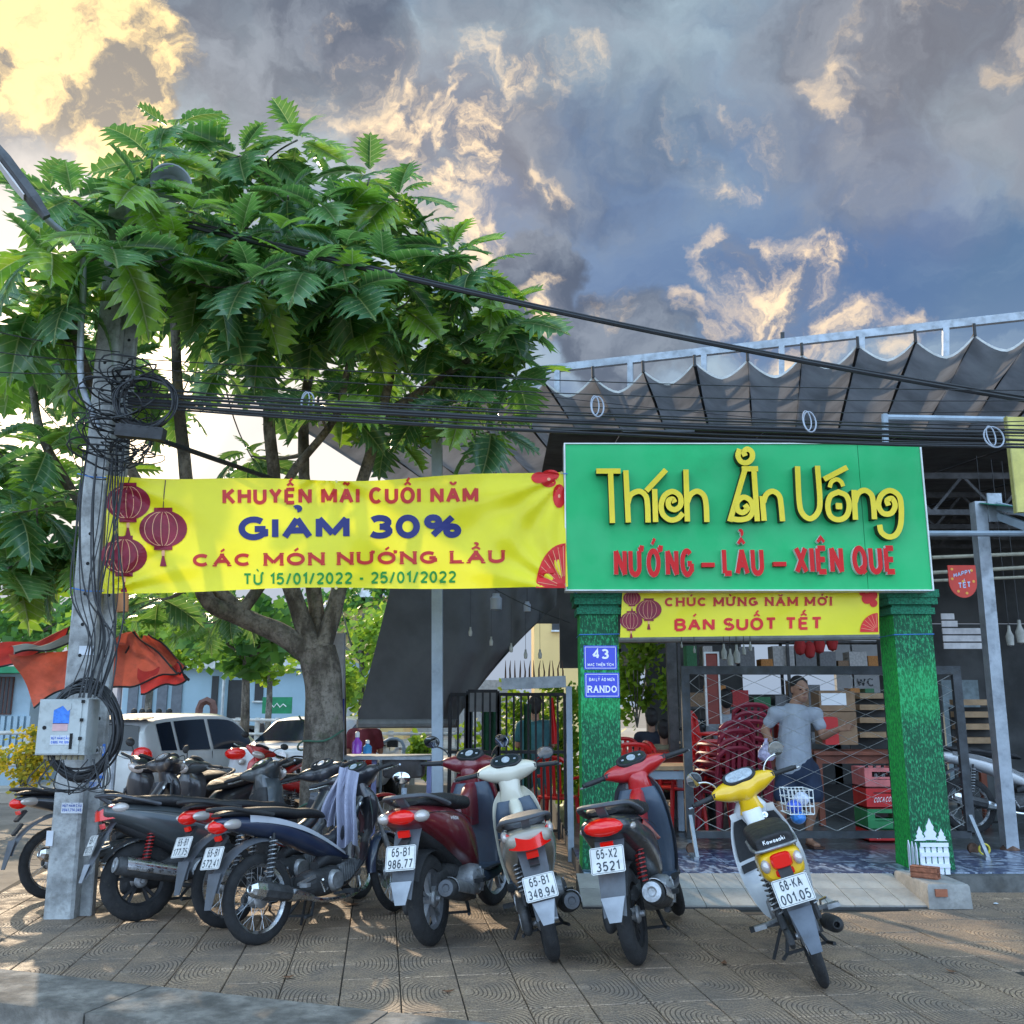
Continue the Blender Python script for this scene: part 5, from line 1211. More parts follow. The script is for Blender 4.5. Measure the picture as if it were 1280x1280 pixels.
    mb = MB(); shell(mb, lambda u, v: (lerp(-.362, -.402, v), (2 * u - 1) * lerp(.066, .052 - .02 * (abs(2 * u - 1) ** 2), v), lerp(.42, .30, v)), 6, 6, (-.006, 0, .002)); B.p('mud_flap', mb, mat('flap_tip_grey', (.28, .30, .33), .5, var=.2, dirt=.2), parent=mg)
    mb = MB(); mb.box((-.272, 0, .672), (.02, .072, .036), (0, R(-15), 0)); B.p('reflector', mb, M_redl)
    if plate: B.plate((-.345 - (.548 - pz) * .25, 0, pz), plate, 20)
    mb = MB(); mb.bar((-.20, 0, .66), (-.305, 0, .612), .06, .012); B.p('plate_bracket', mb, M_blkp)
    # hugger above the tyre
    mb = MB(); shell(mb, lambda u, v: ((r + .03) * math.cos(R(lerp(40, 150, v))), (2 * u - 1) * tw * .62, r + (r + .03 - .02 * (2 * u - 1) ** 2) * math.sin(R(lerp(40, 150, v)))), 6, 10, (0, 0, .004)); B.p('inner_fender', mb, M_blkp)
    # drive case on the left, engine, cooling shroud, muffler on the right
    mb = MB(); mb.rings([sring((x_, .115, z_), hy, hz, 18, 2.6) for x_, z_, hy, hz in cat_tuple([(-.10, .265, .010, .03), (-.075, .265, .030, .075), (.02, .27, .036, .085), (.2, .29, .038, .075), (.36, .31, .036, .085), (.42, .31, .02, .05)], 3)]); dc = B.p('drive_case', mb, M_engn)
    mb = MB(); mb.lathe([(0, .153), (.045, .153), (.05, .148), (.05, .14)], (.0, 0, .262), 'y', 16); mb.lathe([(0, .157), (.05, .157), (.055, .15), (.055, .14)], (.32, 0, .31), 'y', 16); B.p('case_bolts', mb, M_alu, parent=dc, kind='stuff')
    mb = MB(); mb.lathe([(.02, -.20), (.06, -.195), (.09, -.17), (.10, -.12), (.10, -.04), (.08, .04)], (.42, 0, .30), 'y', 22); 
    for k in range(9): a = 2 * PI * k / 9; mb.bar((.42 + .02 * math.cos(a), -.198, .30 + .02 * math.sin(a)), (.42 + .075 * math.cos(a), -.19, .30 + .075 * math.sin(a)), .006, .01, up=(0, 1, 0))
    B.p('engine', mb, M_alu)
    mb = MB(); loftx(mb, [(.10, .36, .05, .05), (.25, .38, .075, .06), (.4, .37, .07, .07)], 14, 2.4, 3); B.p('engine_top', mb, M_engn)
    mb = MB(); mb.tube(catm([(.46, -.10, .22), (.36, -.155, .205), (.24, -.165, .225)], 4), .016, 8); B.p('exhaust_pipe', mb, M_engn)
    a, b = (Vector((.30, -.155, .235)), Vector((-.13, -.175, .335))) if muff == 'short' else (Vector((.34, -.15, .27)), Vector((-.22, -.185, .40)))
    d = (a - b).normalized(); rr_ = .056 if muff == 'short' else .062; Mx = d.to_track_quat('Z', 'Y').to_matrix(); L = (a - b).length
    mb = MB(); mb.lathe([(.018, 0), (.022, .0), (.030, -.004), (rr_ * .8, .004), (rr_, .02), (rr_ * 1.04, L * .5), (rr_ * .9, L * .85), (.02, L), (0, L)], b, 'z', 22, Mx); mf = B.p('muffler', mb, M_engn)
    mb = MB(); mb.lathe([(rr_ * .80, -.002), (rr_ * .84, -.010), (rr_ * .45, -.012), (.02, -.006), (.014, .03), (0, .03)], b, 'z', 22, Mx); B.p('muffler_end', mb, M_alu if muff != 'short' else M_gryp, parent=mf)
    mb = MB(); up = Vector((0, -.75, .66)); s2 = d.cross(up).normalized()
    shell(mb, lambda u, v: b + d * lerp(L * .12, L * .88, v) + (up * math.cos(R(lerp(-58, 58, u))) + s2 * math.sin(R(lerp(-58, 58, u)))) * (rr_ * 1.16 - .012 * v), 10, 8, up * .004); B.p('heat_shield', mb, M_chr if muff != 'short' else M_alu, parent=mf)
    B.shock(.095, (-.0, .34), (.06, .66)); 
    if muff != 'short': B.shock(-.105, (-.0, .36), (.06, .66), mat('red_spring', (.4, .02, .02), .4))
    # floorboard, inner legshield, apron
    mb = MB(); loftx(mb, [(.56, .30, .12, .05), (.66, .285, .155, .045), (.8, .28, .165, .042), (.93, .30, .165, .05), (1.0, .36, .13, .06)], 20, 4); B.p('floorboard', mb, inner)
    for sd_ in (-1, 1): mb = MB(); mb.box((.78, sd_ * .155, .324), (.26, .05, .008)); B.p('foot_mat', mb, M_blkp)
    prof = [(.27, .955, .150, .02), (.36, .99, .172, .03), (.5, 1.005, .188, .035), (.66, 1.0, .186, .05), (.78, .985, .176, .065), (.88, .985, .150, .065), (.95, .99, .095, .05)]
    mb = MB(); P_ = cat_tuple(prof, 4)
    mb.rings([[Vector((q[1] + (q[3] * .3 if math.cos(a) < 0 else q[3] * 1.6 + .02) * math.copysign(abs(math.cos(a)) ** .8, math.cos(a)) - .055 * abs(math.sin(a)) ** 2.5, q[2] * math.copysign(abs(math.sin(a)) ** .8, math.sin(a)), q[0])) for a in [2 * PI * k / 28 for k in range(28)]] for q in P_]); B.p('front_apron', mb, apron or body)
    mb = MB(); prof2 = [(.31, .925, .142, .02), (.42, .945, .160, .03), (.56, .950, .170, .035), (.70, .935, .165, .04), (.80, .93, .150, .045), (.88, .945, .12, .04)]
    mb.rings([sring((q[1], 0, q[0]), q[3], q[2], 24, 3.4, Vector((1, 0, 0)), Vector((0, 1, 0))) for q in cat_tuple(prof2, 4)]); ip = B.p('inner_panel', mb, inner)
    if back_panel:
        mb = MB(); mb.rings([sring((q[1], 0, q[0]), q[3], q[2], 24, 3.0, Vector((1, 0, 0)), Vector((0, 1, 0))) for q in cat_tuple([(.60, .915, .03, .155), (.70, .902, .045, .168), (.79, .90, .05, .155), (.85, .92, .045, .11), (.88, .94, .03, .06)], 4)]); B.p('glove_panel', mb, back_panel)
        mb = MB(); mb.box((.851, .075, .73), (.012, .085, .08), (0, R(4), 0)); B.p('pocket_lid', mb, back_panel)
    mb = MB(); loftz(mb, [(.80, .985, .07, .11), (.88, .965, .065, .088), (.95, .955, .06, .075), (top, .965, .055, .09)], 18, 2.2); B.p('steering_neck', mb, cover, True)
    mb = MB(); mb.tube([(.875, 0, .84), (.85, 0, .82), (.845, 0, .80), (.86, 0, .79)], .006, 6); B.p('bag_hook', mb, M_blkp)
    B.bars(cover, top, 'long', big=big)
    if mirrors & 1: B.mirror(1, (.96, .17, 1.04), (.90, .275, 1.135), m=mir_m, yaw=8)
    if mirrors & 2: B.mirror(-1, (.96, .17, 1.04), (.90, .275, 1.135), m=mir_m, yaw=-8)
    B.stand(); B.centre()
    for sd_ in (-1, 1):        # joints between the plastic panels, brake cables
        mb = MB(); mb.tube([(lerp(-.22, .52, i / 14), sd_ * (lerp(.143, .170, min(1, i / 6)) - max(0, i - 8) * .0045 + .004), lerp(.775, .66, (i / 14) ** 1.6)) for i in range(15)], .0022, 4); B.p('panel_joint', mb, M_blkp, parent=cw)
        mb = MB(); mb.tube(catm([(.97, sd_ * .16, 1.03), (1.06, sd_ * .15, 1.06), (1.10, sd_ * .07, 1.0), (1.05, sd_ * .03, .90)], 4), .004, 5); B.p('brake_cable', mb, M_blkp, True)
    if decal:
        mb = MB(); print_text(mb, decal, .022, (.10, -.1785, .70), (1, 0, -.12), (0, 0, 1), (0, -1, 0), wt=.16, width=.12); B.p('side_lettering', mb, M_w2, parent=cw, smooth=False, kind='stuff')
    for sd_ in (-1, 1): mb = MB(); mb.box((.36, sd_ * .20, .30), (.045, .07, .022)); mb.bar((.38, sd_ * .10, .31), (.36, sd_ * .19, .30), .02, .02); B.p('footpeg', mb, M_blkp)
    return B

def underbone(lab, loc, heading, lean, steer=0, body=None, wing=None, cover=None, plate=None, r=.282, tw=.070, mirrors=3, seat_m=None, tailcol=None, name='motorbike', grab=True, chrome_muff=True, stripe=None, dash_m=None, mir_m=None, word=None, tail='wave', style='spoke', r_mir=(.055, .042), big=1.1):
    B = Bike(name, lab, 'motorbike', loc, heading, lean, steer); body = body or paint('grey', (.1, .1, .1)); wing = wing or body; cover = cover or body
    B.wheel('rear_wheel', 0, r, tw, style, hub=.062); B.wheel('front_wheel', 1.22, r, tw * .85, style, True, hub=.05, disc=.11)
    B.fork(1.22, r, M_alu, body, tw)
    k7 = tail == 'max'
    if not k7:
        mb = MB(); loftx(mb, [(-.34, .79, .035, .010), (-.29, .785, .075, .030), (-.16, .765, .095, .052), (.02, .735, .104, .070), (.2, .69, .108, .082), (.36, .625, .102, .082), (.52, .55, .085, .065), (.68, .485, .062, .040), (.80, .445, .040, .016)], 24, 2.5); tc = B.p('tail_cowl', mb, body)
        if stripe:
            for sd_ in (-1, 1):
                mb = MB(); shell(mb, lambda u, v: (lerp(-.12, .74, u), sd_ * (.112 - .10 * abs(u - .42) ** 2 - .03 * max(0, u - .6)), lerp(.79, .475, u ** 1.1) + (v - .5) * .045 * (1 - .6 * u) + .045 * math.sin(PI * u)), 18, 4, (0, .003 * sd_, 0)); B.p('side_stripe', mb, stripe, parent=tc)
    else:
        mb = MB(); loftx(mb, [(-.26, .69, .095, .062), (-.22, .69, .115, .085), (-.08, .68, .122, .095), (.12, .65, .120, .095), (.32, .60, .095, .080), (.5, .52, .07, .065), (.66, .45, .045, .04)], 22, 3.2); tc = B.p('tail_cowl', mb, body)
    mb = MB()
    if not k7: loftx(mb, [(-.32, .832, .05, .010), (-.26, .838, .085, .020), (-.08, .832, .112, .032), (.14, .815, .118, .036), (.30, .79, .118, .036), (.42, .785, .10, .034), (.54, .765, .065, .025), (.60, .745, .03, .01)], 22, 2.8)
    else: loftx(mb, [(-.245, .805, .075, .020), (-.23, .812, .105, .045), (-.05, .818, .118, .050), (.2, .81, .122, .050), (.4, .80, .115, .048), (.53, .79, .08, .035), (.57, .78, .04, .015)], 22, 3.4)
    st = B.p('seat', mb, seat_m or M_seat)
    if k7:
        mb = MB(); mb.tube([(.2, -.124, .785), (-.12, -.124, .785), (-.235, -.108, .782), (-.256, -.07, .782), (-.258, .07, .782), (-.235, .108, .782), (-.12, .124, .785), (.2, .124, .785)], .009, 8); B.p('seat_trim', mb, M_alu, parent=st)
    if word:
        mb = MB(); a = R(18); N = Vector((-math.cos(a), 0, math.sin(a))); V = Vector((math.sin(a), 0, math.cos(a)))
        print_text(mb, word, .026, Vector((-.2535, 0, .808)), (0, -1, 0), V, N, wt=.16, width=.12, extra=LOWER); B.p('seat_lettering', mb, M_w2, parent=st, smooth=False, kind='stuff')
    if grab:
        mb = MB(); mb.tube(catm([(.05, -.125, .80), (-.12, -.122, .835), (-.27, -.105, .865), (-.345, -.05, .872), (-.355, 0, .872), (-.345, .05, .872), (-.27, .105, .865), (-.12, .122, .835), (.05, .125, .80)], 4), .013, 9); B.p('grab_rail', mb, M_blkp)
    # tail lamp cluster
    if not k7:
        mb = MB(); ellipsoid(mb, (-.302, 0, .762), (.072, .062, .046)); B.p('tail_lamp', mb, M_redl)
        for sd_ in (-1, 1):
            mb = MB(); ellipsoid(mb, (-.235, sd_ * .074, .768), (.100, .032, .034), M=Matrix.Rotation(R(-16 * sd_), 3, 'Z')); B.p('turn_lamp', mb, M_clr if not tailcol else tailcol)
    else:
        mb = MB(); mb.rings([sring((x_, 0, .715), hy, hz, 16, 4) for x_, hy, hz in ((-.235, .058, .042), (-.275, .056, .040), (-.292, .046, .030))]); B.p('tail_lamp', mb, M_redl)
        mb = MB(); mb.rings([sring((x_, 0, .655), hy, hz, 16, 4) for x_, hy, hz in ((-.23, .052, .022), (-.262, .05, .020))]); B.p('reflector', mb, M_redl)
        for sd_ in (-1, 1): mb = MB(); ellipsoid(mb, (-.255, sd_ * .088, .705), (.034, .026, .036)); B.p('turn_lamp', mb, M_clr)
    # mudguard
    R_ = r + .035
    mb = MB(); shell(mb, lambda u, v: (R_ * math.cos(R(lerp(60, 176, v))) * (1 + .12 * v), (2 * u - 1) * lerp(.075, .058, v), r + .06 + (R_ - .025 * (2 * u - 1) ** 2) * math.sin(R(lerp(60, 176, v)))), 8, 16, (0, 0, .005)); B.p('rear_mudguard', mb, M_gryp)
    mb = MB(); shell(mb, lambda u, v: (lerp(-.335, -.395, v), (2 * u - 1) * lerp(.062, .050 - .02 * abs(2 * u - 1) ** 2, v), lerp(.48, .27, v)), 6, 6, (-.006, 0, .002)); B.p('mud_flap', mb, M_gryp if not k7 else mat('dusty_flap', (.11, .13, .16), .6, dirt=.3))
    mb = MB(); mb.bar((-.25, 0, .70), (-.318, 0, .625), .07, .02); mb.bar((-.27, 0, .60), (-.335, 0, .52), .05, .02); B.p('plate_bracket', mb, M_blkp)
    if not k7: mb = MB(); mb.box((-.305, 0, .690), (.02, .05, .03), (0, R(-20), 0)); B.p('reflector', mb, M_redl)
    if plate is not None: B.plate((-.352, 0, .575), plate, 22)
    # frame, swing arm, engine
    mb = MB()
    for sd_ in (-1, 1): mb.bar((0, sd_ * .075, r), (.45, sd_ * .075, .30), .03, .045, up=(0, 1, 0))
    B.p('swing_arm', mb, M_engn, kind='stuff')
    mb = MB(); mb.rings([sring((x_, .088, z_), .018, hz, 14, 3) for x_, z_, hz in ((-.06, r, .02), (-.03, r, .05), (.2, .30, .045), (.40, .31, .06), (.44, .31, .03))]); B.p('chain_case', mb, M_engn)
    mb = MB(); loftx(mb, [(.36, .31, .06, .06), (.42, .31, .095, .085), (.55, .31, .10, .095), (.66, .32, .085, .085), (.70, .33, .05, .05)], 20, 3); eng = B.p('crankcase', mb, M_engn)
    for sd_ in (-1, 1): mb = MB(); mb.lathe([(0, sd_ * .125), (.055, sd_ * .125), (.07, sd_ * .11), (.075, sd_ * .08)], (.60, 0, .31), 'y', 20); B.p('engine_cover', mb, M_alu)
    mb = MB()
    for k in range(7): mb.box((.70 + .022 * k, 0, .345 + .004 * k), (.010, .135, .125))
    mb.box((.77, 0, .35), (.16, .09, .09)); mb.box((.875, 0, .365), (.05, .10, .10)); B.p('cylinder_fins', mb, M_alu, smooth=False, kind='stuff')
    mb = MB(); loftx(mb, [(.50, .42, .045, .03), (.6, .46, .06, .05), (.72, .44, .05, .04)], 14, 2.4, 3); B.p('air_box', mb, M_blkp)
    mb = MB(); mb.tube(catm([(.89, -.02, .32), (.86, -.06, .22), (.70, -.12, .19), (.45, -.145, .20), (.30, -.15, .235)], 4), .016, 9); B.p('exhaust_pipe', mb, M_chr)
    a, b = Vector((.34, -.148, .235)), Vector((-.20, -.165, .365)) if chrome_muff else Vector((-.10, -.165, .30)); d = (a - b).normalized(); L = (a - b).length; Mx = d.to_track_quat('Z', 'Y').to_matrix()
    if chrome_muff:
        mb = MB(); mb.lathe([(.020, .004), (.024, -.002), (.034, .002), (.052, .03), (.056, .12), (.046, L * .6), (.030, L * .85), (.016, L)], b, 'z', 8, Mx); mf = B.p('muffler', mb, M_chr, angle=25)
        mb = MB(); mb.lathe([(.0575, .11), (.059, .12), (.049, L * .58), (.047, L * .6)], b + Vector((0, -.003, .002)), 'z', 8, Mx); B.p('muffler_guard', mb, M_engn, parent=mf, angle=25)
        mb = MB(); mb.lathe([(.020, .004), (.015, .004), (.013, .05), (0, .05)], b, 'z', 12, Mx); B.p('tail_pipe', mb, M_blkp, parent=mf)
    else:
        mb = MB(); mb.lathe([(.010, .02), (.016, -.03), (.020, -.03), (.040, .0), (.044, .05), (.044, L * .7), (.02, L)], b, 'z', 18, Mx); B.p('muffler', mb, M_blkp)
    B.shock(-.10, (-.0, .33), (.07, .68)); B.shock(.10, (-.0, .33), (.07, .68))
    # centre tunnel, leg shields
    mb = MB(); mb.rings([sring((x_, 0, z_), hy, hz, 16, 2.6) for x_, z_, hy, hz in cat_tuple([(.50, .60, .05, .04), (.62, .57, .055, .05), (.76, .62, .055, .055), (.88, .73, .06, .06), (.96, .84, .065, .05)], 3)]); B.p('centre_cover', mb, wing)
    for sd_ in (-1, 1):
        def wf(u, v):      # u outwards, v upwards
            z_ = lerp(.26, .86, v); xc = lerp(.86, 1.0, v ** .8) + (.03 if v > .5 else 0); w0 = .03; w1 = lerp(.13, .215, math.sin(PI * min(1, v * 1.05)) ** .6) if v < .93 else .15
            if v < .25: xc -= (.25 - v) * .45
            return (xc - .13 * u ** 1.8 * (1 - .35 * v), sd_ * lerp(w0, w1, u), z_)
        mb = MB(); shell(mb, wf, 10, 18, (.012, 0, 0)); B.p('leg_shield', mb, wing)
        if k7: mb = MB(); shell(mb, lambda u, v: tuple(Vector(wf(u * .86, .42 + v * .50)) + Vector((-.016, 0, 0))), 8, 10, (.010, 0, 0)); B.p('inner_leg_panel', mb, M_blkp)
    mb = MB(); loftz(mb, [(.60, 1.02, .035, .07), (.72, 1.045, .05, .11), (.84, 1.03, .055, .12), (.92, 1.0, .045, .075)], 18, 2.5); B.p('front_cover', mb, wing)
    mb = MB(); loftz(mb, [(.84, .995, .055, .085), (.92, .975, .052, .065), (.99, .975, .052, .09)], 16, 2.2); B.p('steering_neck', mb, cover, True)
    B.bars(cover, 1.0, 'long', gauge_m=dash_m, kick=1, wide=.345, big=big)
    if mirrors & 1: B.mirror(1, (.95, .16, 1.04), (.90, .27, 1.13), m=mir_m, r=r_mir)
    if mirrors & 2: B.mirror(-1, (.95, .16, 1.04), (.90, .27, 1.13), m=mir_m, r=r_mir)
    for sd_ in (-1, 1):
        mb = MB(); mb.box((.62, sd_ * .22, .235), (.04, .11, .028)); fp_ = B.p('footpeg', mb, M_blkp); mb = MB(); mb.bar((.60, sd_ * .08, .225), (.62, sd_ * .18, .232), .018, .018); B.p('peg_arm', mb, M_engn, parent=fp_)
        mb = MB(); mb.bar((.26, sd_ * .10, .33), (.22, sd_ * .2, .325), .022, .018); mb.box((.215, sd_ * .215, .325), (.035, .07, .025)); mb.bar((.27, sd_ * .10, .33), (.42, sd_ * .09, .36), .02, .02); B.p('pillion_peg', mb, M_alu)
    for sd_ in (-1, 1): mb = MB(); mb.tube(catm([(.97, sd_ * .14, 1.03), (1.07, sd_ * .15, 1.07), (1.12, sd_ * .07, 1.0), (1.06, sd_ * .03, .88)], 4), .004, 5); B.p('brake_cable', mb, M_blkp, True)
    mb = MB(); mb.tube([(.50, -.12, .27), (.44, -.16, .26), (.40, -.17, .33), (.38, -.21, .34)], .008, 6); B.p('kick_starter', mb, M_chr)
    B.stand(); B.centre(); return B
LOWER = {'a': (.5, [A_(.25, .25, .25, .25, 0, 360, 16), [(.5, .5), (.5, 0)]]), 'w': (.7, [[(0, .5), (.18, 0)], [(.18, 0), (.35, .45)], [(.35, .45), (.52, 0)], [(.52, 0), (.7, .5)]]), 's': (.4, [[(.4, .45), (.05, .45), (.05, .25), (.38, .25), (.38, .02), (0, .02)]]),
         'k': (.45, [[(0, 0), (0, 1)], [(.42, .5), (0, .2)], [(.12, .3), (.45, 0)]]), 'i': (.0, [[(0, 0), (0, .5)], [(0, .75), (0, .8)]])}
# ------------------------------------------------------------------ the parked bikes
def spot(px, py, z=0.0): p = gd(px, py, z); return (p.x, p.y, z)
P_mar = paint('maroon', (.135, .006, .014)); P_cr = paint('cream', (.56, .53, .43), dirt=.12); P_red = paint('red', (.42, .006, .008)); P_bk = paint('black', (.022, .024, .030)); P_gr = paint('graphite', (.050, .058, .062)); P_yl = paint('yellow', (.78, .46, .004)); P_wh = paint('white', (.62, .63, .64))
b6_s = .93; P_nv = paint('navy', (.018, .028, .060)); P_sl = paint('silver', (.42, .44, .48)); P_rd2 = paint('bright_red', (.55, .015, .01)); M_navyp = mat('blue_grey_plastic', (.035, .055, .085), .4, var=.15, vs=4, dirt=.2, coat=.2); P_cham = paint('champagne', (.33, .30, .25))
b4 = underbone('black motorbike with silver side flash and grey cloth draped on its handlebar', spot(325, 1181), 36, 8, 18, body=P_nv, wing=P_bk, cover=P_bk, plate=['65-B1', '572.41'], stripe=P_sl, mirrors=0)
b3 = underbone('black motorbike with a bright red tail standing second from the utility pole', spot(284, 1160), 37, 8, 15, body=P_rd2, wing=P_bk, cover=P_bk, plate=['65-B1', '177.75'], mirrors=0)
b2 = scooter('dark graphite scooter with fat rear tyre right beside the utility pole', spot(172, 1152), 52, 8, 20, body=P_gr, inner=M_blkp, cover=P_gr, plate=['65-F1', '107.75'], r=.275, tw=.11, wheel_m=M_rimb, muff='long', mirrors=0, tail='wide')
b1 = underbone('black motorbike with red tail lamps standing behind the utility pole', spot(66, 1124), 40, 7, 0, body=P_bk, wing=P_bk, cover=P_bk, plate=None, mirrors=0)
b5 = scooter('maroon scooter with blue legshield lining and plate 65-B1 986.77', spot(541, 1182), 18, 7, -12, body=P_mar, inner=M_navyp, cover=P_mar, plate=['65-B1', '986.77'], decal='VISION', back_panel=P_mar, mirrors=3)
b6 = scooter('cream scooter with dark inner legshield and plate 65-B1 348.94', spot(693, 1201), -3, 13, -8, body=P_cham, inner=M_navyp, cover=P_cr, plate=['65-B1', '348.94'], back_panel=P_cr, apron=P_cr, tail='wide', mirrors=2, big=1.25, r=.235, pz=.50, top=1.07, seat_m=mat('grey_vinyl', (.07, .075, .085), .5, bump=.2, dirt=.2))
b7 = scooter('red and black sporty scooter with plate 65-X2 3521', spot(800, 1206), 17, 10, 22, body=P_bk, inner=M_navyp, cover=P_red, plate=['65-X2', '3521'], tail='sport', muff='long', mirrors=0, pz=.605, stripe=P_red, back_panel=P_red, wheel_m=M_rimb)
b8 = underbone('yellow and white motorbike leaning on its stand with plate 68-KA 001.05', spot(1031, 1233), 9, 18, 6, body=P_yl, wing=P_wh, cover=P_yl, plate=['68-KA', '001.05'], tail='max', grab=False, chrome_muff=False, word='Kawasaki', dash_m=M_dial, mir_m=M_chr, r_mir=(.05, .05), tw=.062, r=.275, big=1.22); b8.t.scale = (.95, .95, .95)
b6.t.scale = (b6_s,) * 3
# the back row, fronts turned this way
for q_ in (b1, b2, b3, b4): q_.t.scale = (.925,) * 3
b9 = scooter('black scooter in the back row with its round mirror beside the white hatchback', spot(250, 1058), 152 + 60, 8, 20, body=P_bk, cover=P_bk, mirrors=3, plate=None)
b10 = scooter('dark scooter in the back row with rounded seat behind the red tailed bike', spot(300, 1062), 205, 8, -15, body=P_bk, cover=P_gr, mirrors=2, plate=None)
b11 = underbone('tall red scooter with bright leg shield standing before the white sedan', spot(352, 1022), 195, 8, 25, body=P_rd2, wing=P_rd2, cover=P_rd2, plate=None, mirrors=3)
b12 = underbone('red and black motorbike turned towards the black one under the breadfruit tree', spot(358, 1064), 60, 8, -20, body=P_red, wing=P_red, cover=P_red, plate=None, mirrors=0)
for q_ in (b9, b10, b11, b12): q_.t.scale = (.86,) * 3
b13 = underbone('white and black motorbike parked inside on the shop floor behind the green column', (at(1211, 1000, 10.0).x, 10.0, .135), 92, 7, 0, body=P_wh, wing=P_bk, cover=P_bk, plate=None, mirrors=0, stripe=P_gr)
b14 = scooter('dark scooter inside the shop among the red chairs', (at(890, 1000, 11.3).x, 11.3, .135), 10, 6, 0, body=P_bk, cover=P_bk, plate=['65', '11'], mirrors=0)
# ================================================================== THE BREADFRUIT TREE
def leaf_mat(name, stuff=False):
    m = bpy.data.materials.new(name); m.use_nodes = True; w = NT(m.node_tree); b = w.n['Principled BSDF']
    uv = w.node('ShaderNodeUVMap'); sp = w.node('ShaderNodeSeparateXYZ'); w.l.new(uv.outputs[0], sp.inputs[0])
    if stuff: rnd_ = w.node('ShaderNodeNewGeometry').outputs['Random Per Island']
    else: rnd_ = w.node('ShaderNodeObjectInfo').outputs['Random']
    au = w.m('ABSOLUTE', sp.outputs[0]); v = sp.outputs[1]
    mid = w.ss(au, .014, .008)
    lat = w.m('ABSOLUTE', w.m('SUBTRACT', w.m('FRACT', w.m('ADD', w.m('MULTIPLY', w.m('SUBTRACT', v, w.m('MULTIPLY', au, .75)), 7.15), .16)), .5)); lat = w.ss(lat, .075, .03)
    vein = w.m('MAXIMUM', mid, w.m('MULTIPLY', lat, .75))
    geo = w.node('ShaderNodeNewGeometry'); nz = w.noise(geo.outputs['Position'], 9, 4, .6)
    c = w.mix(w.ss(rnd_, .0, .75), (.052, .145, .070), (.115, .260, .080)); c = w.mix(w.ss(rnd_, .66, .86), c, (.24, .42, .035))
    c = w.mix(w.ss(nz, .35, .7, 0, .5), c, (.024, .095, .042)); c = w.mix(w.m('MULTIPLY', vein, .9), c, (.42, .52, .24))
    brown = w.ss(rnd_, .9975, .9985); c = w.mix(brown, c, (.30, .10, .02))
    w.put(b.inputs['Base Color'], c); w.put(b.inputs['Roughness'], w.ss(nz, .3, .7, .24, .40)); b.inputs['Specular IOR Level'].default_value = .8
    bn = w.node('ShaderNodeBump'); bn.inputs['Strength'].default_value = .5; bn.inputs['Distance'].default_value = .01; w.put(bn.inputs['Height'], w.m('MULTIPLY', vein, -1)); w.l.new(bn.outputs[0], b.inputs['Normal'])
    tr = w.node('ShaderNodeBsdfTranslucent'); w.put(tr.inputs[0], w.mix(.55, w.v('SCALE', c, 2.0), (.20, .40, .015)))
    mx = w.node('ShaderNodeMixShader'); mx.inputs[0].default_value = .42; out = [n for n in w.n if n.type == 'OUTPUT_MATERIAL'][0]
    w.l.new(b.outputs[0], mx.inputs[1]); w.l.new(tr.outputs[0], mx.inputs[2]); w.l.new(mx.outputs[0], out.inputs[0]); return m
M_leaf, M_leafs = leaf_mat('breadfruit_leaf'), leaf_mat('breadfruit_foliage', True)
def leaf_geo(bend, fold, seed):
    """a lobed leaf of unit length along +Y: verts, faces, uv"""
    q = random.Random(seed); lob = [(.03, .13, .15), (.10, .27, .29), (.21, .385, .43), (.34, .44, .575), (.48, .42, .71), (.61, .33, .83), (.73, .20, .94)]
    mids = [.03, .13, .255, .385, .515, .64, .755, .86]; V = []; F = []
    def P(x, y):
        t = y; a = abs(x); z = fold * a * (1 - .9 * a) - bend * t * t - .55 * a * a * (1 + bend); return (x * 1.14, y * (1 - .12 * bend), z)
    for y in mids: V.append((0, y))
    V.append((0, 1.0)); tip = len(V) - 1
    for s_ in (-1, 1):
        prev = len(V); V.append((s_ * .004, .0))
        for i in range(7):
            y0, w_, yt = lob[i]; w_ *= q.uniform(.92, 1.06); m0, m1 = i, i + 1
            sin1 = (s_ * (w_ * .44 + .03) if i < 6 else s_ * .045, mids[m1] + .055)
            a = len(V); V += [(s_ * w_ * .66, (yt + mids[m0]) / 2 - .005), (s_ * w_, yt), (s_ * w_ * .60, (yt + mids[m1]) / 2 + .035), sin1]
            F.append((m0, prev, a, a + 2, a + 3, m1) if False else (m0, prev, a, a + 3)); F.append((a, a + 1, a + 2)); F.append((a, a + 2, a + 3)); F.append((m0, a + 3, m1)); prev = a + 3
        F.append((7, prev, tip))
    return [P(*v) for v in V], F, V
LEAFV = [leaf_geo(bd, fd, k) for k, (bd, fd) in enumerate(((.10, .55), (.30, .42), (.60, .35), (.22, .70), (.75, .20)))]
def leaf_mesh(g, m):
    me = bpy.data.meshes.new('leaf'); me.from_pydata(g[0], [], g[1]); me.materials.append(m); ul = me.uv_layers.new(name='UVMap')
    for l in me.loops: ul.data[l.index].uv = g[2][l.vertex_index]
    bm = bmesh.new(); bm.from_mesh(me)
    me.polygons.foreach_set('use_smooth', [True] * len(me.polygons)); bm.free(); me.update(); return me
LEAFM = [leaf_mesh(g, M_leaf) for g in LEAFV]
tq = random.Random(21)
TB = gd(402, 1015); TB.y = 8.9; TB = Vector(((402 - 640) / FPX * 8.9 / 1.03, 8.9, 0))
tree = thing('breadfruit_tree', 'big breadfruit tree with large lobed leaves above the yellow banner', 'tree', tuple(TB))
cores = []
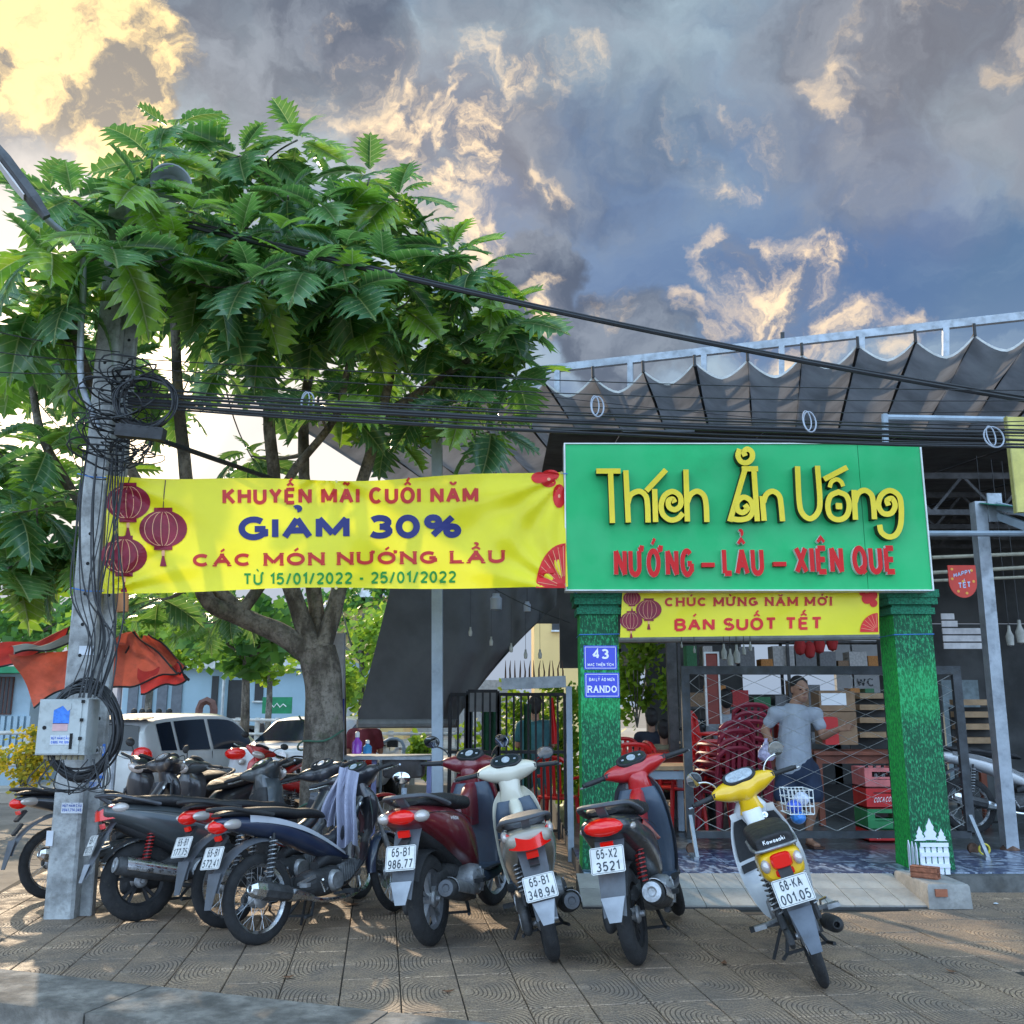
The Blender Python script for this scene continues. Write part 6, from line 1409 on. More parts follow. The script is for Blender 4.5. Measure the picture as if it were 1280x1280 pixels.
exp = [(218, 165, 7.6), (262, 190, 7.8), (372, 175, 7.8), (335, 200, 8), (462, 222, 7.9), (498, 250, 7.7), (520, 290, 8), (566, 315, 7.7), (598, 345, 7.6), (640, 405, 7.8), (590, 455, 8.3), (642, 470, 8.4), (548, 420, 8.1), (612, 540, 8.8), (300, 195, 7.7),
       (175, 238, 6.7), (92, 250, 6.6), (58, 320, 6.5), (40, 385, 6.9), (140, 310, 6.3), (220, 320, 6.8), (300, 300, 6.9), (312, 352, 6.7), (350, 290, 7.1), (400, 262, 7.4), (440, 365, 7.0), (480, 335, 7.3), (430, 315, 7.2), (385, 345, 6.9), (500, 385, 7.6), (360, 245, 7.5),
       (240, 265, 6.9), (100, 380, 6.7), (45, 420, 7), (190, 200, 7.3), (250, 355, 6.9), (430, 270, 7.6), (530, 345, 7.5), (395, 395, 7.5), (455, 415, 7.6), (60, 560, 7.6), (15, 640, 7.4), (60, 680, 7.8), (10, 710, 7.5),
       (340, 405, 7.5), (290, 395, 7.3), (160, 280, 6.9), (60, 245, 7.2), (620, 385, 8), (575, 500, 8.2), (620, 440, 8.1), (560, 360, 7.9)]
for px, py, Y in exp: cores.append((at(px, py, Y), 1.0))
def inpoly(x, y, P):
    c = False
    for i in range(len(P)):
        (x1, y1), (x2, y2) = P[i - 1], P[i]
        if (y1 > y) != (y2 > y) and x < (x2 - x1) * (y - y1) / (y2 - y1) + x1: c = not c
    return c
def fill(P, n, Y0, Y1, sz):
    xs = [p[0] for p in P]; ys = [p[1] for p in P]; k = 0; last = []
    for _ in range(6000):
        if k >= n: break
        x, y = tq.uniform(min(xs), max(xs)), tq.uniform(min(ys), max(ys)); Y = tq.uniform(Y0, Y1)
        if not inpoly(x, y, P) or any((x - a) ** 2 + (y - b) ** 2 < 20 ** 2 and abs(c - Y) < .8 for a, b, c in last): continue
        last.append((x, y, Y)); cores.append((at(x, y, Y), sz)); k += 1
fill([(-20, 400), (70, 290), (200, 225), (380, 225), (480, 300), (580, 390), (590, 450), (520, 520), (300, 500), (100, 490), (0, 490)], 46, 7.6, 10.2, .95)
fill([(-80, 520), (60, 560), (90, 650), (85, 750), (-80, 770)], 12, 7.3, 9.2, .95)
fill([(60, 430), (350, 430), (380, 520), (330, 590), (60, 600)], 16, 8.8, 10.8, .9)
fill([(150, 745), (330, 750), (300, 800), (150, 790)], 6, 9.8, 12, .8)
fill([(440, 450), (560, 470), (540, 590), (420, 590)], 4, 8.8, 9.6, .8)
leaves = []
for c, sz in cores:
    n = tq.randint(8, 10); a0 = tq.uniform(0, 6.28)
    tiltv = Vector((tq.uniform(-.25, .25), tq.uniform(-.35, .1), 1)).normalized(); Q = Vector((0, 0, 1)).rotation_difference(tiltv)
    for k in range(n):
        t = k / (n - 1); az = a0 + k * 2.4; el = R(lerp(64, -38, t ** .8) + tq.uniform(-10, 10)); L = sz * lerp(.28, .51, min(1, t * 1.7)) * tq.uniform(.85, 1.15)
        d = Q @ Vector((math.cos(az) * math.cos(el), math.sin(az) * math.cos(el), math.sin(el)))
        up = Vector((0, 0, 1)) - d * d.z
        if up.length < .15: up = Vector((0, -1, .2)) - d * d.dot(Vector((0, -1, .2)))
        up.normalize(); up = up + Vector((0, -.55, 0)); up = (up - d * up.dot(d)).normalized(); side = d.cross(up).normalized(); rl_ = Matrix.Rotation(tq.uniform(-.5, .5), 3, d); up = rl_ @ up; side = rl_ @ side
        M = Matrix.Translation(c + d * .07) @ Matrix((side, d, up)).transposed().to_4x4() @ Matrix.Diagonal((L, L, L, 1)); leaves.append((M, tq.randrange(5), L / (c - Vector((0, 0, CH))).length, c))
leaves.sort(key=lambda q: -q[2] * (1 if vis(q[3]) else .1))
for M, k, _, c in leaves[:300]:
    o = link('leaf', LEAFM[k], tree); o.matrix_basis = Matrix.Translation(-TB) @ M
VV = []; FF = []; UU = []
for M, k, _, c in leaves[300:]:
    g = LEAFV[k]; o_ = len(VV); VV += [tuple(M @ Vector(v) - TB) for v in g[0]]; FF += [tuple(i + o_ for i in f) for f in g[1]]; UU += g[2]
me = bpy.data.meshes.new('foliage'); me.from_pydata(VV, [], FF); me.materials.append(M_leafs); ul = me.uv_layers.new(name='UVMap')
flat = [0.0] * (2 * len(me.loops)); lv = [0] * len(me.loops); me.loops.foreach_get('vertex_index', lv)
for i, v in enumerate(lv): flat[2 * i], flat[2 * i + 1] = UU[v]
ul.data.foreach_set('uv', flat); me.polygons.foreach_set('use_smooth', [True] * len(me.polygons)); me.update()
tag(link('foliage', me, tree), kind='stuff')
# --- trunk, limbs and twigs
def bark_mat():
    m = bpy.data.materials.new('bark'); m.use_nodes = True; w = NT(m.node_tree); b = w.n['Principled BSDF']; geo = w.node('ShaderNodeNewGeometry'); co = geo.outputs['Position']
    n1 = w.noise(w.v('MULTIPLY', co, (1, 1, .5)), 7, 6, .65); n2 = w.noise(co, 30, 5, .7); c = w.mix(w.ss(n1, .38, .62), (.085, .074, .060), (.25, .225, .19)); c = w.mix(w.ss(n2, .45, .7, 0, .7), c, (.035, .030, .024)); c = w.mix(w.ss(w.noise(co, 4, 4), .58, .66, 0, .5), c, (.07, .085, .045))
    w.put(b.inputs['Base Color'], c); b.inputs['Roughness'].default_value = .9; bn = w.node('ShaderNodeBump'); bn.inputs['Strength'].default_value = .9; bn.inputs['Distance'].default_value = .02; w.put(bn.inputs['Height'], w.m('ADD', n2, n1)); w.l.new(bn.outputs[0], b.inputs['Normal']); return m
M_bark = bark_mat()
def limb(pts, r0, r1, name='limb', wob=.03):
    P = catm([at(*p) if len(p) == 3 else p for p in pts], 5); n = len(P); mb = MB(); L_ = []
    for i, p in enumerate(P):
        t = i / (n - 1); L_.append(p - TB + Vector((mnoise.noise(p * 2), mnoise.noise(p * 2 + Vector((5, 0, 0))), 0)) * wob)
    rr_ = [lerp(r0, r1, i / (n - 1)) * (1 + .12 * mnoise.noise(P[i] * 4)) for i in range(n)]
    mb.tube(L_, rr_, 12); mb.build(name, M_bark, tree); return [(p, r) for p, r in zip(P, rr_)]
nodes = []
base = [tuple(TB - Vector((0, 0, .05)))]
def TBp(px, py, Y=8.9): return at(px, py, Y)
tr_pts = [Vector((TB.x - .02, 8.9, -.05)), TBp(403, 960), TBp(405, 900), TBp(404, 850), TBp(396, 812)]
P = catm(tr_pts, 6); mb = MB(); rads = [lerp(.190, .175, i / (len(P) - 1)) * (1 + .10 * mnoise.noise(p * 3)) + (.06 if i < 2 else 0) for i, p in enumerate(P)]
mb.tube([p - TB for p in P], rads, 20); mb.build('trunk', M_bark, tree)
nodes += limb([(400, 830, 8.9), (355, 795, 8.85), (300, 770, 8.7), (255, 742, 8.5), (240, 640, 8.3), (225, 520, 8.1), (220, 420, 8.0), (218, 330, 7.9)], .105, .032)
nodes += limb([(398, 825, 8.9), (372, 760, 8.9), (352, 680, 8.8), (338, 560, 8.5), (333, 450, 8.3), (330, 350, 8.0)], .10, .030)
nodes += limb([(400, 820, 8.9), (415, 770, 8.95), (432, 700, 9.0), (448, 620, 8.9), (475, 520, 8.6), (500, 440, 8.3), (545, 400, 8.0)], .09, .028)
nodes += limb([(402, 815, 8.92), (392, 740, 9.1), (384, 640, 9.2), (380, 520, 9.0), (392, 420, 8.7), (380, 300, 8.2)], .085, .028)
nodes += limb([(318, 778, 8.75), (250, 720, 8.6), (180, 680, 8.4), (110, 640, 8.1), (60, 560, 7.8), (40, 480, 7.6)], .07, .03)
nodes += limb([(300, 770, 8.7), (340, 700, 8.8), (360, 600, 8.6), (420, 520, 8.3), (440, 440, 8.0)], .06, .025)
nodes += limb([(255, 742, 8.5), (150, 560, 7.6), (110, 470, 7.2), (90, 400, 6.9), (110, 330, 6.8)], .05, .025)
nodes += limb([(475, 520, 8.6), (540, 480, 8.3), (600, 440, 8.0)], .045, .025)
import bisect
tw = MB(); order = sorted(cores, key=lambda q: min((q[0] - n[0]).length for n in nodes))
cnt = 0
for c, sz in order:
    best = min(nodes, key=lambda n: (c - n[0]).length + (1.2 if n[0].z > c.z + .1 else 0)); p = best[0]; L = (c - p).length
    m1 = p.lerp(c, .5) + Vector((tq.uniform(-.1, .1), tq.uniform(-.1, .1), -.10 * L)); pts = bez(p, m1, c, 6); r0 = min(best[1] * .7, .012 + .012 * L)
    rs_ = [lerp(r0, .009, i / 6) for i in range(7)]
    if cnt < 120: t_ = MB(); t_.tube([q - TB for q in pts], rs_, 7); t_.build('twig', M_bark, tree)
    cnt += 1
    if cnt > 120: tw.tube([q - TB for q in pts], rs_, 6)
    for q, r_ in list(zip(pts, rs_))[2:]: nodes.append((q, r_))
tag(tw.build('fine_twigs', M_bark, tree), kind='stuff')
# creeper cords wound round the trunk
mb = MB(); pts = []
for k in range(70): a = k * .32; pts.append(Vector((.205 * math.cos(a), .205 * math.sin(a), .35 + k * .014 + .02 * math.sin(k))))
mb.tube([p + Vector((-.01, 0, 0)) for p in pts], .009, 6); o = mb.build('green_hose', mat('green_hose', (.05, .13, .09), .5), None, tuple(TB)); tag(o, 'pale green cord wound round the breadfruit trunk', 'cord')
# ================================================================== STREET FURNITURE, CABLES, VEHICLES, PEOPLE
M_cpole = mat('pole_concrete', (.33, .34, .335), .85, var=.4, vs=6, bump=.8, bs=45, dirt=.5)
M_cab = mat('cable_black', (.016, .017, .019), .5, var=.2)
M_hole = mat('hole_dark', (.01, .01, .01), .9)
PB = gd(70, 1150)
def conc_pole(lab, off, w0, w1, H, group=None, dep=1.0):
    t = thing('utility_pole', lab, 'pole', (PB.x + off[0], PB.y + off[1], 0)); t.rotation_euler = (0, -.007, 0); mb = MB()
    mb.rings([[Vector((sx * lerp(w0, w1, v) / 2 - (0 if k not in (0, 1) else 0), sy * lerp(w0, w1, v) / 2 * dep, H * v)) for sx, sy in ((-.8, -1), (.8, -1), (1, -.8), (1, .8), (.8, 1), (-.8, 1), (-1, .8), (-1, -.8))] for k, v in enumerate([i / 12 for i in range(13)])])
    mb.build('shaft', M_cpole, t, smooth=False)
    mb = MB(); z = 1.1
    while z < H - .1:
        w_ = lerp(w0, w1, z / H); mb.lathe([(.0, -w_ / 2 * dep - .0015), (.013, -w_ / 2 * dep - .0015), (.013, -w_ / 2 * dep + .01), (0, -w_ / 2 * dep + .01)], (0, 0, z), 'y', 10); z += .22
    tag(mb.build('bolt_holes', M_hole, t, fix=False), kind='stuff'); return t
up1 = conc_pole('front concrete utility pole carrying the meter box and tangled cables', (0, .10), .205, .16, 5.3, dep=.8)
up2 = conc_pole('second darker concrete utility pole just right of the front one', (.128, .16), .105, .085, 5.2, dep=.7)
# painted stencils and paper adverts
M_ad = mat('advert_blue', (.05, .19, .62), .6, var=.25, vs=30, dirt=.25); M_adw = mat('advert_white', (.55, .58, .62), .6, var=.12, dirt=.25); M_adr = mat('advert_pink', (.62, .38, .38), .6, var=.2)
def paper(lab, px, py, wpx, hpx, Y, m_, txt=None, rows=1, ink=None, rz=0, cat='sticker', num='0987'):
    c = at(px, py, Y); k = Y / 1180 * 1.02; w_, h_ = wpx * k, hpx * k; t = thing('paper_advert', lab, cat, tuple(c), rz); mb = MB(); mb.box((0, 0, 0), (w_, .003, h_)); mb.build('paper', m_, t, smooth=False)
    if txt:
        mb = MB()
        for r_ in range(len(txt)): 
            hh = h_ * .8 / len(txt); print_text(mb, txt[r_], hh * .72, (0, -.0025, h_ * .42 - hh * (r_ + .85)), (1, 0, 0), (0, 0, 1), (0, -1, 0), wt=.2, width=w_ * .9)
        tag(mb.build('lettering', ink or M_ad, t, smooth=False), kind='stuff')
    return t
Yp = PB.y + .10 - .088; Yq = PB.y + .16 - .040
paper('pasted number advert on the front pole just above the plates of the scooter', 90, 1010, 25, 12, Yp + .003, M_adw, ['HÚT HẦM CẦU', '0941.714.345'], ink=mat('ink_navy', (.03, .08, .35), .6))
paper('high pasted advert 0932 on the front pole left of the banner', 99, 768, 17, 15, Yp + .018, M_adw, ['HÚT CẦU', '03292'])
paper('blue advert on the front pole under the black cable bundle', 108, 813, 18, 11, Yp + .012, M_adw)
paper('narrow white advert strip low on the front pole', 62, 1048, 8, 17, Yp - .0, M_adw)
for k, (px, py, w_, h_, tx, lab) in enumerate(((126, 830, 12, 26, None, 'torn blue advert strip highest on the second pole'), (120, 855, 14, 20, ['0902', 'F'], 'pale blue advert under the highest strip on the second pole'), (124, 938, 14, 15, ['09.70'], 'purple blue advert beside the meter box on the second pole'), (121, 966, 17, 13, ['0938.30'], 'blue advert with white number on the second pole'), (119, 981, 16, 11, ['0941.74'], 'white advert with blue number on the second pole'))):
    paper(lab, px, py, w_, h_, Yq + .012 * (1 - k * .2), M_ad if k in (0, 2, 3) else M_adw, tx, ink=M_adw if k in (2, 3) else M_ad)
# meter box with cable coil
M_box = mat('painted_steel_box', (.42, .45, .44), .5, .1, var=.1, vs=4, dirt=.45)
a, b = at(44, 944, 6.38), at(112, 874, 6.38); mbx = thing('meter_box', 'grey steel telecom box with blue stickers strapped to the utility pole', 'box', ((a.x + b.x) / 2, 6.45, a.z)); w_, h_ = b.x - a.x, b.z - a.z
mb = MB(); mb.rings([[Vector((sx * w_ / 2 * k, y, h_ / 2 + sz * h_ / 2 * k)) for sx, sz in ((-1, -1), (1, -1), (1, 1), (-1, 1))] for y, k in ((-.08, .985), (-.075, 1), (.10, 1))]); mb.build('box_body', M_box, mbx, smooth=False)
mb = MB(); mb.box((-.004 - .012, -.085, h_ / 2), (w_ * .86, .006, h_ * .94)); mb.build('door', M_box, mbx, smooth=False)
mb = MB(); mb.lathe([(0, -.092), (.013, -.092), (.013, -.088)], (-w_ * .34, 0, h_ * .49), 'y', 12); mb.box((w_ * .22, -.090, h_ * .25), (.018, .006, .10)); mb.build('lock', M_hole, mbx)
for k in range(3): mb = MB(); mb.box((w_ * .40, -.09, h_ * (.3 + .33 * k)), (.018, .014, .02)); mb.build('hinge', M_hole, mbx, smooth=False)
mb = MB()
for k in range(7): mb.lathe([(0, -.03), (.016, -.03), (.018, 0)], (-w_ * .36 + k * w_ * .12, -.01, -.002), 'z', 10)
tag(mb.build('cable_glands', mat('dirty_yellow', (.3, .27, .18), .7), mbx), kind='stuff')
def sticker(x, z, w_, h_, m_, rows=None, ink=None):
    mb = MB(); mb.box((x, -.0895, z), (w_, .002, h_)); s_ = mb.build('sticker', m_, mbx, smooth=False)
    if rows:
        mb = MB()
        for i, r_ in enumerate(rows): hh = h_ * .86 / len(rows); print_text(mb, r_, hh * .66, (x, -.0912, z + h_ * .40 - hh * (i + .8)), (1, 0, 0), (0, 0, 1), (0, -1, 0), wt=.2, width=w_ * .9)
        tag(mb.build('sticker_print', ink, s_, smooth=False), kind='stuff')
sticker(-.005, h_ * .74, .105, .13, M_ad); sticker(-.008, h_ * .50, .10, .05, M_adr); sticker(.0, h_ * .27, .13, .06, M_adw, ['RÚT HẦM CẦU', '0986.110.109'], mat('ink_blue', (.02, .10, .5), .6))
mb = MB(); mb.prism([(-.0575, h_ * .8), (.0, h_ * .8 + .03), (.035, h_ * .8 - .005), (.055, h_ * .83), (.055, h_ * .93), (-.0575, h_ * .93)], .001, Matrix(((1, 0, 0), (0, 0, -1), (0, 1, 0))), (0, -.0915, 0)); mb.build('torn_paper', M_box, mbx, smooth=False)
def wobble_loop(c, rx, rz, n, seed, ya=0.0, jitter=.02, turns=1):
    q = random.Random(seed); ph = q.uniform(0, 6); P = []
    for i in range(n * turns):
        a = 2 * PI * i / n + ph; s_ = 1 + jitter * math.sin(3 * a + ph) * 2; P.append(Vector(c) + Vector((rx * s_ * math.cos(a), ya * math.sin(a * 1.3 + ph) + .006 * (i / n), rz * s_ * math.sin(a))))
    return P
cq = random.Random(11)
c0 = at(92, 914, 6.35); coil_t = thing('cable_coil', 'thick coil of black cable wrapped round the grey meter box', 'cable', tuple(c0))
for k in range(16): mb = MB(); mb.tube(wobble_loop((.02 + cq.uniform(-.015, .02), .10 + .012 * cq.uniform(-2, 3), cq.uniform(-.02, .02)), .235 + cq.uniform(-.03, .02), .30 + cq.uniform(-.03, .02), 30, k, .02), .0075, 6, closed=True); mb.build('cable_turn', M_cab, coil_t)
for k in range(9):
    mb = MB(); x0 = cq.uniform(-.2, .15); mb.tube(catm([(x0, .02, -.18), (x0 + cq.uniform(-.1, .1), -.02, -.30 - cq.uniform(0, .06)), (.1 + cq.uniform(-.1, .15), 0, -.34 - cq.uniform(0, .05)), (.22, .04, -.15)], 5), .004, 5); mb.build('loose_wire', M_cab, coil_t)
# tangle high on the pole
c1 = at(150, 500, 6.5); tg_t = thing('cable_tangle', 'dense tangle of black cables wound round the top of the utility pole', 'cable', tuple(c1))
for k in range(34):
    r_ = cq.choice((.11, .14, .17, .19)); mb = MB(); P = wobble_loop((cq.uniform(-.14, .12), .08 + cq.uniform(-.12, .06), cq.uniform(-.42, .28)), r_ * cq.uniform(.8, 1.3), r_ * cq.uniform(.2, 1.1), 22, 100 + k, .13, .06)
    mb.tube(P, cq.choice((.004, .005, .007)), 5, closed=True); mb.build('wire_loop', M_cab, tg_t)
for k in range(9): mb = MB(); mb.tube(wobble_loop((.20 + cq.uniform(-.02, .02), -.02 + cq.uniform(-.02, .03), -.02 + cq.uniform(-.02, .02)), .20 + cq.uniform(-.02, .02), .19 + cq.uniform(-.02, .02), 26, 300 + k, .02), .006, 5, closed=True); mb.build('wire_loop', M_cab, tg_t)
mb = MB(); mb.box(at(176, 541, 6.3) - c1, (.33, .08, .085), (0, R(6), 0)); 
for k in range(5): mb.box(at(176, 541, 6.3) - c1 + Vector((-.12 + k * .06, -.0, .05 - k * .006)), (.02, .085, .012))
mb.build('splice_closure', M_blkp, tg_t, smooth=False)
for k in range(16):      # wires running down the pole
    px0 = 108 + cq.uniform(-10, 50); x1 = 98 + cq.uniform(-8, 36); Y = 6.52 + cq.uniform(-.06, .02); mid = cq.uniform(-22, 26)
    P = catm([at(px0, 560 + cq.uniform(-20, 20), Y + .06), at(px0 + mid * .3 - 6, 640, Y), at((px0 + x1) / 2 + mid, 740, Y - .02), at(x1 + 18 + mid * .5, 800, Y - .04), at(x1 + 10 * cq.uniform(-1, 1), 872, 6.36)], 6)
    mb = MB(); mb.tube([p - c1 for p in P], cq.choice((.004, .006, .007)), 5); mb.build('down_wire', M_cab, tg_t)
t = MB(); t.tube([at(560 / 3.556 - 4, 742, 6.62) - at(153, 742, 6.62) + Vector((0, 0, 0)), at(153, 765, 6.62) - at(153, 742, 6.62)], .04, 12); tag(t.build('orange_duct', mat('orange_duct', (.42, .17, .06), .6, dirt=.3), None, tuple(at(153, 742, 6.62))), 'short orange brown duct sleeve under the banner corner by the pole', 'duct')
def sag(a, b, s_, n=26): a, b = Vector(a), Vector(b); return [a.lerp(b, i / n) - Vector((0, 0, 4 * s_ * (i / n) * (1 - i / n))) for i in range(n + 1)]
def cable(lab, a, b, s_, r_, group='black cables strung from the pole to the right', wave=0):
    P = sag(a, b, s_); P = [p + Vector((0, 0, wave * math.sin(i * 1.1))) for i, p in enumerate(P)]; o_ = P[0]; mb = MB(); mb.tube([p - o_ for p in P], r_, 6, cap=False); return tag(mb.build('cable', M_cab, None, tuple(o_)), lab, 'cable', group)
# the main bundle: from the tangle past the tree to beyond the right border
bl = 'black cable in the main bundle crossing in front of the awning'
for k in range(9):
    y0 = 486 + k * 2.4 + cq.uniform(-3, 3); cable(bl, at(160, y0 + 2, 6.55), at(1340, 534 + k * 3.2 + cq.uniform(-4, 4), 7.0), .02 + cq.uniform(0, .05), cq.choice((.006, .008, .011)), wave=.002)
for k in range(4): cable('thin black wire running above the main cable bundle', at(160, 448 + k * 11, 6.6), at(1340, 488 + k * 12, 7.3), .06 + .03 * k, .0042, 'thin wires above the main bundle')
cable('thick twisted black power cable sagging highest across the clouds', at(180, 268, 6.7), at(1340, 510, 7.4), .10, .017, None); cable('second strand of the highest power cable crossing the clouds', at(182, 262, 6.72), at(1340, 505, 7.42), .12, .012, None)
for k in range(3): cable('thin wire leaving the pole towards the left border', at(150, 440 + 12 * k, 6.55), at(-60, 400 + 30 * k, 6.2), .03, .004, 'thin wires leaving to the left border')
cable('slack thick cable bundle running from the pole behind the tree', at(185, 545, 6.6), at(460, 640, 9.5), .0, .02, None); cable('thick dark cable rising behind the leaves from the pole', at(175, 350, 6.8), at(250, 430, 8.5), .02, .016, None)
M_tie = mat('grey_cable_tie', (.30, .33, .38), .5)
for px, py, lab in ((747, 505, 'pale loop of cable tie hanging on the bundle above the green sign'), (1012, 524, 'pale cable tie loop on the bundle right of centre'), (1242, 543, 'pale wire ring hanging on the bundle near the right border'), (385, 500, 'pale wire loop on the bundle among the leaves')):
    c = at(px, py, 6.7); mb = MB(); mb.tube([Vector((.045 * math.cos(a) * (1 if px != 1242 else 1.6), .02 * math.sin(a), .085 * math.sin(a) - .02)) for a in [2 * PI * i / 18 for i in range(18)]], .006, 6, closed=True); mb.tube([Vector((.03 * math.cos(a) - .02, .02 * math.sin(a), .08 * math.sin(a) - .01)) for a in [2 * PI * i / 18 for i in range(18)]], .005, 6, closed=True); tag(mb.build('cable_tie', M_tie, None, tuple(c)), lab, 'cable tie')
cable('bright steel stay wire below the main bundle', at(560, 480, 7.6), at(1270, 545, 7.6), .05, .003, None)
# street lamp and its arm
sl_ = thing('street_lamp', 'grey street lamp head on a bent arm at the top left', 'lamp', tuple(at(106, 560, 6.6))); o_ = sl_.location.copy()
mb = MB(); mb.tube([p - o_ for p in catm([at(124, 535, 6.6), at(101, 470, 6.55), at(104, 350, 6.5), at(98, 310, 6.35), at(60, 275, 6.1), at(40, 250, 5.95)], 5)], .024, 10); mb.build('arm', M_steel, sl_)
hd0, hd1 = at(52, 262, 5.95) - o_, at(-8, 182, 5.8) - o_; d = (hd1 - hd0).normalized(); sdv = d.cross(Vector((0, 0, 1))).normalized(); upv = sdv.cross(d)
mb = MB(); mb.rings([[hd0 + d * t_ + sdv * x_ * w_ + upv * z_ * h__ for x_, z_ in ((-1, -.6), (-.8, -1), (.8, -1), (1, -.6), (.8, .8), (-.8, .8))] for t_, w_, h__ in ((-.06, .03, .03), (0, .045, .03), (.08, .07, .04), (.38, .08, .04), (.50, .06, .03))]); mb.build('lamp_head', mat('lamp_grey', (.09, .095, .10), .5, .3, dirt=.2), sl_, smooth=False)
mb = MB(); mb.rings([[hd0 + d * t_ + sdv * x_ * w_ - upv * (.045 + z_) for x_ in (-1, 1)] + [hd0 + d * t_ + sdv * x_ * w_ - upv * (.043) for x_ in (1, -1)] for t_, w_, z_ in ((.12, .045, .006), (.24, .055, .012), (.4, .045, .006))]); mb.build('lamp_glass', M_clr, sl_)
# loudspeaker in the leaves
sp_ = thing('loudspeaker', 'grey horn loudspeaker hidden in the leaves above the pole', 'loudspeaker', tuple(at(212, 240, 6.9))); Mx = Vector((.35, -.75, -.1)).normalized().to_track_quat('Z', 'Y').to_matrix()
mb = MB(); mb.lathe([(.03, -.16), (.05, -.12), (.07, -.02), (.11, .06), (.15, .10), (.16, .10), (.12, .055), (.05, -.02), (.0, -.03)], (0, 0, .04), 'z', 24, Mx); mb.build('horn', mat('horn_grey', (.20, .22, .24), .5, var=.1), sp_)
mb = MB(); mb.tube([Vector((0, .05, .0)), Vector((.0, .08, -.25))], .02, 8); mb.build('bracket', M_steel, sp_)

# --- red street-stall canopy hanging behind the poles
M_cv = mat('faded_red_canvas', (.58, .12, .07), .8, var=.3, vs=3, bump=.3, trans=.3, dirt=.4); M_cvr = mat('bright_red_canvas', (.55, .045, .035), .7, var=.15, trans=.3); M_cvs = mat('grey_liner', (.28, .26, .23), .8, dirt=.3)
cnp = thing('stall_canopy', 'sagging red and orange canvas canopy behind the utility poles', 'canopy', tuple(at(150, 860, 8.4))); o_ = cnp.location.copy()
def quadsheet(name, P, m_, nu=18, nv=12, bulge=.05, seed=0):
    (A, B_, C_, D_) = [at(*p) for p in P]
    def f(u, v):
        p = A.lerp(B_, u).lerp(D_.lerp(C_, u), v); return p - o_ + Vector((0, bulge * math.sin(PI * u) + .02 * math.sin(u * 13 + v * 5 + seed), -bulge * 1.2 * math.sin(PI * u) * (1 - v) + .02 * math.sin(u * 9 + seed + v * 7)))
    mb = MB(); mb.grid(f, nu, nv); sh_ = mb.build(name, m_, cnp, fix=False)
    mb = MB(); mb.tube([f(i / 12, 1) for i in range(13)], .008, 5); mb.tube([f(1, i / 8) for i in range(9)], .008, 5); tag(mb.build('dark_piping', M_cab, sh_), kind='stuff')
quadsheet('canvas_panel', [(140, 800, 8.2), (165, 788, 8.3), (222, 840, 8.0), (140, 862, 7.9)], M_cv, seed=1)
quadsheet('canvas_panel', [(165, 788, 8.3), (185, 790, 8.4), (232, 832, 8.2), (222, 842, 8.0)], M_cv, seed=2)
quadsheet('valance', [(172, 835, 7.98), (222, 826, 8.1), (233, 850, 8.1), (175, 866, 7.95)], M_cvr, seed=3, bulge=.03)
quadsheet('canvas_panel', [(12, 815, 8.0), (104, 798, 8.2), (100, 846, 8.0), (42, 882, 7.8)], M_cv, seed=4, bulge=.06)
quadsheet('canvas_panel', [(-40, 808, 8.1), (88, 786, 8.5), (70, 806, 8.2), (-40, 850, 7.9)], M_cvr, seed=5, bulge=.03)
quadsheet('liner', [(12, 808, 8.08), (92, 794, 8.2), (104, 802, 8.1), (20, 818, 7.95)], M_cvs, seed=6, bulge=.02)
quadsheet('canvas_panel', [(96, 800, 8.3), (168, 788, 8.3), (150, 842, 8.2), (96, 850, 8.2)], M_cv, seed=7, bulge=.04)
mb = MB(); mb.tube([p - o_ for p in (at(150, 792, 8.5), at(200, 815, 8.4), at(236, 850, 8.2))], .012, 6); mb.build('canopy_rod', M_blkp, cnp)
mb = MB(); mb.tube([Vector((0, 0, .1)), Vector((.0, 0, -o_.z - .1))], .022, 8); mb.build('canopy_pole', M_steel, cnp)

# --- railings
def railing(lab, A, B_, n, h_, m_, rails=3, name='railing'):
    A, B_ = Vector(A), Vector(B_); t = thing(name, lab, 'railing', tuple(A)); d = B_ - A
    for i in range(n + 1): mb = MB(); p = d * (i / n); mb.box(p + Vector((0, 0, h_ / 2)), (.09, .09, h_)); mb.build('post', m_, t, smooth=False)
    for k in range(rails): mb = MB(); z = h_ * (1 - .27 * k) - .05; mb.tube([Vector((0, -.05, z)), d + Vector((0, -.05, z))], .03, 8); mb.build('rail', m_, t)
    return t
M_rail = mat('worn_rail_white', (.48, .47, .43), .7, var=.2, dirt=.35)
railing('whitish canal railing at the left border behind the meter box', at(-60, 985, 14.8) * 1.0, at(75, 985, 14.3), 3, .85, M_rail)
railing('grey railing seen under the dark tarpaulin', (at(380, 940, 17.6).x, 17.6, .05), (at(600, 940, 17.0).x, 17.0, .05), 8, .92, M_rail)
railing('grey railing behind the white cars by the far motorbikes', (at(200, 940, 22).x, 22, .05), (at(345, 940, 21).x, 21, .05), 6, 1.1, M_rail)
# hoop rail beyond the sink table
mb = MB(); mb.tube([Vector((0, 0, 0)), Vector((0, 0, .72)), Vector((.05, 0, .80)), Vector((.13, 0, .84)), Vector((.24, 0, .84)), Vector((.32, 0, .80)), Vector((.36, 0, .72)), Vector((.36, 0, 0))], .025, 8); tag(mb.build('hoop_rail', M_steelp, None, (at(476, 960, 15.5).x, 15.5, .05)), 'pale curved hoop rail beyond the sink table', 'rail')

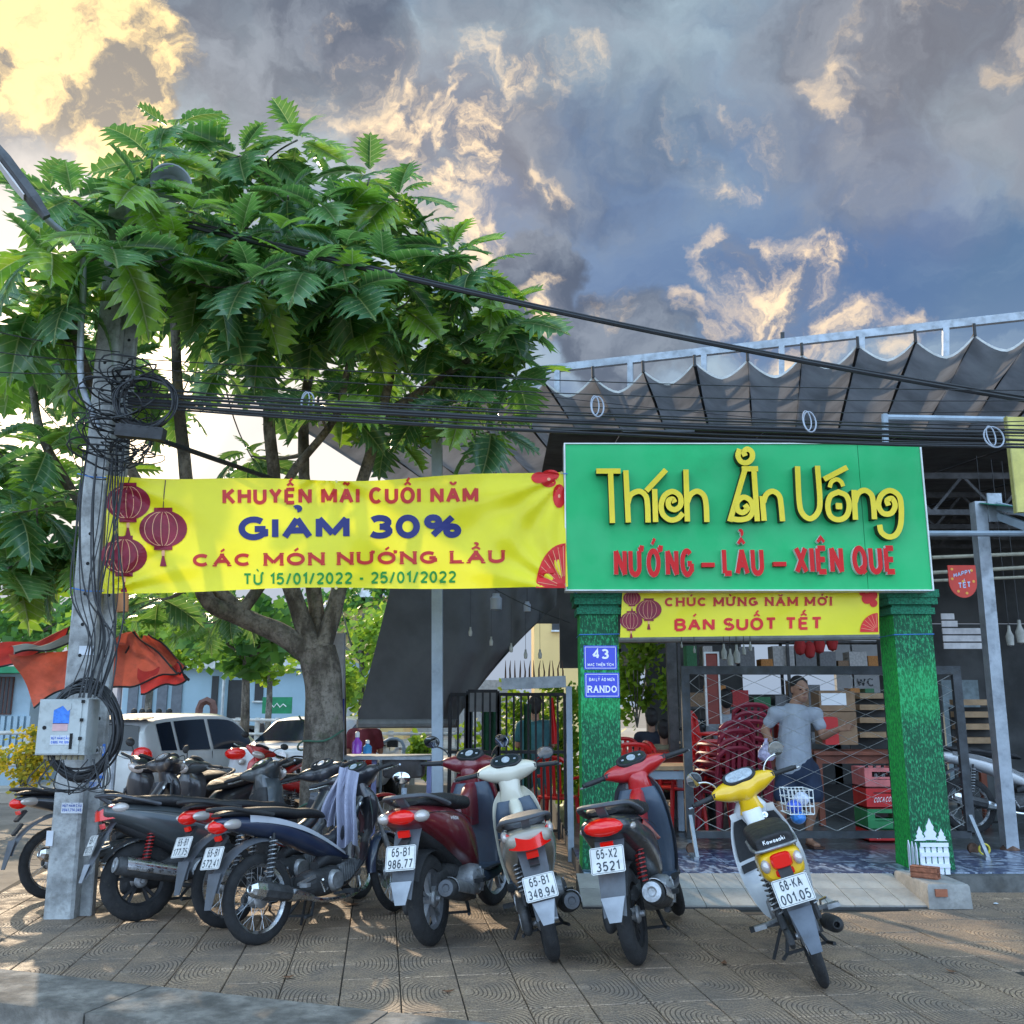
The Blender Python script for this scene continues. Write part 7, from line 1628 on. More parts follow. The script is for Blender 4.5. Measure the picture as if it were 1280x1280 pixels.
# --- cars
def car(lab, loc, rz, L, W, H, hatch=True, col=None):
    col = col or paint('car_white', (.62, .63, .62), dirt=.06); t = thing('parked_car', lab, 'car', loc, rz)
    # local: rear at x=0, nose at x=L; stations (x, z bottom, z belt, z roof, half width, half roof width)
    if hatch: S = [(0, .34, .86, .92, .66, .60), (.05, .28, .96, 1.18, .76, .62), (.22, .26, .98, 1.44, .80, .58), (.7, .22, .97, 1.51, .825, .575), (1.5, .22, .95, 1.53, .83, .58), (2.1, .22, .93, 1.47, .83, .57), (2.62, .22, .93, 1.12, .82, .60), (2.85, .24, .93, .975, .81, .66), (3.3, .25, .86, .89, .79, .62), (3.58, .28, .70, .74, .70, .55), (3.66, .36, .55, .58, .60, .5)]
    else: S = [(0, .36, .86, .92, .70, .62), (.06, .28, .98, 1.02, .82, .66), (.45, .25, 1.00, 1.06, .86, .66), (.85, .23, .98, 1.24, .865, .60), (1.35, .23, .96, 1.45, .87, .58), (2.0, .23, .95, 1.48, .87, .585), (2.6, .23, .93, 1.42, .87, .57), (3.25, .24, .93, 1.03, .86, .66), (3.9, .26, .85, .89, .84, .62), (4.3, .30, .68, .72, .74, .55), (4.42, .38, .55, .58, .62, .5)]
    k = L / S[-1][0]; S = [(s[0] * k, *[v * H / 1.5 for v in s[1:4]], s[4] * W / 1.7, s[5] * W / 1.7) for s in S]; S2 = cat_tuple(S, 3)
    def ring(s):
        x, zb, zl, zr, w_, wr = s
        return [Vector((x, sx * a, z)) for sx, a, z in ((-1, w_ * .82, zb), (-1, w_ * .98, zb + (zl - zb) * .30), (-1, w_, zb + (zl - zb) * .62), (-1, w_ * .955, zl), (-1, wr + (w_ - wr) * .12, zr - .04 * min(1, (zr - zl) * 3)), (-1, wr * .75, zr), (1, wr * .75, zr), (1, wr + (w_ - wr) * .12, zr - .04 * min(1, (zr - zl) * 3)), (1, w_ * .955, zl), (1, w_, zb + (zl - zb) * .62), (1, w_ * .98, zb + (zl - zb) * .30), (1, w_ * .82, zb))]
    mb = MB(); mb.rings([ring(s) for s in S2]); mb.build('body', col, t, angle=50)
    wb0, wb1 = (.55 * k, 3.0 * k) if hatch else (.95 * k, 3.55 * k)
    def atx(x):
        for a, b in zip(S2, S2[1:]):
            if a[0] <= x <= b[0]: f = (x - a[0]) / (b[0] - a[0]); return tuple(p + (q - p) * f for p, q in zip(a, b))
        return S2[-1]
    def sidewin(name, xs, sgn):
        def f(u, v): s = atx(lerp(xs[0], xs[1], u)); z0 = s[2] + .02; z1 = s[3] - .085; z1 = max(z1, z0 + .01); z = lerp(z0, z1, v); q = (z - s[2]) / max(.05, s[3] - .04 - s[2]); y = lerp(s[4] * .955, s[5] + (s[4] - s[5]) * .12, q) + .010; return (lerp(xs[0], xs[1], u), sgn * y, z)
        mb = MB(); mb.grid(f, 8, 4); mb.build(name, M_carg, t)
    for sgn in (-1, 1):
        if hatch: [sidewin('side_window', (a * k, b * k), sgn) for a, b in ((.32, .62), (.68, 1.35), (1.43, 2.45))]
        else: [sidewin('side_window', (a * k, b * k), sgn) for a, b in ((.98, 1.75), (1.84, 3.0))]
    # rear screen, lamps, plate, bumper
    if hatch: zr0, zr1, xr0, xr1, wr0 = 1.0, 1.36, .055, .17, .60
    else: zr0, zr1, xr0, xr1, wr0 = 1.07, 1.38, .52, 1.15, .58
    f = lambda u, v: (lerp(xr0, xr1, v) * k - (.065 if hatch else .022), (2 * u - 1) * lerp(wr0 * 1.08, wr0 * .88, v) * W / 1.7, lerp(zr0, zr1, v) * H / 1.5 + (.03 if not hatch else .0) + .02 * (1 - (2 * u - 1) ** 2)); mb = MB(); mb.grid(f, 10, 6); mb.build('rear_window', M_carg, t)
    for sgn in (-1, 1):
        mb = MB(); ellipsoid(mb, (.02, sgn * (W / 2 - .15), .92 * H / 1.5 + .02), (.10, .16, .12 if hatch else .085)); mb.build('tail_lamp', M_redl, t)
        mb = MB(); ellipsoid(mb, (-.03, sgn * (W / 2 - .26), .80 * H / 1.5 + .02), (.045, .05, .045)); mb.build('reverse_lamp', M_clr, t)
        mb = MB(); mb.box((-.005, sgn * (W / 2 - .24), .42 * H / 1.5), (.05, .24, .13)); mb.build('vent', M_blkp, t)
        mb = MB(); mb.box((2.32 * k if hatch else 2.75 * k, sgn * (W / 2 + .07), .99 * H / 1.5), (.09, .17, .12)); mb.build('wing_mirror', M_blkp if not hatch else col, t)
        for x in (wb0, wb1):
            w_ = bpy.data.objects.new('wheel', None); COL.objects.link(w_); w_.parent = t
            mb = MB(); mb.lathe([(.19, -.09), (.27, -.095), (.295, -.07), (.295, .07), (.27, .095), (.19, .09)], (x, sgn * (W / 2 - .10), .295), 'y', 32); mb.build('tyre', M_tyre, w_)
            mb = MB(); mb.lathe([(.20, sgn * .085), (.17, sgn * .07), (.0, sgn * .05)], (x, sgn * (W / 2 - .10), .295), 'y', 24)
            for q in range(5): a = 2 * PI * q / 5; mb.bar((x + .03 * math.cos(a), sgn * (W / 2 - .02), .295 + .03 * math.sin(a)), (x + .18 * math.cos(a), sgn * (W / 2 - .015), .295 + .18 * math.sin(a)), .05, .02, up=(0, 1, 0))
            mb.build('rim', M_rim, w_)
            mb = MB(); mb.tube([(x + .33 * math.cos(R(a)), sgn * (W / 2 - .012), .295 + .33 * math.sin(R(a))) for a in range(-10, 191, 10)], .03, 6); mb.build('wheel_arch', M_blkp, t)
    mb = MB(); mb.box((-.03, 0, .62 * H / 1.5), (.015, .34, .17)); mb.build('number_plate', M_plt, t)
    mb = MB(); mb.box((.0, 0, .36 * H / 1.5), (.05, W * .45, .10)); mb.build('bumper_insert', M_blkp, t)
    mb = MB(); mb.lathe([(0, -.004), (.055, -.004), (.055, .004), (0, .004)], (-.035, 0, .92 * H / 1.5), 'x', 20); mb.build('badge', M_chr, t)
    if hatch: mb = MB(); mb.rings([sring((x_, 0, 1.455 * H / 1.5 + z_), .60, hz, 18, 3) for x_, z_, hz in ((.02, -.01, .008), (.10, .0, .018), (.30, .02, .02))]); mb.build('roof_spoiler', M_blkp, t)
    for x in ((1.39, 2.5) if hatch else (1.80, 2.9)):
        for sgn in (-1, 1): s = atx(x * k); mb = MB(); mb.bar((x * k, sgn * (s[4] + .001), .36), (x * k, sgn * (s[4] * .962), s[2]), .008, .006); mb.build('door_gap', M_blkp, t, smooth=False)
    return t
M_carg = mat('car_glass', (.012, .018, .030), .12, var=0, spec=.35)
P_car = paint('car_white', (.62, .63, .62), dirt=.06); P_cs = paint('car_pearl', (.66, .67, .68), dirt=.05)
car('white hatchback parked left with a big red tail lamp and dark rear window', (at(122, 990, 13.2).x, 13.2, -.12), R(71), 3.7, 1.62, 1.39, True, P_car)
car('white sedan parked between the small tree and the breadfruit trunk', (at(352, 990, 13.6).x, 13.6, -.12), R(84), 4.4, 1.70, 1.38, False, P_cs)

# --- far buildings
def building(lab, x0, y0, x1, y1, Y, m_, depth=6, name='building', zb=None, parts=()):
    a, b = at(x0, y1, Y), at(x1, y0, Y); z0 = -.12 if zb is None else zb; t = thing(name, lab, 'building', ((a.x + b.x) / 2, Y, z0)); w_, h_ = b.x - a.x, b.z - z0; 
    mb = MB(); mb.box((0, depth / 2, h_ / 2), (w_, depth, h_)); mb.build('wall', m_, t, smooth=False); o_ = t.location.copy()
    for (nm, px0, py0, px1, py1, mm, pr) in parts:
        p, q = at(px0, py1, Y), at(px1, py0, Y); mb = MB(); mb.box(((p.x + q.x) / 2 - o_.x, -pr / 2 - .003, (p.z + q.z) / 2 - z0), (q.x - p.x, abs(pr) + .02, q.z - p.z)); mb.build(nm, mm, t, smooth=False)
    return t
M_bb = mat('pale_blue_render', (.30, .42, .50), .8, var=.08, vs=.6, dirt=.1); M_bs = mat('grey_shutter', (.11, .125, .15), .6, var=.15); M_bk2 = mat('dark_doorway', (.02, .022, .025), .5); M_brn = mat('brown_arch', (.16, .075, .06), .7); M_wf = mat('white_render', (.58, .58, .57), .8, dirt=.1); M_gs = mat('board_green', (.01, .20, .08), .6); M_yw = mat('yellow_render', (.66, .46, .19), .8, var=.1, vs=.4, dirt=.08); M_roofr = mat('grey_roof', (.2, .2, .2), .8)
M_cor = mat('corrugated_blue', (.30, .40, .46), .55, .3, var=.15, vs=1, dirt=.15); M_brw = mat('brown_grille', (.14, .06, .045), .8, var=.4, vs=20)
sh = [('shutter', 158 + i * 18.2, 842, 175 + i * 18.2, 905, M_bs, .05) for i in range(4)]
building('pale blue building with grey shutters and a brown arch behind the cars', 150, 825, 432, 905, 34, M_bb, parts=sh + [('doorway', 262, 845, 274, 905, M_bk2, .02), ('doorway', 283, 850, 310, 905, M_bk2, .02), ('pillar', 277, 832, 283, 905, M_wf, .2), ('fascia', 150, 825, 432, 836, M_wf, .3), ('window', 318, 852, 330, 876, M_bk2, .02), ('sill', 316, 876, 332, 878, M_wf, .1)])
t = thing('brown_arch', 'brown round topped arch in front of the pale blue building', 'arch', (at(257, 905, 33).x, 33, -.1)); k = 33 / 1180.; mb = MB(); mb.tube([(-9 * k, 0, 0), (-9 * k, 0, 50 * k), (-6.5 * k, 0, 57 * k), (0, 0, 60 * k), (6.5 * k, 0, 57 * k), (9 * k, 0, 50 * k), (9 * k, 0, 0)], .13, 4); mb.build('arch_frame', M_brn, t, smooth=False)
t = thing('green_board', 'green shop board with white script beyond the sedan', 'sign', tuple(at(346, 892, 31))); mb = MB(); mb.box((0, 0, .26), (.95, .06, .52)); mb.build('board', M_gs, t, smooth=False); mb = MB(); print_text(mb, 'CAFE', .22, (0, -.035, .15), (1, 0, .1), (.2, 0, 1), (0, -1, 0), wt=.14, width=.6) if False else mb.tube([(-.3, -.04, .2), (-.2, -.04, .32), (-.1, -.04, .2), (0, -.04, .32), (.1, -.04, .2), (.2, -.04, .30), (.3, -.04, .22)], .02, 5); mb.build('script_line', M_w2, t)
cb = building('blue corrugated shed with a brown grille at the left border', -80, 838, 42, 960, 17.0, M_cor, 3, parts=[('grille_panel', -20, 846, 19, 893, M_brw, .04), ('roof_edge', -90, 834, 46, 842, M_gs, .4)] + [('rib', -70 + i * 8, 895, -68.6 + i * 8, 955, M_cor, .04) for i in range(14)] + [('grille_bar', -16 + i * 5, 847, -14.6 + i * 5, 892, M_bk2, .05) for i in range(7)])
building('white tower block seen through the gap left of the trunk', 178, 742, 246, 830, 70, M_wf, parts=[('window', 184 + 12 * i, 750 + 13 * j, 190 + 12 * i, 757 + 13 * j, M_bs, .05) for i in range(5) for j in range(5)])
building('sunlit yellow house beyond the dark tarpaulin', 418, 742, 508, 880, 40, M_yw, parts=[('cornice', 416, 740, 510, 748, M_wf, .5), ('garden_wall', 424, 855, 470, 905, M_wf, 1.0)])
building('yellow house far behind between tarpaulin and green column', 668, 735, 742, 870, 40, M_yw, parts=[('window', 690 + 14 * i, 770, 699 + 14 * i, 788, M_bk2, .05) for i in range(3)] + [('sill', 689 + 14 * i, 788, 700 + 14 * i, 790, M_wf, .2) for i in range(3)])
building('low grey house closing the street behind the railing', 470, 850, 640, 905, 44, mat('grey_render', (.30, .31, .31), .85, dirt=.2), parts=[('window', 490 + 30 * i, 868, 504 + 30 * i, 885, M_bk2, .05) for i in range(5)])
building('grey wall behind the small trees between the blue building and the tarpaulin', 425, 858, 470, 912, 26, mat('far_grey_wall', (.40, .41, .40), .85, dirt=.2), 1)
# --- greenery beyond
def bush_mat(n, a, b_):
    m = bpy.data.materials.new(n); m.use_nodes = True; w = NT(m.node_tree); b = w.n['Principled BSDF']; g = w.node('ShaderNodeNewGeometry'); c = w.mix(g.outputs['Random Per Island'], a, b_); w.put(b.inputs['Base Color'], c); b.inputs['Roughness'].default_value = .55
    tr = w.node('ShaderNodeBsdfTranslucent'); w.put(tr.inputs[0], w.v('SCALE', c, 1.9)); mx = w.node('ShaderNodeMixShader'); mx.inputs[0].default_value = .35; out = [n_ for n_ in w.n if n_.type == 'OUTPUT_MATERIAL'][0]; w.l.new(b.outputs[0], mx.inputs[1]); w.l.new(tr.outputs[0], mx.inputs[2]); w.l.new(mx.outputs[0], out.inputs[0]); return m
M_gr1, M_gr2, M_gr3 = bush_mat('leafy_mid', (.03, .10, .02), (.12, .26, .03)), bush_mat('leafy_light', (.10, .20, .02), (.30, .42, .03)), bush_mat('leafy_dark', (.012, .05, .015), (.04, .12, .03))
M_gyl = bush_mat('yellow_flower_leaf', (.16, .20, .02), (.50, .36, .02))
def foliage(mb, c, r, n, s_, q):
    cl = [Vector((q.gauss(0, .5), q.gauss(0, .5), q.gauss(0, .5))) for _ in range(14)]
    for _ in range(n):
        p = q.choice(cl) + Vector((q.gauss(0, .22), q.gauss(0, .22), q.gauss(0, .22)))
        if p.length > 1.1: p = p.normalized() * q.uniform(.8, 1.1)
        p = Vector((p.x * r[0], p.y * r[1], p.z * r[2])) + Vector(c); d = Vector((q.gauss(0, 1), q.gauss(0, 1), q.gauss(0, .7))).normalized(); e = d.orthogonal().normalized() * .42; L = s_ * q.uniform(.6, 1.3)
        mb.add([p, p + (d * .5 + e) * L, p + d * L, p + (d * .5 - e) * L], [(0, 1, 2, 3)])
def small_tree(lab, px, pyb, Y, H, cr, m_, seed, n=900, ls=.16, tr=.07, name='street_tree', z0=None, lift=0):
    b = at(px, pyb, Y); z0 = -.1 if z0 is None else z0; t = thing(name, lab, 'tree', (b.x, Y, z0)); q = random.Random(seed)
    mb = MB(); top = H - cr[2] * .9; mb.tube([(0, 0, 0), (.03, 0, top * .5), (-.02, 0, top), (0, 0, H - cr[2] * .4)], [tr, tr * .85, tr * .6, tr * .3], 9); mb.build('trunk', M_bark, t)
    mb = MB()
    for k in range(5): a = k * 1.3 + seed; mb.tube([(0, 0, top * .85), (cr[0] * .4 * math.cos(a), cr[1] * .4 * math.sin(a), H - cr[2] * .9), (cr[0] * .7 * math.cos(a), cr[1] * .7 * math.sin(a), H - cr[2] * .4)], [tr * .5, tr * .3, tr * .1], 6)
    tag(mb.build('branches', M_bark, t), kind='stuff')
    mb = MB(); foliage(mb, (0, 0, H - cr[2]), cr, n, ls, q); tag(mb.build('crown', m_, t, smooth=False, fix=False), kind='stuff'); return t
small_tree('young street tree with thin trunk between the two white cars', 299, 990, 15.5, 3.1, (1.1, 1.0, .55), M_gr1, 1, 420, .28, .085)
small_tree('light green street tree in front of the pale blue building', 330, 980, 27, 4.2, (1.5, 1.4, 1.0), M_gr2, 2, 900, .24, .10)
small_tree('bright green street tree left of the dark tarpaulin', 448, 960, 24, 4.4, (1.4, 1.3, 1.5), M_gr2, 3, 1500, .20, .10)
small_tree('leafy tree just above the bright one beside the tarpaulin edge', 470, 950, 30, 7.0, (1.3, 1.3, 1.3), M_gr1, 9, 900, .22, .1)
small_tree('distant round tree behind the red canopy', 180, 940, 30, 5.2, (2.6, 2, 1.3), M_gr2, 4, 1300, .3, .12)
small_tree('dark distant tree behind the white tower block', 240, 940, 38, 6.0, (3.2, 2.5, 1.8), M_gr3, 5, 1200, .38, .14)
small_tree('distant tree at the right end of the blue building', 395, 940, 40, 6.2, (3.0, 2.4, 1.9), M_gr1, 6, 1200, .36, .14)
small_tree('distant tree with a flat crown left of the meter box', 30, 940, 36, 6.3, (4.0, 3, 1.6), M_gr1, 7, 1300, .4, .15)
def bush(lab, px, py, Y, r, m_, seed, n=700, ls=.12, z=None, name='bush'):
    p = at(px, py, Y); t = thing(name, lab, 'bush', (p.x, Y, max(0, p.z - r[2]))); q = random.Random(seed); mb = MB()
    for k in range(6): a = q.uniform(0, 6); mb.tube([(0, 0, 0), (r[0] * .4 * math.cos(a), r[1] * .4 * math.sin(a), r[2] * 1.2)], [.012, .006], 5)
    tag(mb.build('stems', M_bark, t), kind='stuff'); mb = MB(); foliage(mb, (0, 0, r[2]), r, n, ls, q); tag(mb.build('leaves', m_, t, smooth=False, fix=False), kind='stuff')
bush('yellow flowering bush by the left railing under the meter box', 32, 952, 12.6, (.42, .3, .40), M_gyl, 1, 900, .07); bush('small green bush at the railing under the tarpaulin', 530, 935, 15.9, (.26, .25, .42), M_gr2, 2, 400, .12)
bush('tall sunlit hedge behind the black gate on the left', 645, 930, 12.8, (.7, .3, .8), M_gr2, 3, 1800, .10, name='hedge'); bush('sunlit hedge right beside the green column', 700, 930, 12.9, (.45, .3, .8), M_gr2, 4, 1500, .10, name='hedge'); bush('bright plants seen through the shop under the bamboo', 795, 850, 14.5, (.5, .3, .7), M_gr2, 5, 900, .12, name='hedge')

# --- black spiked side gate
M_blki = mat('black_iron', (.02, .02, .022), .6, .3, var=.3, dirt=.2)
sg = thing('side_gate', 'black iron side gate with rusty spikes left of the green column', 'gate', (at(640, 1000, 10.4).x, 10.4, 0)); o_ = sg.location.copy()
def sp_(px, py, Y=10.4): return at(px, py, Y) - o_
for px0, px1, ty in ((563, 583, 868), (585, 622, 864), (624, 706, 868)):
    n = int((px1 - px0) / 8.5)
    for i in range(n + 1): x = px0 + (px1 - px0) * i / n; a = sp_(x, ty); mb = MB(); mb.bar(a, (a.x, a.y, .03), .022 if 0 < i < n else .04, .022); mb.build('bar', M_blki, sg, smooth=False)
    for py in (ty, 940): mb = MB(); mb.bar(sp_(px0, py), sp_(px1, py), .03, .035); mb.build('cross_bar', M_blki, sg, smooth=False)
mb = MB(); mb.box(sp_(603, 878), (.30, .02, .20)); mb.build('mesh_panel', mat('grey_mesh_sheet', (.12, .12, .12), .8), sg, smooth=False)
mb = MB(); mb.bar(sp_(627, 855, 10.2), sp_(707, 852, 10.2), .10, .12); mb.build('header_beam', M_steel, sg, smooth=False)
for i in range(13): a = sp_(632 + i * 6, 852, 10.2); mb = MB(); mb.tube([a, a + Vector((.006 * math.sin(i * 5), -.02, .10 + .03 * (i % 2))), a + Vector((.015 * math.sin(i * 3), -.05, .22))], [.012, .009, .002], 5); mb.build('spike', M_rust, sg)
M_gtr = mat('green_cloth', (.008, .07, .03), .8, var=.3, dirt=.1)
for px0, px1, m_, lab in ((602, 622, M_gtr, 'dark green cloth hanging behind the black gate'), (655, 664, M_gtr, 'narrow dark green cloth strip in the middle of the gate'), (583, 591, M_navyp, 'dark blue cloth hanging at the gate hinge')):
    a, b = at(px0, 985, 10.9), at(px1, 880, 10.9); mb = MB(); mb.grid(lambda u, v: Vector((lerp(a.x, b.x, u) - a.x, .03 * math.sin(u * 14), lerp(0, b.z - a.z, v))), 14, 4); o = mb.build('hanging_cloth', m_, None, tuple(a), fix=False); tag(o, lab, 'cloth')
t = pole('slim_post', 'slim pale post at the right end of the black gate', 711, 858, 713, 1010, 9.2, .055, M_steelp, zb=0)
a, b = at(688, 930, 10.7), at(692, 872, 10.7); mb = MB(); mb.grid(lambda u, v: Vector((lerp(0, .09, u) * (1 - .6 * v), .02 * math.sin(u * 9), lerp(0, b.z - a.z, v))), 8, 6); tag(mb.build('red_cloth', M_rp, None, tuple(a), fix=False), 'red cloth hanging from the gate near the standing woman', 'cloth')
# plastic jars hung on strings
for px, py, h_, lab in ((620, 752, 20, 'empty clear plastic jar hung highest behind the banner end'), (659, 758, 12, 'small bluish plastic bottle hung behind the banner end')):
    c = at(px, py, 9.2); k = 9.2 / 1180; t = thing('plastic_jar', lab, 'jar', tuple(c)); H_ = h_ * k; mb = MB(); mb.lathe([(0, -H_ / 2), (H_ * .36, -H_ / 2), (H_ * .38, H_ * .2), (H_ * .22, H_ * .36), (H_ * .22, H_ * .5), (0, H_ * .5)], (0, 0, 0), 'z', 16); mb.build('jar_body', mat('milky_plastic', (.42, .45, .52), .3, transm=.3, var=.05), t); mb = MB(); mb.tube([(0, 0, H_ / 2), (0, 0, H_ / 2 + .3)], .003, 4); mb.build('string', M_cab, t)
for px, py, lab in ((588, 790, 'leftmost pale bottle hanging before the tarpaulin'), (614, 802, 'second pale bottle from the left before the tarpaulin'), (639, 810, 'third pale bottle from the left before the tarpaulin'), (657, 818, 'fourth pale bottle from the left before the tarpaulin'), (675, 818, 'rightmost pale bottle hanging before the tarpaulin')):
    c = at(px, py, 9.6); t = thing('hanging_bottle', lab, 'bottle', tuple(c)); mb = MB(); mb.lathe([(0, -.045), (.016, -.04), (.020, .0), (.010, .03), (.010, .05), (0, .05)], (0, 0, 0), 'z', 10); mb.build('bottle_body', M_hw, t); mb = MB(); mb.tube([(0, 0, .05), (0, 0, .45)], .002, 4); mb.build('string', M_cab, t)
cable('pale cord sagging under the banner to the green column', at(618, 736, 9.1), at(712, 778, 8.2), .02, .004, None)['category'] = 'cord'

# --- sink table, bottles, blue pole, cloths
st_ = thing('sink_table', 'steel sink table standing behind the cloth draped motorbike', 'table', (at(490, 990, 9.6).x, 9.6, 0)); o_ = st_.location.copy()
a, b = at(424, 946, 9.6), at(541, 941, 9.6); mb = MB(); mb.box(((a.x + b.x) / 2 - o_.x, 0, a.z + .0), (b.x - a.x, .5, .03)); mb.build('table_top', M_steel, st_, smooth=False)
a, b = at(477, 972, 9.5), at(531, 946, 9.5); mb = MB(); mb.rings([sring(((a.x + b.x) / 2 - o_.x, 0, z), (b.x - a.x) / 2 * k, .2 * k, 20, 5, Vector((1, 0, 0)), Vector((0, 1, 0))) for z, k in ((a.z, .88), (a.z + .02, .96), (b.z - .005, 1))]); mb.build('sink_bowl', mat('sink_steel', (.13, .13, .135), .45, .6, var=.2, dirt=.2), st_)
for px in (428, 470, 538): a = at(px, 947, 9.55); mb = MB(); mb.bar((a.x - o_.x, -.15, 0), (a.x - o_.x, -.15, a.z), .045, .045); mb.build('leg', mat('violet_grey_paint', (.18, .20, .38), .6, dirt=.2), st_, smooth=False)
for px, py, w_, h_, c_, lab in ((446, 944, 12, 26, (.35, .06, .55), 'clear bottle of purple liquid on the sink table'), (459, 944, 11, 16, (.05, .30, .60), 'small light blue bottle beside the purple one')):
    p = at(px, py, 9.5); k = 9.5 / 1180; t = thing('soap_bottle', lab, 'bottle', (p.x, 9.5, p.z + .0)); W_, H_ = w_ * k / 2, h_ * k; mb = MB(); mb.lathe([(0, 0), (W_, 0), (W_, H_ * .5), (W_ * .4, H_ * .68), (W_ * .4, H_ * .78), (0, H_ * .78)], (0, 0, .016), 'z', 16); mb.build('bottle_body', mat('liquid_%d' % w_, c_, .15, coat=.5), t); mb = MB(); mb.lathe([(W_ * .45, H_ * .74), (W_ * .45, H_ * .95), (W_ * .2, H_), (0, H_)], (0, 0, .016), 'z', 12); mb.build('cap', M_w2, t)
t = pole('blue_pole', 'square steel post painted dark blue low down beside the trunk', 424, 792, 421, 985, 9.3, .11, M_steel, zb=0)
a = at(423, 880, 9.3); mb = MB(); mb.box((at(427, 880, 9.24).x - t.location.x, -.06, a.z / 2 + .15), (.05, .012, a.z - .2)); mb.build('blue_band', mat('dark_blue_paint', (.012, .018, .16), .6, dirt=.2), t, smooth=False)
a, b = at(405, 985, 9.6), at(440, 820, 9.6); mb = MB(); mb.grid(lambda u, v: Vector((lerp(0, b.x - a.x, u) * (1 - .25 * v), .05 * math.sin(u * 16 + v), lerp(0, b.z - a.z, v))), 16, 8); tag(mb.build('brown_sheet', mat('brown_grey_sheet', (.21, .17, .14), .8, var=.2, dirt=.25), None, tuple(a), fix=False), 'gathered brown grey sheet hanging between trunk and blue post', 'cloth')
# maroon and white clothes of passer under tarp come with the person below
# grey towel on the motorbike's handlebar
M_tow = mat('lilac_grey_towel', (.30, .31, .40), .85, var=.12, vs=10, bump=.3, bs=200)
tw_t = thing('grey_towel', 'lilac grey towel draped over the black motorbike handlebar', 'towel', tuple(at(455, 955, 6.95))); o_ = tw_t.location.copy()
def twl(P0, P1, P2, P3, seed, name):
    A, B_, C_, D_ = [at(*p) - o_ for p in (P0, P1, P2, P3)]
    def f(u, v):
        p = A.lerp(B_, u).lerp(D_.lerp(C_, u), v); return p + Vector((.012 * math.sin(v * 5 + seed), .035 * math.sin(u * 15 + seed + v * 1.5) * (.3 + v), .02 * math.sin(u * 7 + seed) * v))
    mb = MB(); mb.grid(f, 26, 20); n = len(mb.v); mb.build(name, M_tow, tw_t, fix=False)
twl((423, 962, 6.75), (434, 958, 6.75), (420, 1036, 6.70), (400, 1020, 6.70), 1, 'left_fold'); twl((424, 958, 6.75), (449, 966, 6.74), (444, 1056, 6.62), (420, 1058, 6.62), 3, 'right_fold')
# round mirror post before the maroon scooter
# --- yellow bike's basket
bk = thing('wire_basket', 'white wire front basket with blue packs on the yellow motorbike', 'basket', tuple(at(997, 1010, 6.6))); o_ = bk.location.copy()
a, b = at(982, 1016, 6.6) - o_, at(1010, 986, 6.6) - o_; mb = MB(); W_, H_ = b.x - a.x, b.z - a.z
for i in range(7): x = a.x + W_ * i / 6; mb.tube([(x, -.1, b.z), (x + .01, -.08, a.z), (x + .01, .10, a.z), (x, .12, b.z)], .003, 4)
for j in range(4): z = a.z + H_ * j / 3; mb.tube([(a.x, -.1, z), (b.x, -.1, z), (b.x, .12, z), (a.x, .12, z)], .0035, 4, closed=True)
tag(mb.build('wires', M_wht, bk, fix=False), kind='stuff')
for k, (dx_, dz_, c_) in enumerate(((-.02, .02, (.05, .12, .6)), (.03, .07, (.55, .6, .75)), (.0, -.05, (.05, .25, .7)))): mb = MB(); ellipsoid(mb, (dx_, 0, dz_ - .01), (.05, .06, .045)); mb.build('blue_pack', mat('pack_%d' % k, c_, .3, var=.3, vs=30), bk)

# --- people: one skin surface each, clothes over it
def capsule(mb, a, b, ra, rb, n=12):
    a, b = Vector(a), Vector(b); d = (b - a).normalized(); mb.tube([a - d * ra * .7, a - d * ra * .35, a, a.lerp(b, .33), a.lerp(b, .66), b, b + d * rb * .35, b + d * rb * .7], [ra * .6, ra * .9, ra, lerp(ra, rb, .30), lerp(ra, rb, .68), rb, rb * .9, rb * .6], n)
def fuse(name, mb, m_, parent, vox, smooth_it=3):
    me = mb.mesh(name, m_, True, True); o = bpy.data.objects.new(name, me); COL.objects.link(o); r_ = o.modifiers.new('r', 'REMESH'); r_.mode = 'VOXEL'; r_.voxel_size = vox; r_.use_smooth_shade = True
    s_ = o.modifiers.new('s', 'SMOOTH'); s_.factor = .5; s_.iterations = smooth_it
    dg = bpy.context.evaluated_depsgraph_get(); dg.update(); m2 = bpy.data.meshes.new_from_object(o.evaluated_get(dg), depsgraph=dg); m2.name = name; m2.materials.clear(); m2.materials.append(m_); o.modifiers.clear(); o.data = m2; o.parent = parent; return o
M_skin = mat('skin_tan', (.36, .19, .12), .5, var=.1, vs=10, bump=.1, bs=200); M_shirt = mat('grey_tshirt', (.36, .39, .44), .85, var=.12, vs=9, bump=.3, bs=200); M_short = mat('navy_shorts', (.02, .032, .065), .85, var=.2, bump=.2); M_hair = mat('black_hair', (.012, .010, .009), .6, bump=.5, bs=150)
Ym = 9.15; man = thing('person', 'man in grey T-shirt and navy shorts gesturing behind the chain link gate', 'person', (at(1000, 1040, Ym).x, Ym, .135)); Om = man.location.copy()
def mp(px, py, dy=0.0): return at(px, py, Ym + dy) - Om
kx = Ym / 1180 * 1.0
sk = MB(); head = mp(1000, 862); neck = mp(992, 880, .02); fw = Vector((.10, -.96, -.22)).normalized()
Hd = Matrix((fw.cross(Vector((0, 0, 1))).normalized(), fw, Vector((0, 0, 1)))).transposed()
def hp(x, y, z): return head + Hd @ Vector((x, y, z))
ellipsoid(sk, hp(0, -.01, .02), (.078, .098, .105), 18, 12, Hd); ellipsoid(sk, hp(0, .03, -.055), (.058, .062, .062), 14, 8, Hd); sk.tube([hp(0, .085, .02), hp(0, .112, -.018)], [.011, .019], 8); ellipsoid(sk, hp(0, .075, -.055), (.026, .018, .010), 10, 6, Hd)
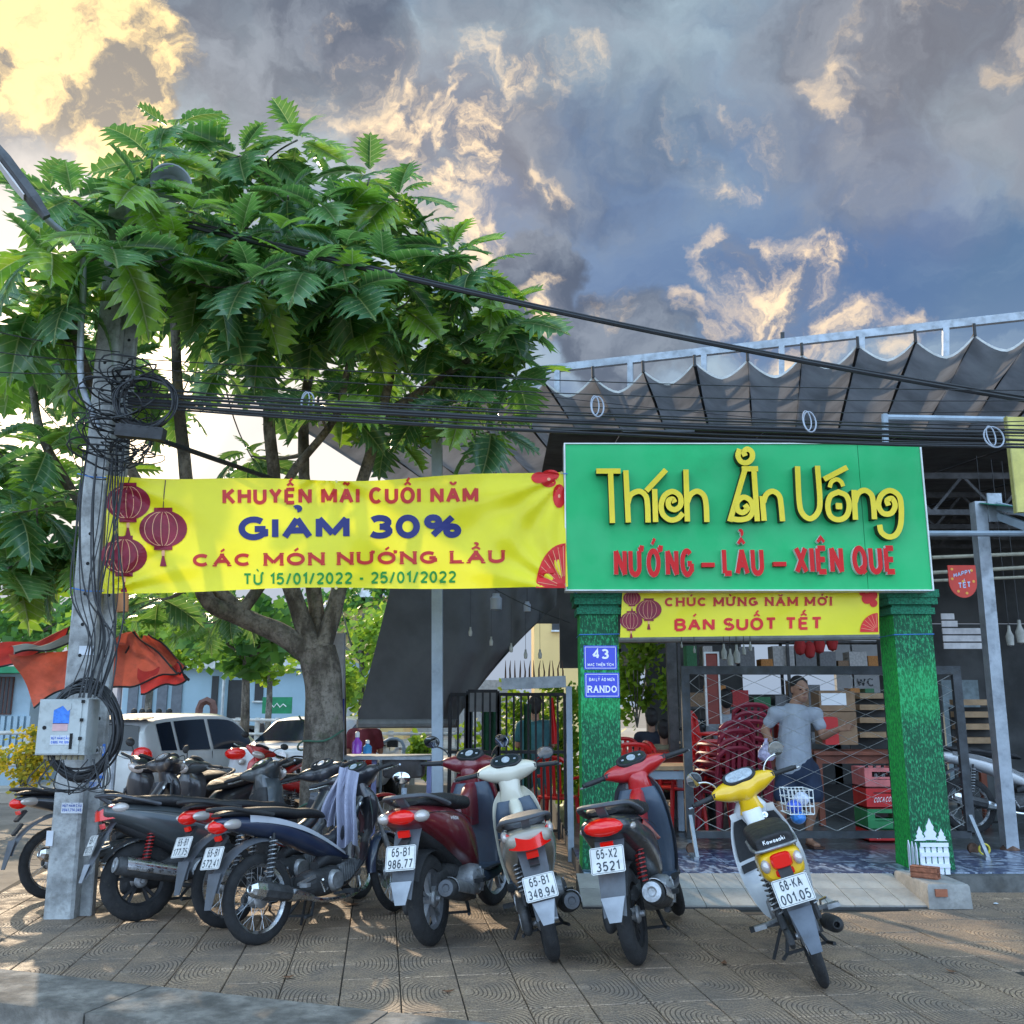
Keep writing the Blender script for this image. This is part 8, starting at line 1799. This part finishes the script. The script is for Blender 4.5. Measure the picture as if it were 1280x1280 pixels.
for s_ in (-1, 1): ellipsoid(sk, hp(s_ * .078, -.005, -.005), (.012, .022, .034), 10, 6, Hd); ellipsoid(sk, hp(s_ * .033, .085, .030), (.022, .012, .010), 8, 6, Hd)
capsule(sk, neck - Vector((0, 0, .04)), head - Vector((0, 0, .05)), .062, .056)
shL, shR = mp(967, 892), mp(1021, 893, .04); pel = mp(997, 965, .02); chest = mp(994, 905, .02)
capsule(sk, chest, mp(993, 930, .03), .112, .112, 16); capsule(sk, mp(993, 930, .03), pel, .112, .12, 16); capsule(sk, shL, shR, .052, .052)
elL, haL = mp(956, 913, .06), mp(963, 927, -.14); capsule(sk, shL, elL, .046, .040); capsule(sk, elL, haL, .042, .028)
elR, haR = mp(1029, 920, .0), mp(1050, 911, -.20); capsule(sk, shR, elR, .046, .040); capsule(sk, elR, haR, .041, .026)
def hand(mb, w_, dirv, palm_n, curl=.25, side=1, s_=1.0):
    d = Vector(dirv).normalized(); n_ = Vector(palm_n); n_ = (n_ - d * n_.dot(d)).normalized(); x = d.cross(n_) * side; P = w_ + d * .045 * s_
    mb.rings([sring(w_ + d * t_ * s_, hw * s_, .015 * s_, 12, 2.4, x, n_) for t_, hw in ((-.01, .024), (.02, .034), (.06, .041), (.085, .040))])
    for k, (o_, L_, r_) in enumerate(((-.030, .068, .0088), (-.010, .078, .0092), (.010, .073, .0090), (.030, .058, .0082))):
        a = w_ + (d * .083 + x * o_) * s_; c_ = curl * (1 + .15 * k); spread = x * o_ * 1.9
        b = a + (d * math.cos(c_) + n_ * math.sin(c_)).normalized() * L_ * .45 * s_ + spread * .25 * s_; c2 = b + (d * math.cos(c_ * 2) + n_ * math.sin(c_ * 2)) * L_ * .33 * s_ + spread * .12 * s_; e_ = c2 + (d * math.cos(c_ * 2.8) + n_ * math.sin(c_ * 2.8)) * L_ * .25 * s_
        mb.tube([a - d * .02, a, b, c2, e_], [r_ * s_, r_ * s_, r_ * .95 * s_, r_ * .88 * s_, r_ * .7 * s_], 8)
    a = w_ + (d * .02 - x * .030) * s_; b = a + (d * .55 - x * .8 + n_ * .2).normalized() * .042 * s_; c2 = b + (d * .9 - x * .35 + n_ * .25).normalized() * .034 * s_; mb.tube([a, b, c2], [.012 * s_, .011 * s_, .008 * s_], 8)
hand(sk, haR, (haR - elR).normalized() + Vector((.5, -.1, -.1)), (0, -.7, .6), .12, 1, 1.05); hand(sk, haL, Vector((.35, -.5, -.5)), (.6, -.2, .5), .5, -1, 1.0)
hipR, hipL = mp(1010, 962, .02), mp(986, 962, .04); knR, ftR = mp(1018, 1003, -.06), mp(1011, 1036, .02); knL, ftL = mp(978, 1003, -.02), mp(972, 1038, .05)
capsule(sk, hipR, knR, .082, .055, 14); capsule(sk, knR, ftR, .052, .034); capsule(sk, hipL, knL, .082, .055, 14); capsule(sk, knL, ftL, .052, .034)
for f_ in (ftR, ftL): z0 = .03; sk.rings([sring((f_.x + .06 * t_ * .4, f_.y - .16 * t_ + .03, z0 + .012 * (1 - t_)), .030 + .014 * t_ * (1.4 - t_), .030 - .012 * t_, 12, 2.3, Vector((1, 0, 0)), Vector((0, 0, 1))) for t_ in (0, .25, .5, .75, 1, 1.1)]); capsule(sk, f_, (f_.x, f_.y, .05), .034, .032)
fuse('body', sk, M_skin, man, .0068, 4)
sh_ = MB()
for a_, b_, ra, rb in ((mp(994, 893, .02), mp(993, 918, .025), .140, .148), (mp(993, 918, .025), mp(992, 958, .03), .150, .168), (shL + Vector((.02, 0, -.015)), shL.lerp(elL, .55), .058, .060), (shR + Vector((-.02, 0, -.01)), shR.lerp(elR, .55), .058, .060), (shL, shR, .072, .072)): capsule(sh_, a_, b_, ra, rb, 16)
sh_.v = [(v[0], (v[1] - Om.y * 0) * (1.0), v[2]) for v in sh_.v]
fuse('tshirt', sh_, M_shirt, man, .012, 5)
so_ = MB(); capsule(so_, mp(996, 955, .03), mp(997, 966, .03), .165, .168, 16); capsule(so_, hipR, hipR.lerp(knR, .80), .108, .100, 14); capsule(so_, hipL, hipL.lerp(knL, .80), .108, .100, 14); fuse('shorts', so_, M_short, man, .013, 4)
hr = MB(); ellipsoid(hr, hp(0, -.022, .045), (.083, .098, .086), 16, 10, Hd); ellipsoid(hr, hp(0, -.055, .0), (.080, .065, .085), 14, 8, Hd); fuse('hair', hr, M_hair, man, .010, 2)
for s_ in (-1, 1):
    mb = MB(); ellipsoid(mb, hp(s_ * .031, .088, .018), (.012, .006, .006), 10, 6, Hd); mb.build('eye', M_hole, man)
    mb = MB(); f_ = ftR if s_ > 0 else ftL; mb.box((f_.x + .03, f_.y - .06, .010), (.10, .27, .016)); mb.build('slipper', mat('brown_slipper', (.10, .045, .03), .7), man)
mb = MB(); mb.tube([hp(-.02, .093, -.055), hp(0, .098, -.057), hp(.02, .093, -.055)], .0035, 6); mb.build('mouth', mat('lips', (.22, .07, .06), .5), man)
# print marks down the shirt
t = MB()
for k in range(5): c = mp(1013, 902 + k * 6.5, -.155); ellipsoid(t, c, (.010, .003, .014), 6, 4)
bg = thing('plastic_bag', 'clear plastic bag of purple goods held by the man', 'bag', tuple(mp(958, 938, -.18) + Om)); mb = MB(); mb.rings([sring((0, 0, z), r_ * 1.1, r_ * .7, 14, 2, Vector((1, 0, 0)), Vector((0, 1, 0))) for z, r_ in ((-.09, .05), (-.06, .075), (0, .07), (.05, .03), (.09, .012), (.11, .02))]); mb.build('bag_skin', mat('bag_film', (.40, .36, .50), .25, var=.4, vs=25, coat=.4), bg)
def sitter(lab, px, py, Y, H, top, legs, hairm=M_hair, stand=False, skin=M_skin, face=1, z0=.14):
    p = at(px, py, Y); t = thing('person', lab, 'person', (p.x, Y, z0)); mb = MB(); hh = H
    capsule(mb, (0, 0, hh - .30), (0, 0, hh - .18), .05, .05); ellipsoid(mb, (0, .01 * face, hh - .10), (.075, .09, .11), 14, 8)
    for s_ in (-1, 1):
        sh2 = (s_ * .17, 0, hh - .34); capsule(mb, sh2, (s_ * .21, .06 * face, hh - .58), .045, .038); capsule(mb, (s_ * .21, .06 * face, hh - .58), (s_ * .12, .28 * face, hh - .56), .036, .026)
        hand(mb, Vector((s_ * .12, .28 * face, hh - .56)), (0, face, 0), (0, 0, -1), .4, s_)
        if stand: capsule(mb, (s_ * .09, 0, hh * .52), (s_ * .10, 0, hh * .27), .075, .05); capsule(mb, (s_ * .10, 0, hh * .27), (s_ * .10, .0, .05), .048, .035); capsule(mb, (s_ * .10, .0, .04), (s_ * .11, .14 * face, .03), .035, .03)
        else: capsule(mb, (s_ * .10, 0, hh - .80), (s_ * .14, .40 * face, hh - .80), .078, .055); capsule(mb, (s_ * .14, .40 * face, hh - .80), (s_ * .14, .38 * face, .06), .048, .035); capsule(mb, (s_ * .14, .38 * face, .04), (s_ * .14, .50 * face, .03), .035, .03)
    capsule(mb, (0, 0, hh - .45), (0, 0, hh - .80 if not stand else hh * .52), .14, .14)
    fuse('body', mb, skin, t, .013, 3)
    mb = MB(); capsule(mb, (0, 0, hh - .40), (0, 0, hh - .78 if not stand else hh * .54), .155, .165, 14); capsule(mb, (-.16, 0, hh - .34), (.16, 0, hh - .34), .066, .066)
    for s_ in (-1, 1): capsule(mb, (s_ * .17, 0, hh - .34), (s_ * .20, .04 * face, hh - .50), .062, .058)
    fuse('shirt', mb, top, t, .017, 4); mb = MB(); capsule(mb, (-.06, 0, hh - .80 if not stand else hh * .52), (.06, 0, hh - .80 if not stand else hh * .52), .15, .15)
    for s_ in (-1, 1):
        if stand: capsule(mb, (s_ * .09, 0, hh * .52), (s_ * .10, 0, hh * .33), .10, .085)
        else: capsule(mb, (s_ * .10, 0, hh - .80), (s_ * .14, .36 * face, hh - .80), .098, .085)
    fuse('trousers', mb, legs, t, .017, 3); mb = MB(); ellipsoid(mb, (0, -.025 * face, hh - .06), (.084, .095, .092), 14, 8); ellipsoid(mb, (0, -.055 * face, hh - .12), (.078, .06, .10), 12, 6); fuse('hair', mb, hairm, t, .013, 2); return t
M_dk = mat('dark_navy_cloth', (.02, .024, .04), .8, var=.2); M_kh = mat('khaki_cloth', (.22, .19, .12), .8, var=.3); M_mar = mat('maroon_cloth', (.16, .02, .03), .8, var=.2); M_whc = mat('white_cloth', (.5, .5, .5), .8, var=.2); M_tl = mat('teal_cloth', (.03, .13, .14), .8, var=.3)
sitter('person in dark clothes sitting at the red table behind the left column', 814, 900, 12.6, 1.22, M_dk, M_dk); sitter('person in khaki clothes beside the dark one at the red table', 829, 900, 12.1, 1.08, M_kh, M_dk)
sitter('person in grey shirt standing behind the framed board and chair stacks', 908, 900, 11.9, 1.45, M_shirt, M_dk, stand=True); sitter('small dark clothed person sitting low beside the gate post', 869, 905, 11.8, 1.05, M_dk, M_dk)
sitter('woman in teal standing behind the black spiked gate', 669, 900, 11.6, 1.52, M_tl, M_tl, stand=True, z0=0); sitter('person in maroon top with bare legs walking beyond the sink table', 456, 900, 12.6, 1.50, M_mar, M_whc, stand=True, z0=-.1)

for k, (px, c_, lab) in enumerate(((168, M_mar, 'leftmost seated figure outside the far blue building'), (178, M_whc, 'seated figure in white outside the far blue building'), (187, M_tl, 'seated figure in teal outside the far blue building'), (199, mat('pale_teal_cloth', (.10, .35, .38), .8), 'seated figure in pale teal outside the far blue building'), (212, M_rp, 'rightmost seated figure in red outside the far blue building'))): sitter(lab, px, 890, 27 + .4 * k, 1.25, c_, M_dk, z0=.05)
# far motorbikes: simple copies of one small bike
far0 = thing('parked_motorbike', 'far dark motorbike parked outside the blue building, leftmost of the row', 'motorbike', (at(232, 900, 25).x, 25, .05), R(-70), 'motorbikes parked outside the far blue building')
mb = MB(); loftx(mb, [(-.25, .78, .06, .03), (0, .72, .12, .1), (.4, .58, .12, .15), (.65, .40, .1, .08), (.9, .5, .14, .2), (1.0, .85, .08, .12)], 10, 2.4, 2); mb.build('bodywork', P_bk, far0)
mb = MB(); loftx(mb, [(-.2, .83, .1, .03), (.2, .83, .13, .04), (.6, .78, .06, .03)], 10, 2.4, 2); mb.build('seat', M_seat, far0)
for x in (0, 1.22): mb = MB(); mb.lathe([(.19, -.035), (.27, -.03), (.285, 0), (.27, .03), (.19, .035)], (x, 0, .285), 'y', 16); mb.lathe([(0, -.03), (.05, 0), (0, .03)], (x, 0, .285), 'y', 8); mb.build('wheel', M_tyre, far0)
mb = MB(); mb.tube([(.93, -.33, 1.02), (1.0, -.1, 1.02), (1.0, .1, 1.02), (.93, .33, 1.02)], .022, 6); ellipsoid(mb, (1.05, 0, 1.0), (.08, .1, .07), 8, 6); mb.build('handlebar', P_wh, far0)
for k, px in enumerate((243, 254, 265, 276, 287, 310, 322)):
    r_ = far0.copy(); COL.objects.link(r_); r_.location = (at(px, 900, 25 - .1 * k).x, 25 - .1 * k, .05); r_.rotation_euler = (0, 0, R(-70 + 7 * (k % 3)))
    r_['label'] = ['far dark motorbike, second from the left outside the blue building', 'far dark motorbike, third from the left outside the blue building', 'far dark motorbike, fourth from the left outside the blue building', 'far dark motorbike, fifth from the left outside the blue building', 'far dark motorbike just left of the young street tree', 'far dark motorbike just right of the young street tree', 'far dark motorbike, rightmost outside the blue building'][k]
    for ch_ in [c_ for c_ in far0.children]: d_ = ch_.copy(); COL.objects.link(d_); d_.parent = r_
# pink wrapped bike cover
p = at(291, 935, 17.5); t = thing('pink_bundle', 'pink covered bundle by the railing between the white cars', 'bundle', (p.x, 17.5, .05)); mb = MB(); mb.rings([sring((.05 * math.sin(z * 9), 0, z), r_, r_ * .7, 14, 2.2, Vector((1, 0, 0)), Vector((0, 1, 0))) for z, r_ in ((0, .5), (.3, .48), (.55, .36), (.75, .22), (.85, .08))]); mb.build('cover', mat('pink_cover', (.62, .16, .24), .6, var=.3, vs=6), t)
# litter on the paving
for k, (px, py, lab) in enumerate(((440, 1131, 'brown dead leaf lying under the black motorbike'), (1245, 1130, 'small pale scrap on the paving near the right border'), (865, 1132, 'small yellow scrap at the ramp edge'), (560, 1240, 'dry curled leaf on the tiles below the maroon scooter'), (905, 1205, 'tiny dry leaf on the tiles left of the yellow motorbike'), (1190, 1215, 'small dry leaf on the tiles at lower right'), (360, 1222, 'small dry leaf on the tiles at lower left'))):
    p = gd(px, py, .004); m_ = (mat('dry_leaf', (.16, .07, .03), .8, var=.3) if k != 2 else MATS['yellow_plastic']) if k != 1 else M_adw; mb = MB(); s_ = .035 if k else .075; mb.grid(lambda u, v: Vector(((u - .5) * s_ * 2, (v - .5) * s_ * math.sin(PI * min(.98, max(.05, u))), .004 + .25 * s_ * (u - .5) ** 2 * 4 * (1 if k != 1 else .2))), 6, 3); o = mb.build('leaf_litter' if k != 1 and k != 2 else 'paper_scrap', m_, None, (p.x, p.y, p.z), fix=False); o.rotation_euler = (0, 0, k * 1.1); tag(o, lab, 'leaf' if k != 1 and k != 2 else 'scrap')
# painted mirror on its own post before the maroon scooter
t = thing('mirror_post', 'small post with oval mirror behind the maroon scooter seat', 'mirror', (at(505, 1000, 7.3).x, 7.3, 0)); z1 = at(505, 985, 7.3).z; mb = MB(); mb.tube([(0, 0, 0), (0, 0, z1)], .022, 10); mb.build('post', M_steelp, t)
mb = MB(); n = 22; c = Vector((-.02, -.02, at(501, 972, 7.3).z)); mb.rings([[c + Vector((.068 * k_ * math.cos(2 * PI * i / n), y_, .045 * k_ * math.sin(2 * PI * i / n))) for i in range(n)] for y_, k_ in ((.03, .3), (.01, .9), (0, 1.03), (-.004, 1))]); mb.build('housing', M_blkp, t); mb = MB(); mb.rings([[c + Vector((.068 * k_ * math.cos(2 * PI * i / n), y_, .045 * k_ * math.sin(2 * PI * i / n))) for i in range(n)] for y_, k_ in ((-.005, .94), (-.0065, .9), (-.007, .03))]); mb.build('glass', M_mirg, t)

M_cord = mat('blue_cord', (.05, .2, .55), .6)
for a_, b_, lab in ((at(133, 597, 6.6), at(97, 592, 6.62), 'blue cord tying the upper left banner corner to the pole'), (at(128, 739, 6.6), at(90, 735, 6.55), 'blue cord tying the lower left banner corner to the pole'), (at(704, 592, 7.7), at(712, 590, 7.75), 'short cord tying the upper right banner corner to the sign'), (at(708, 732, 7.7), at(722, 742, 7.9), 'short cord tying the lower right banner corner to the column')):
    mb = MB(); mb.tube([Vector((0, 0, 0)), (b_ - a_) * .5 + Vector((0, -.01, -.012)), b_ - a_], .005, 5); tag(mb.build('tie_cord', M_cord, None, tuple(a_)), lab, 'cord')
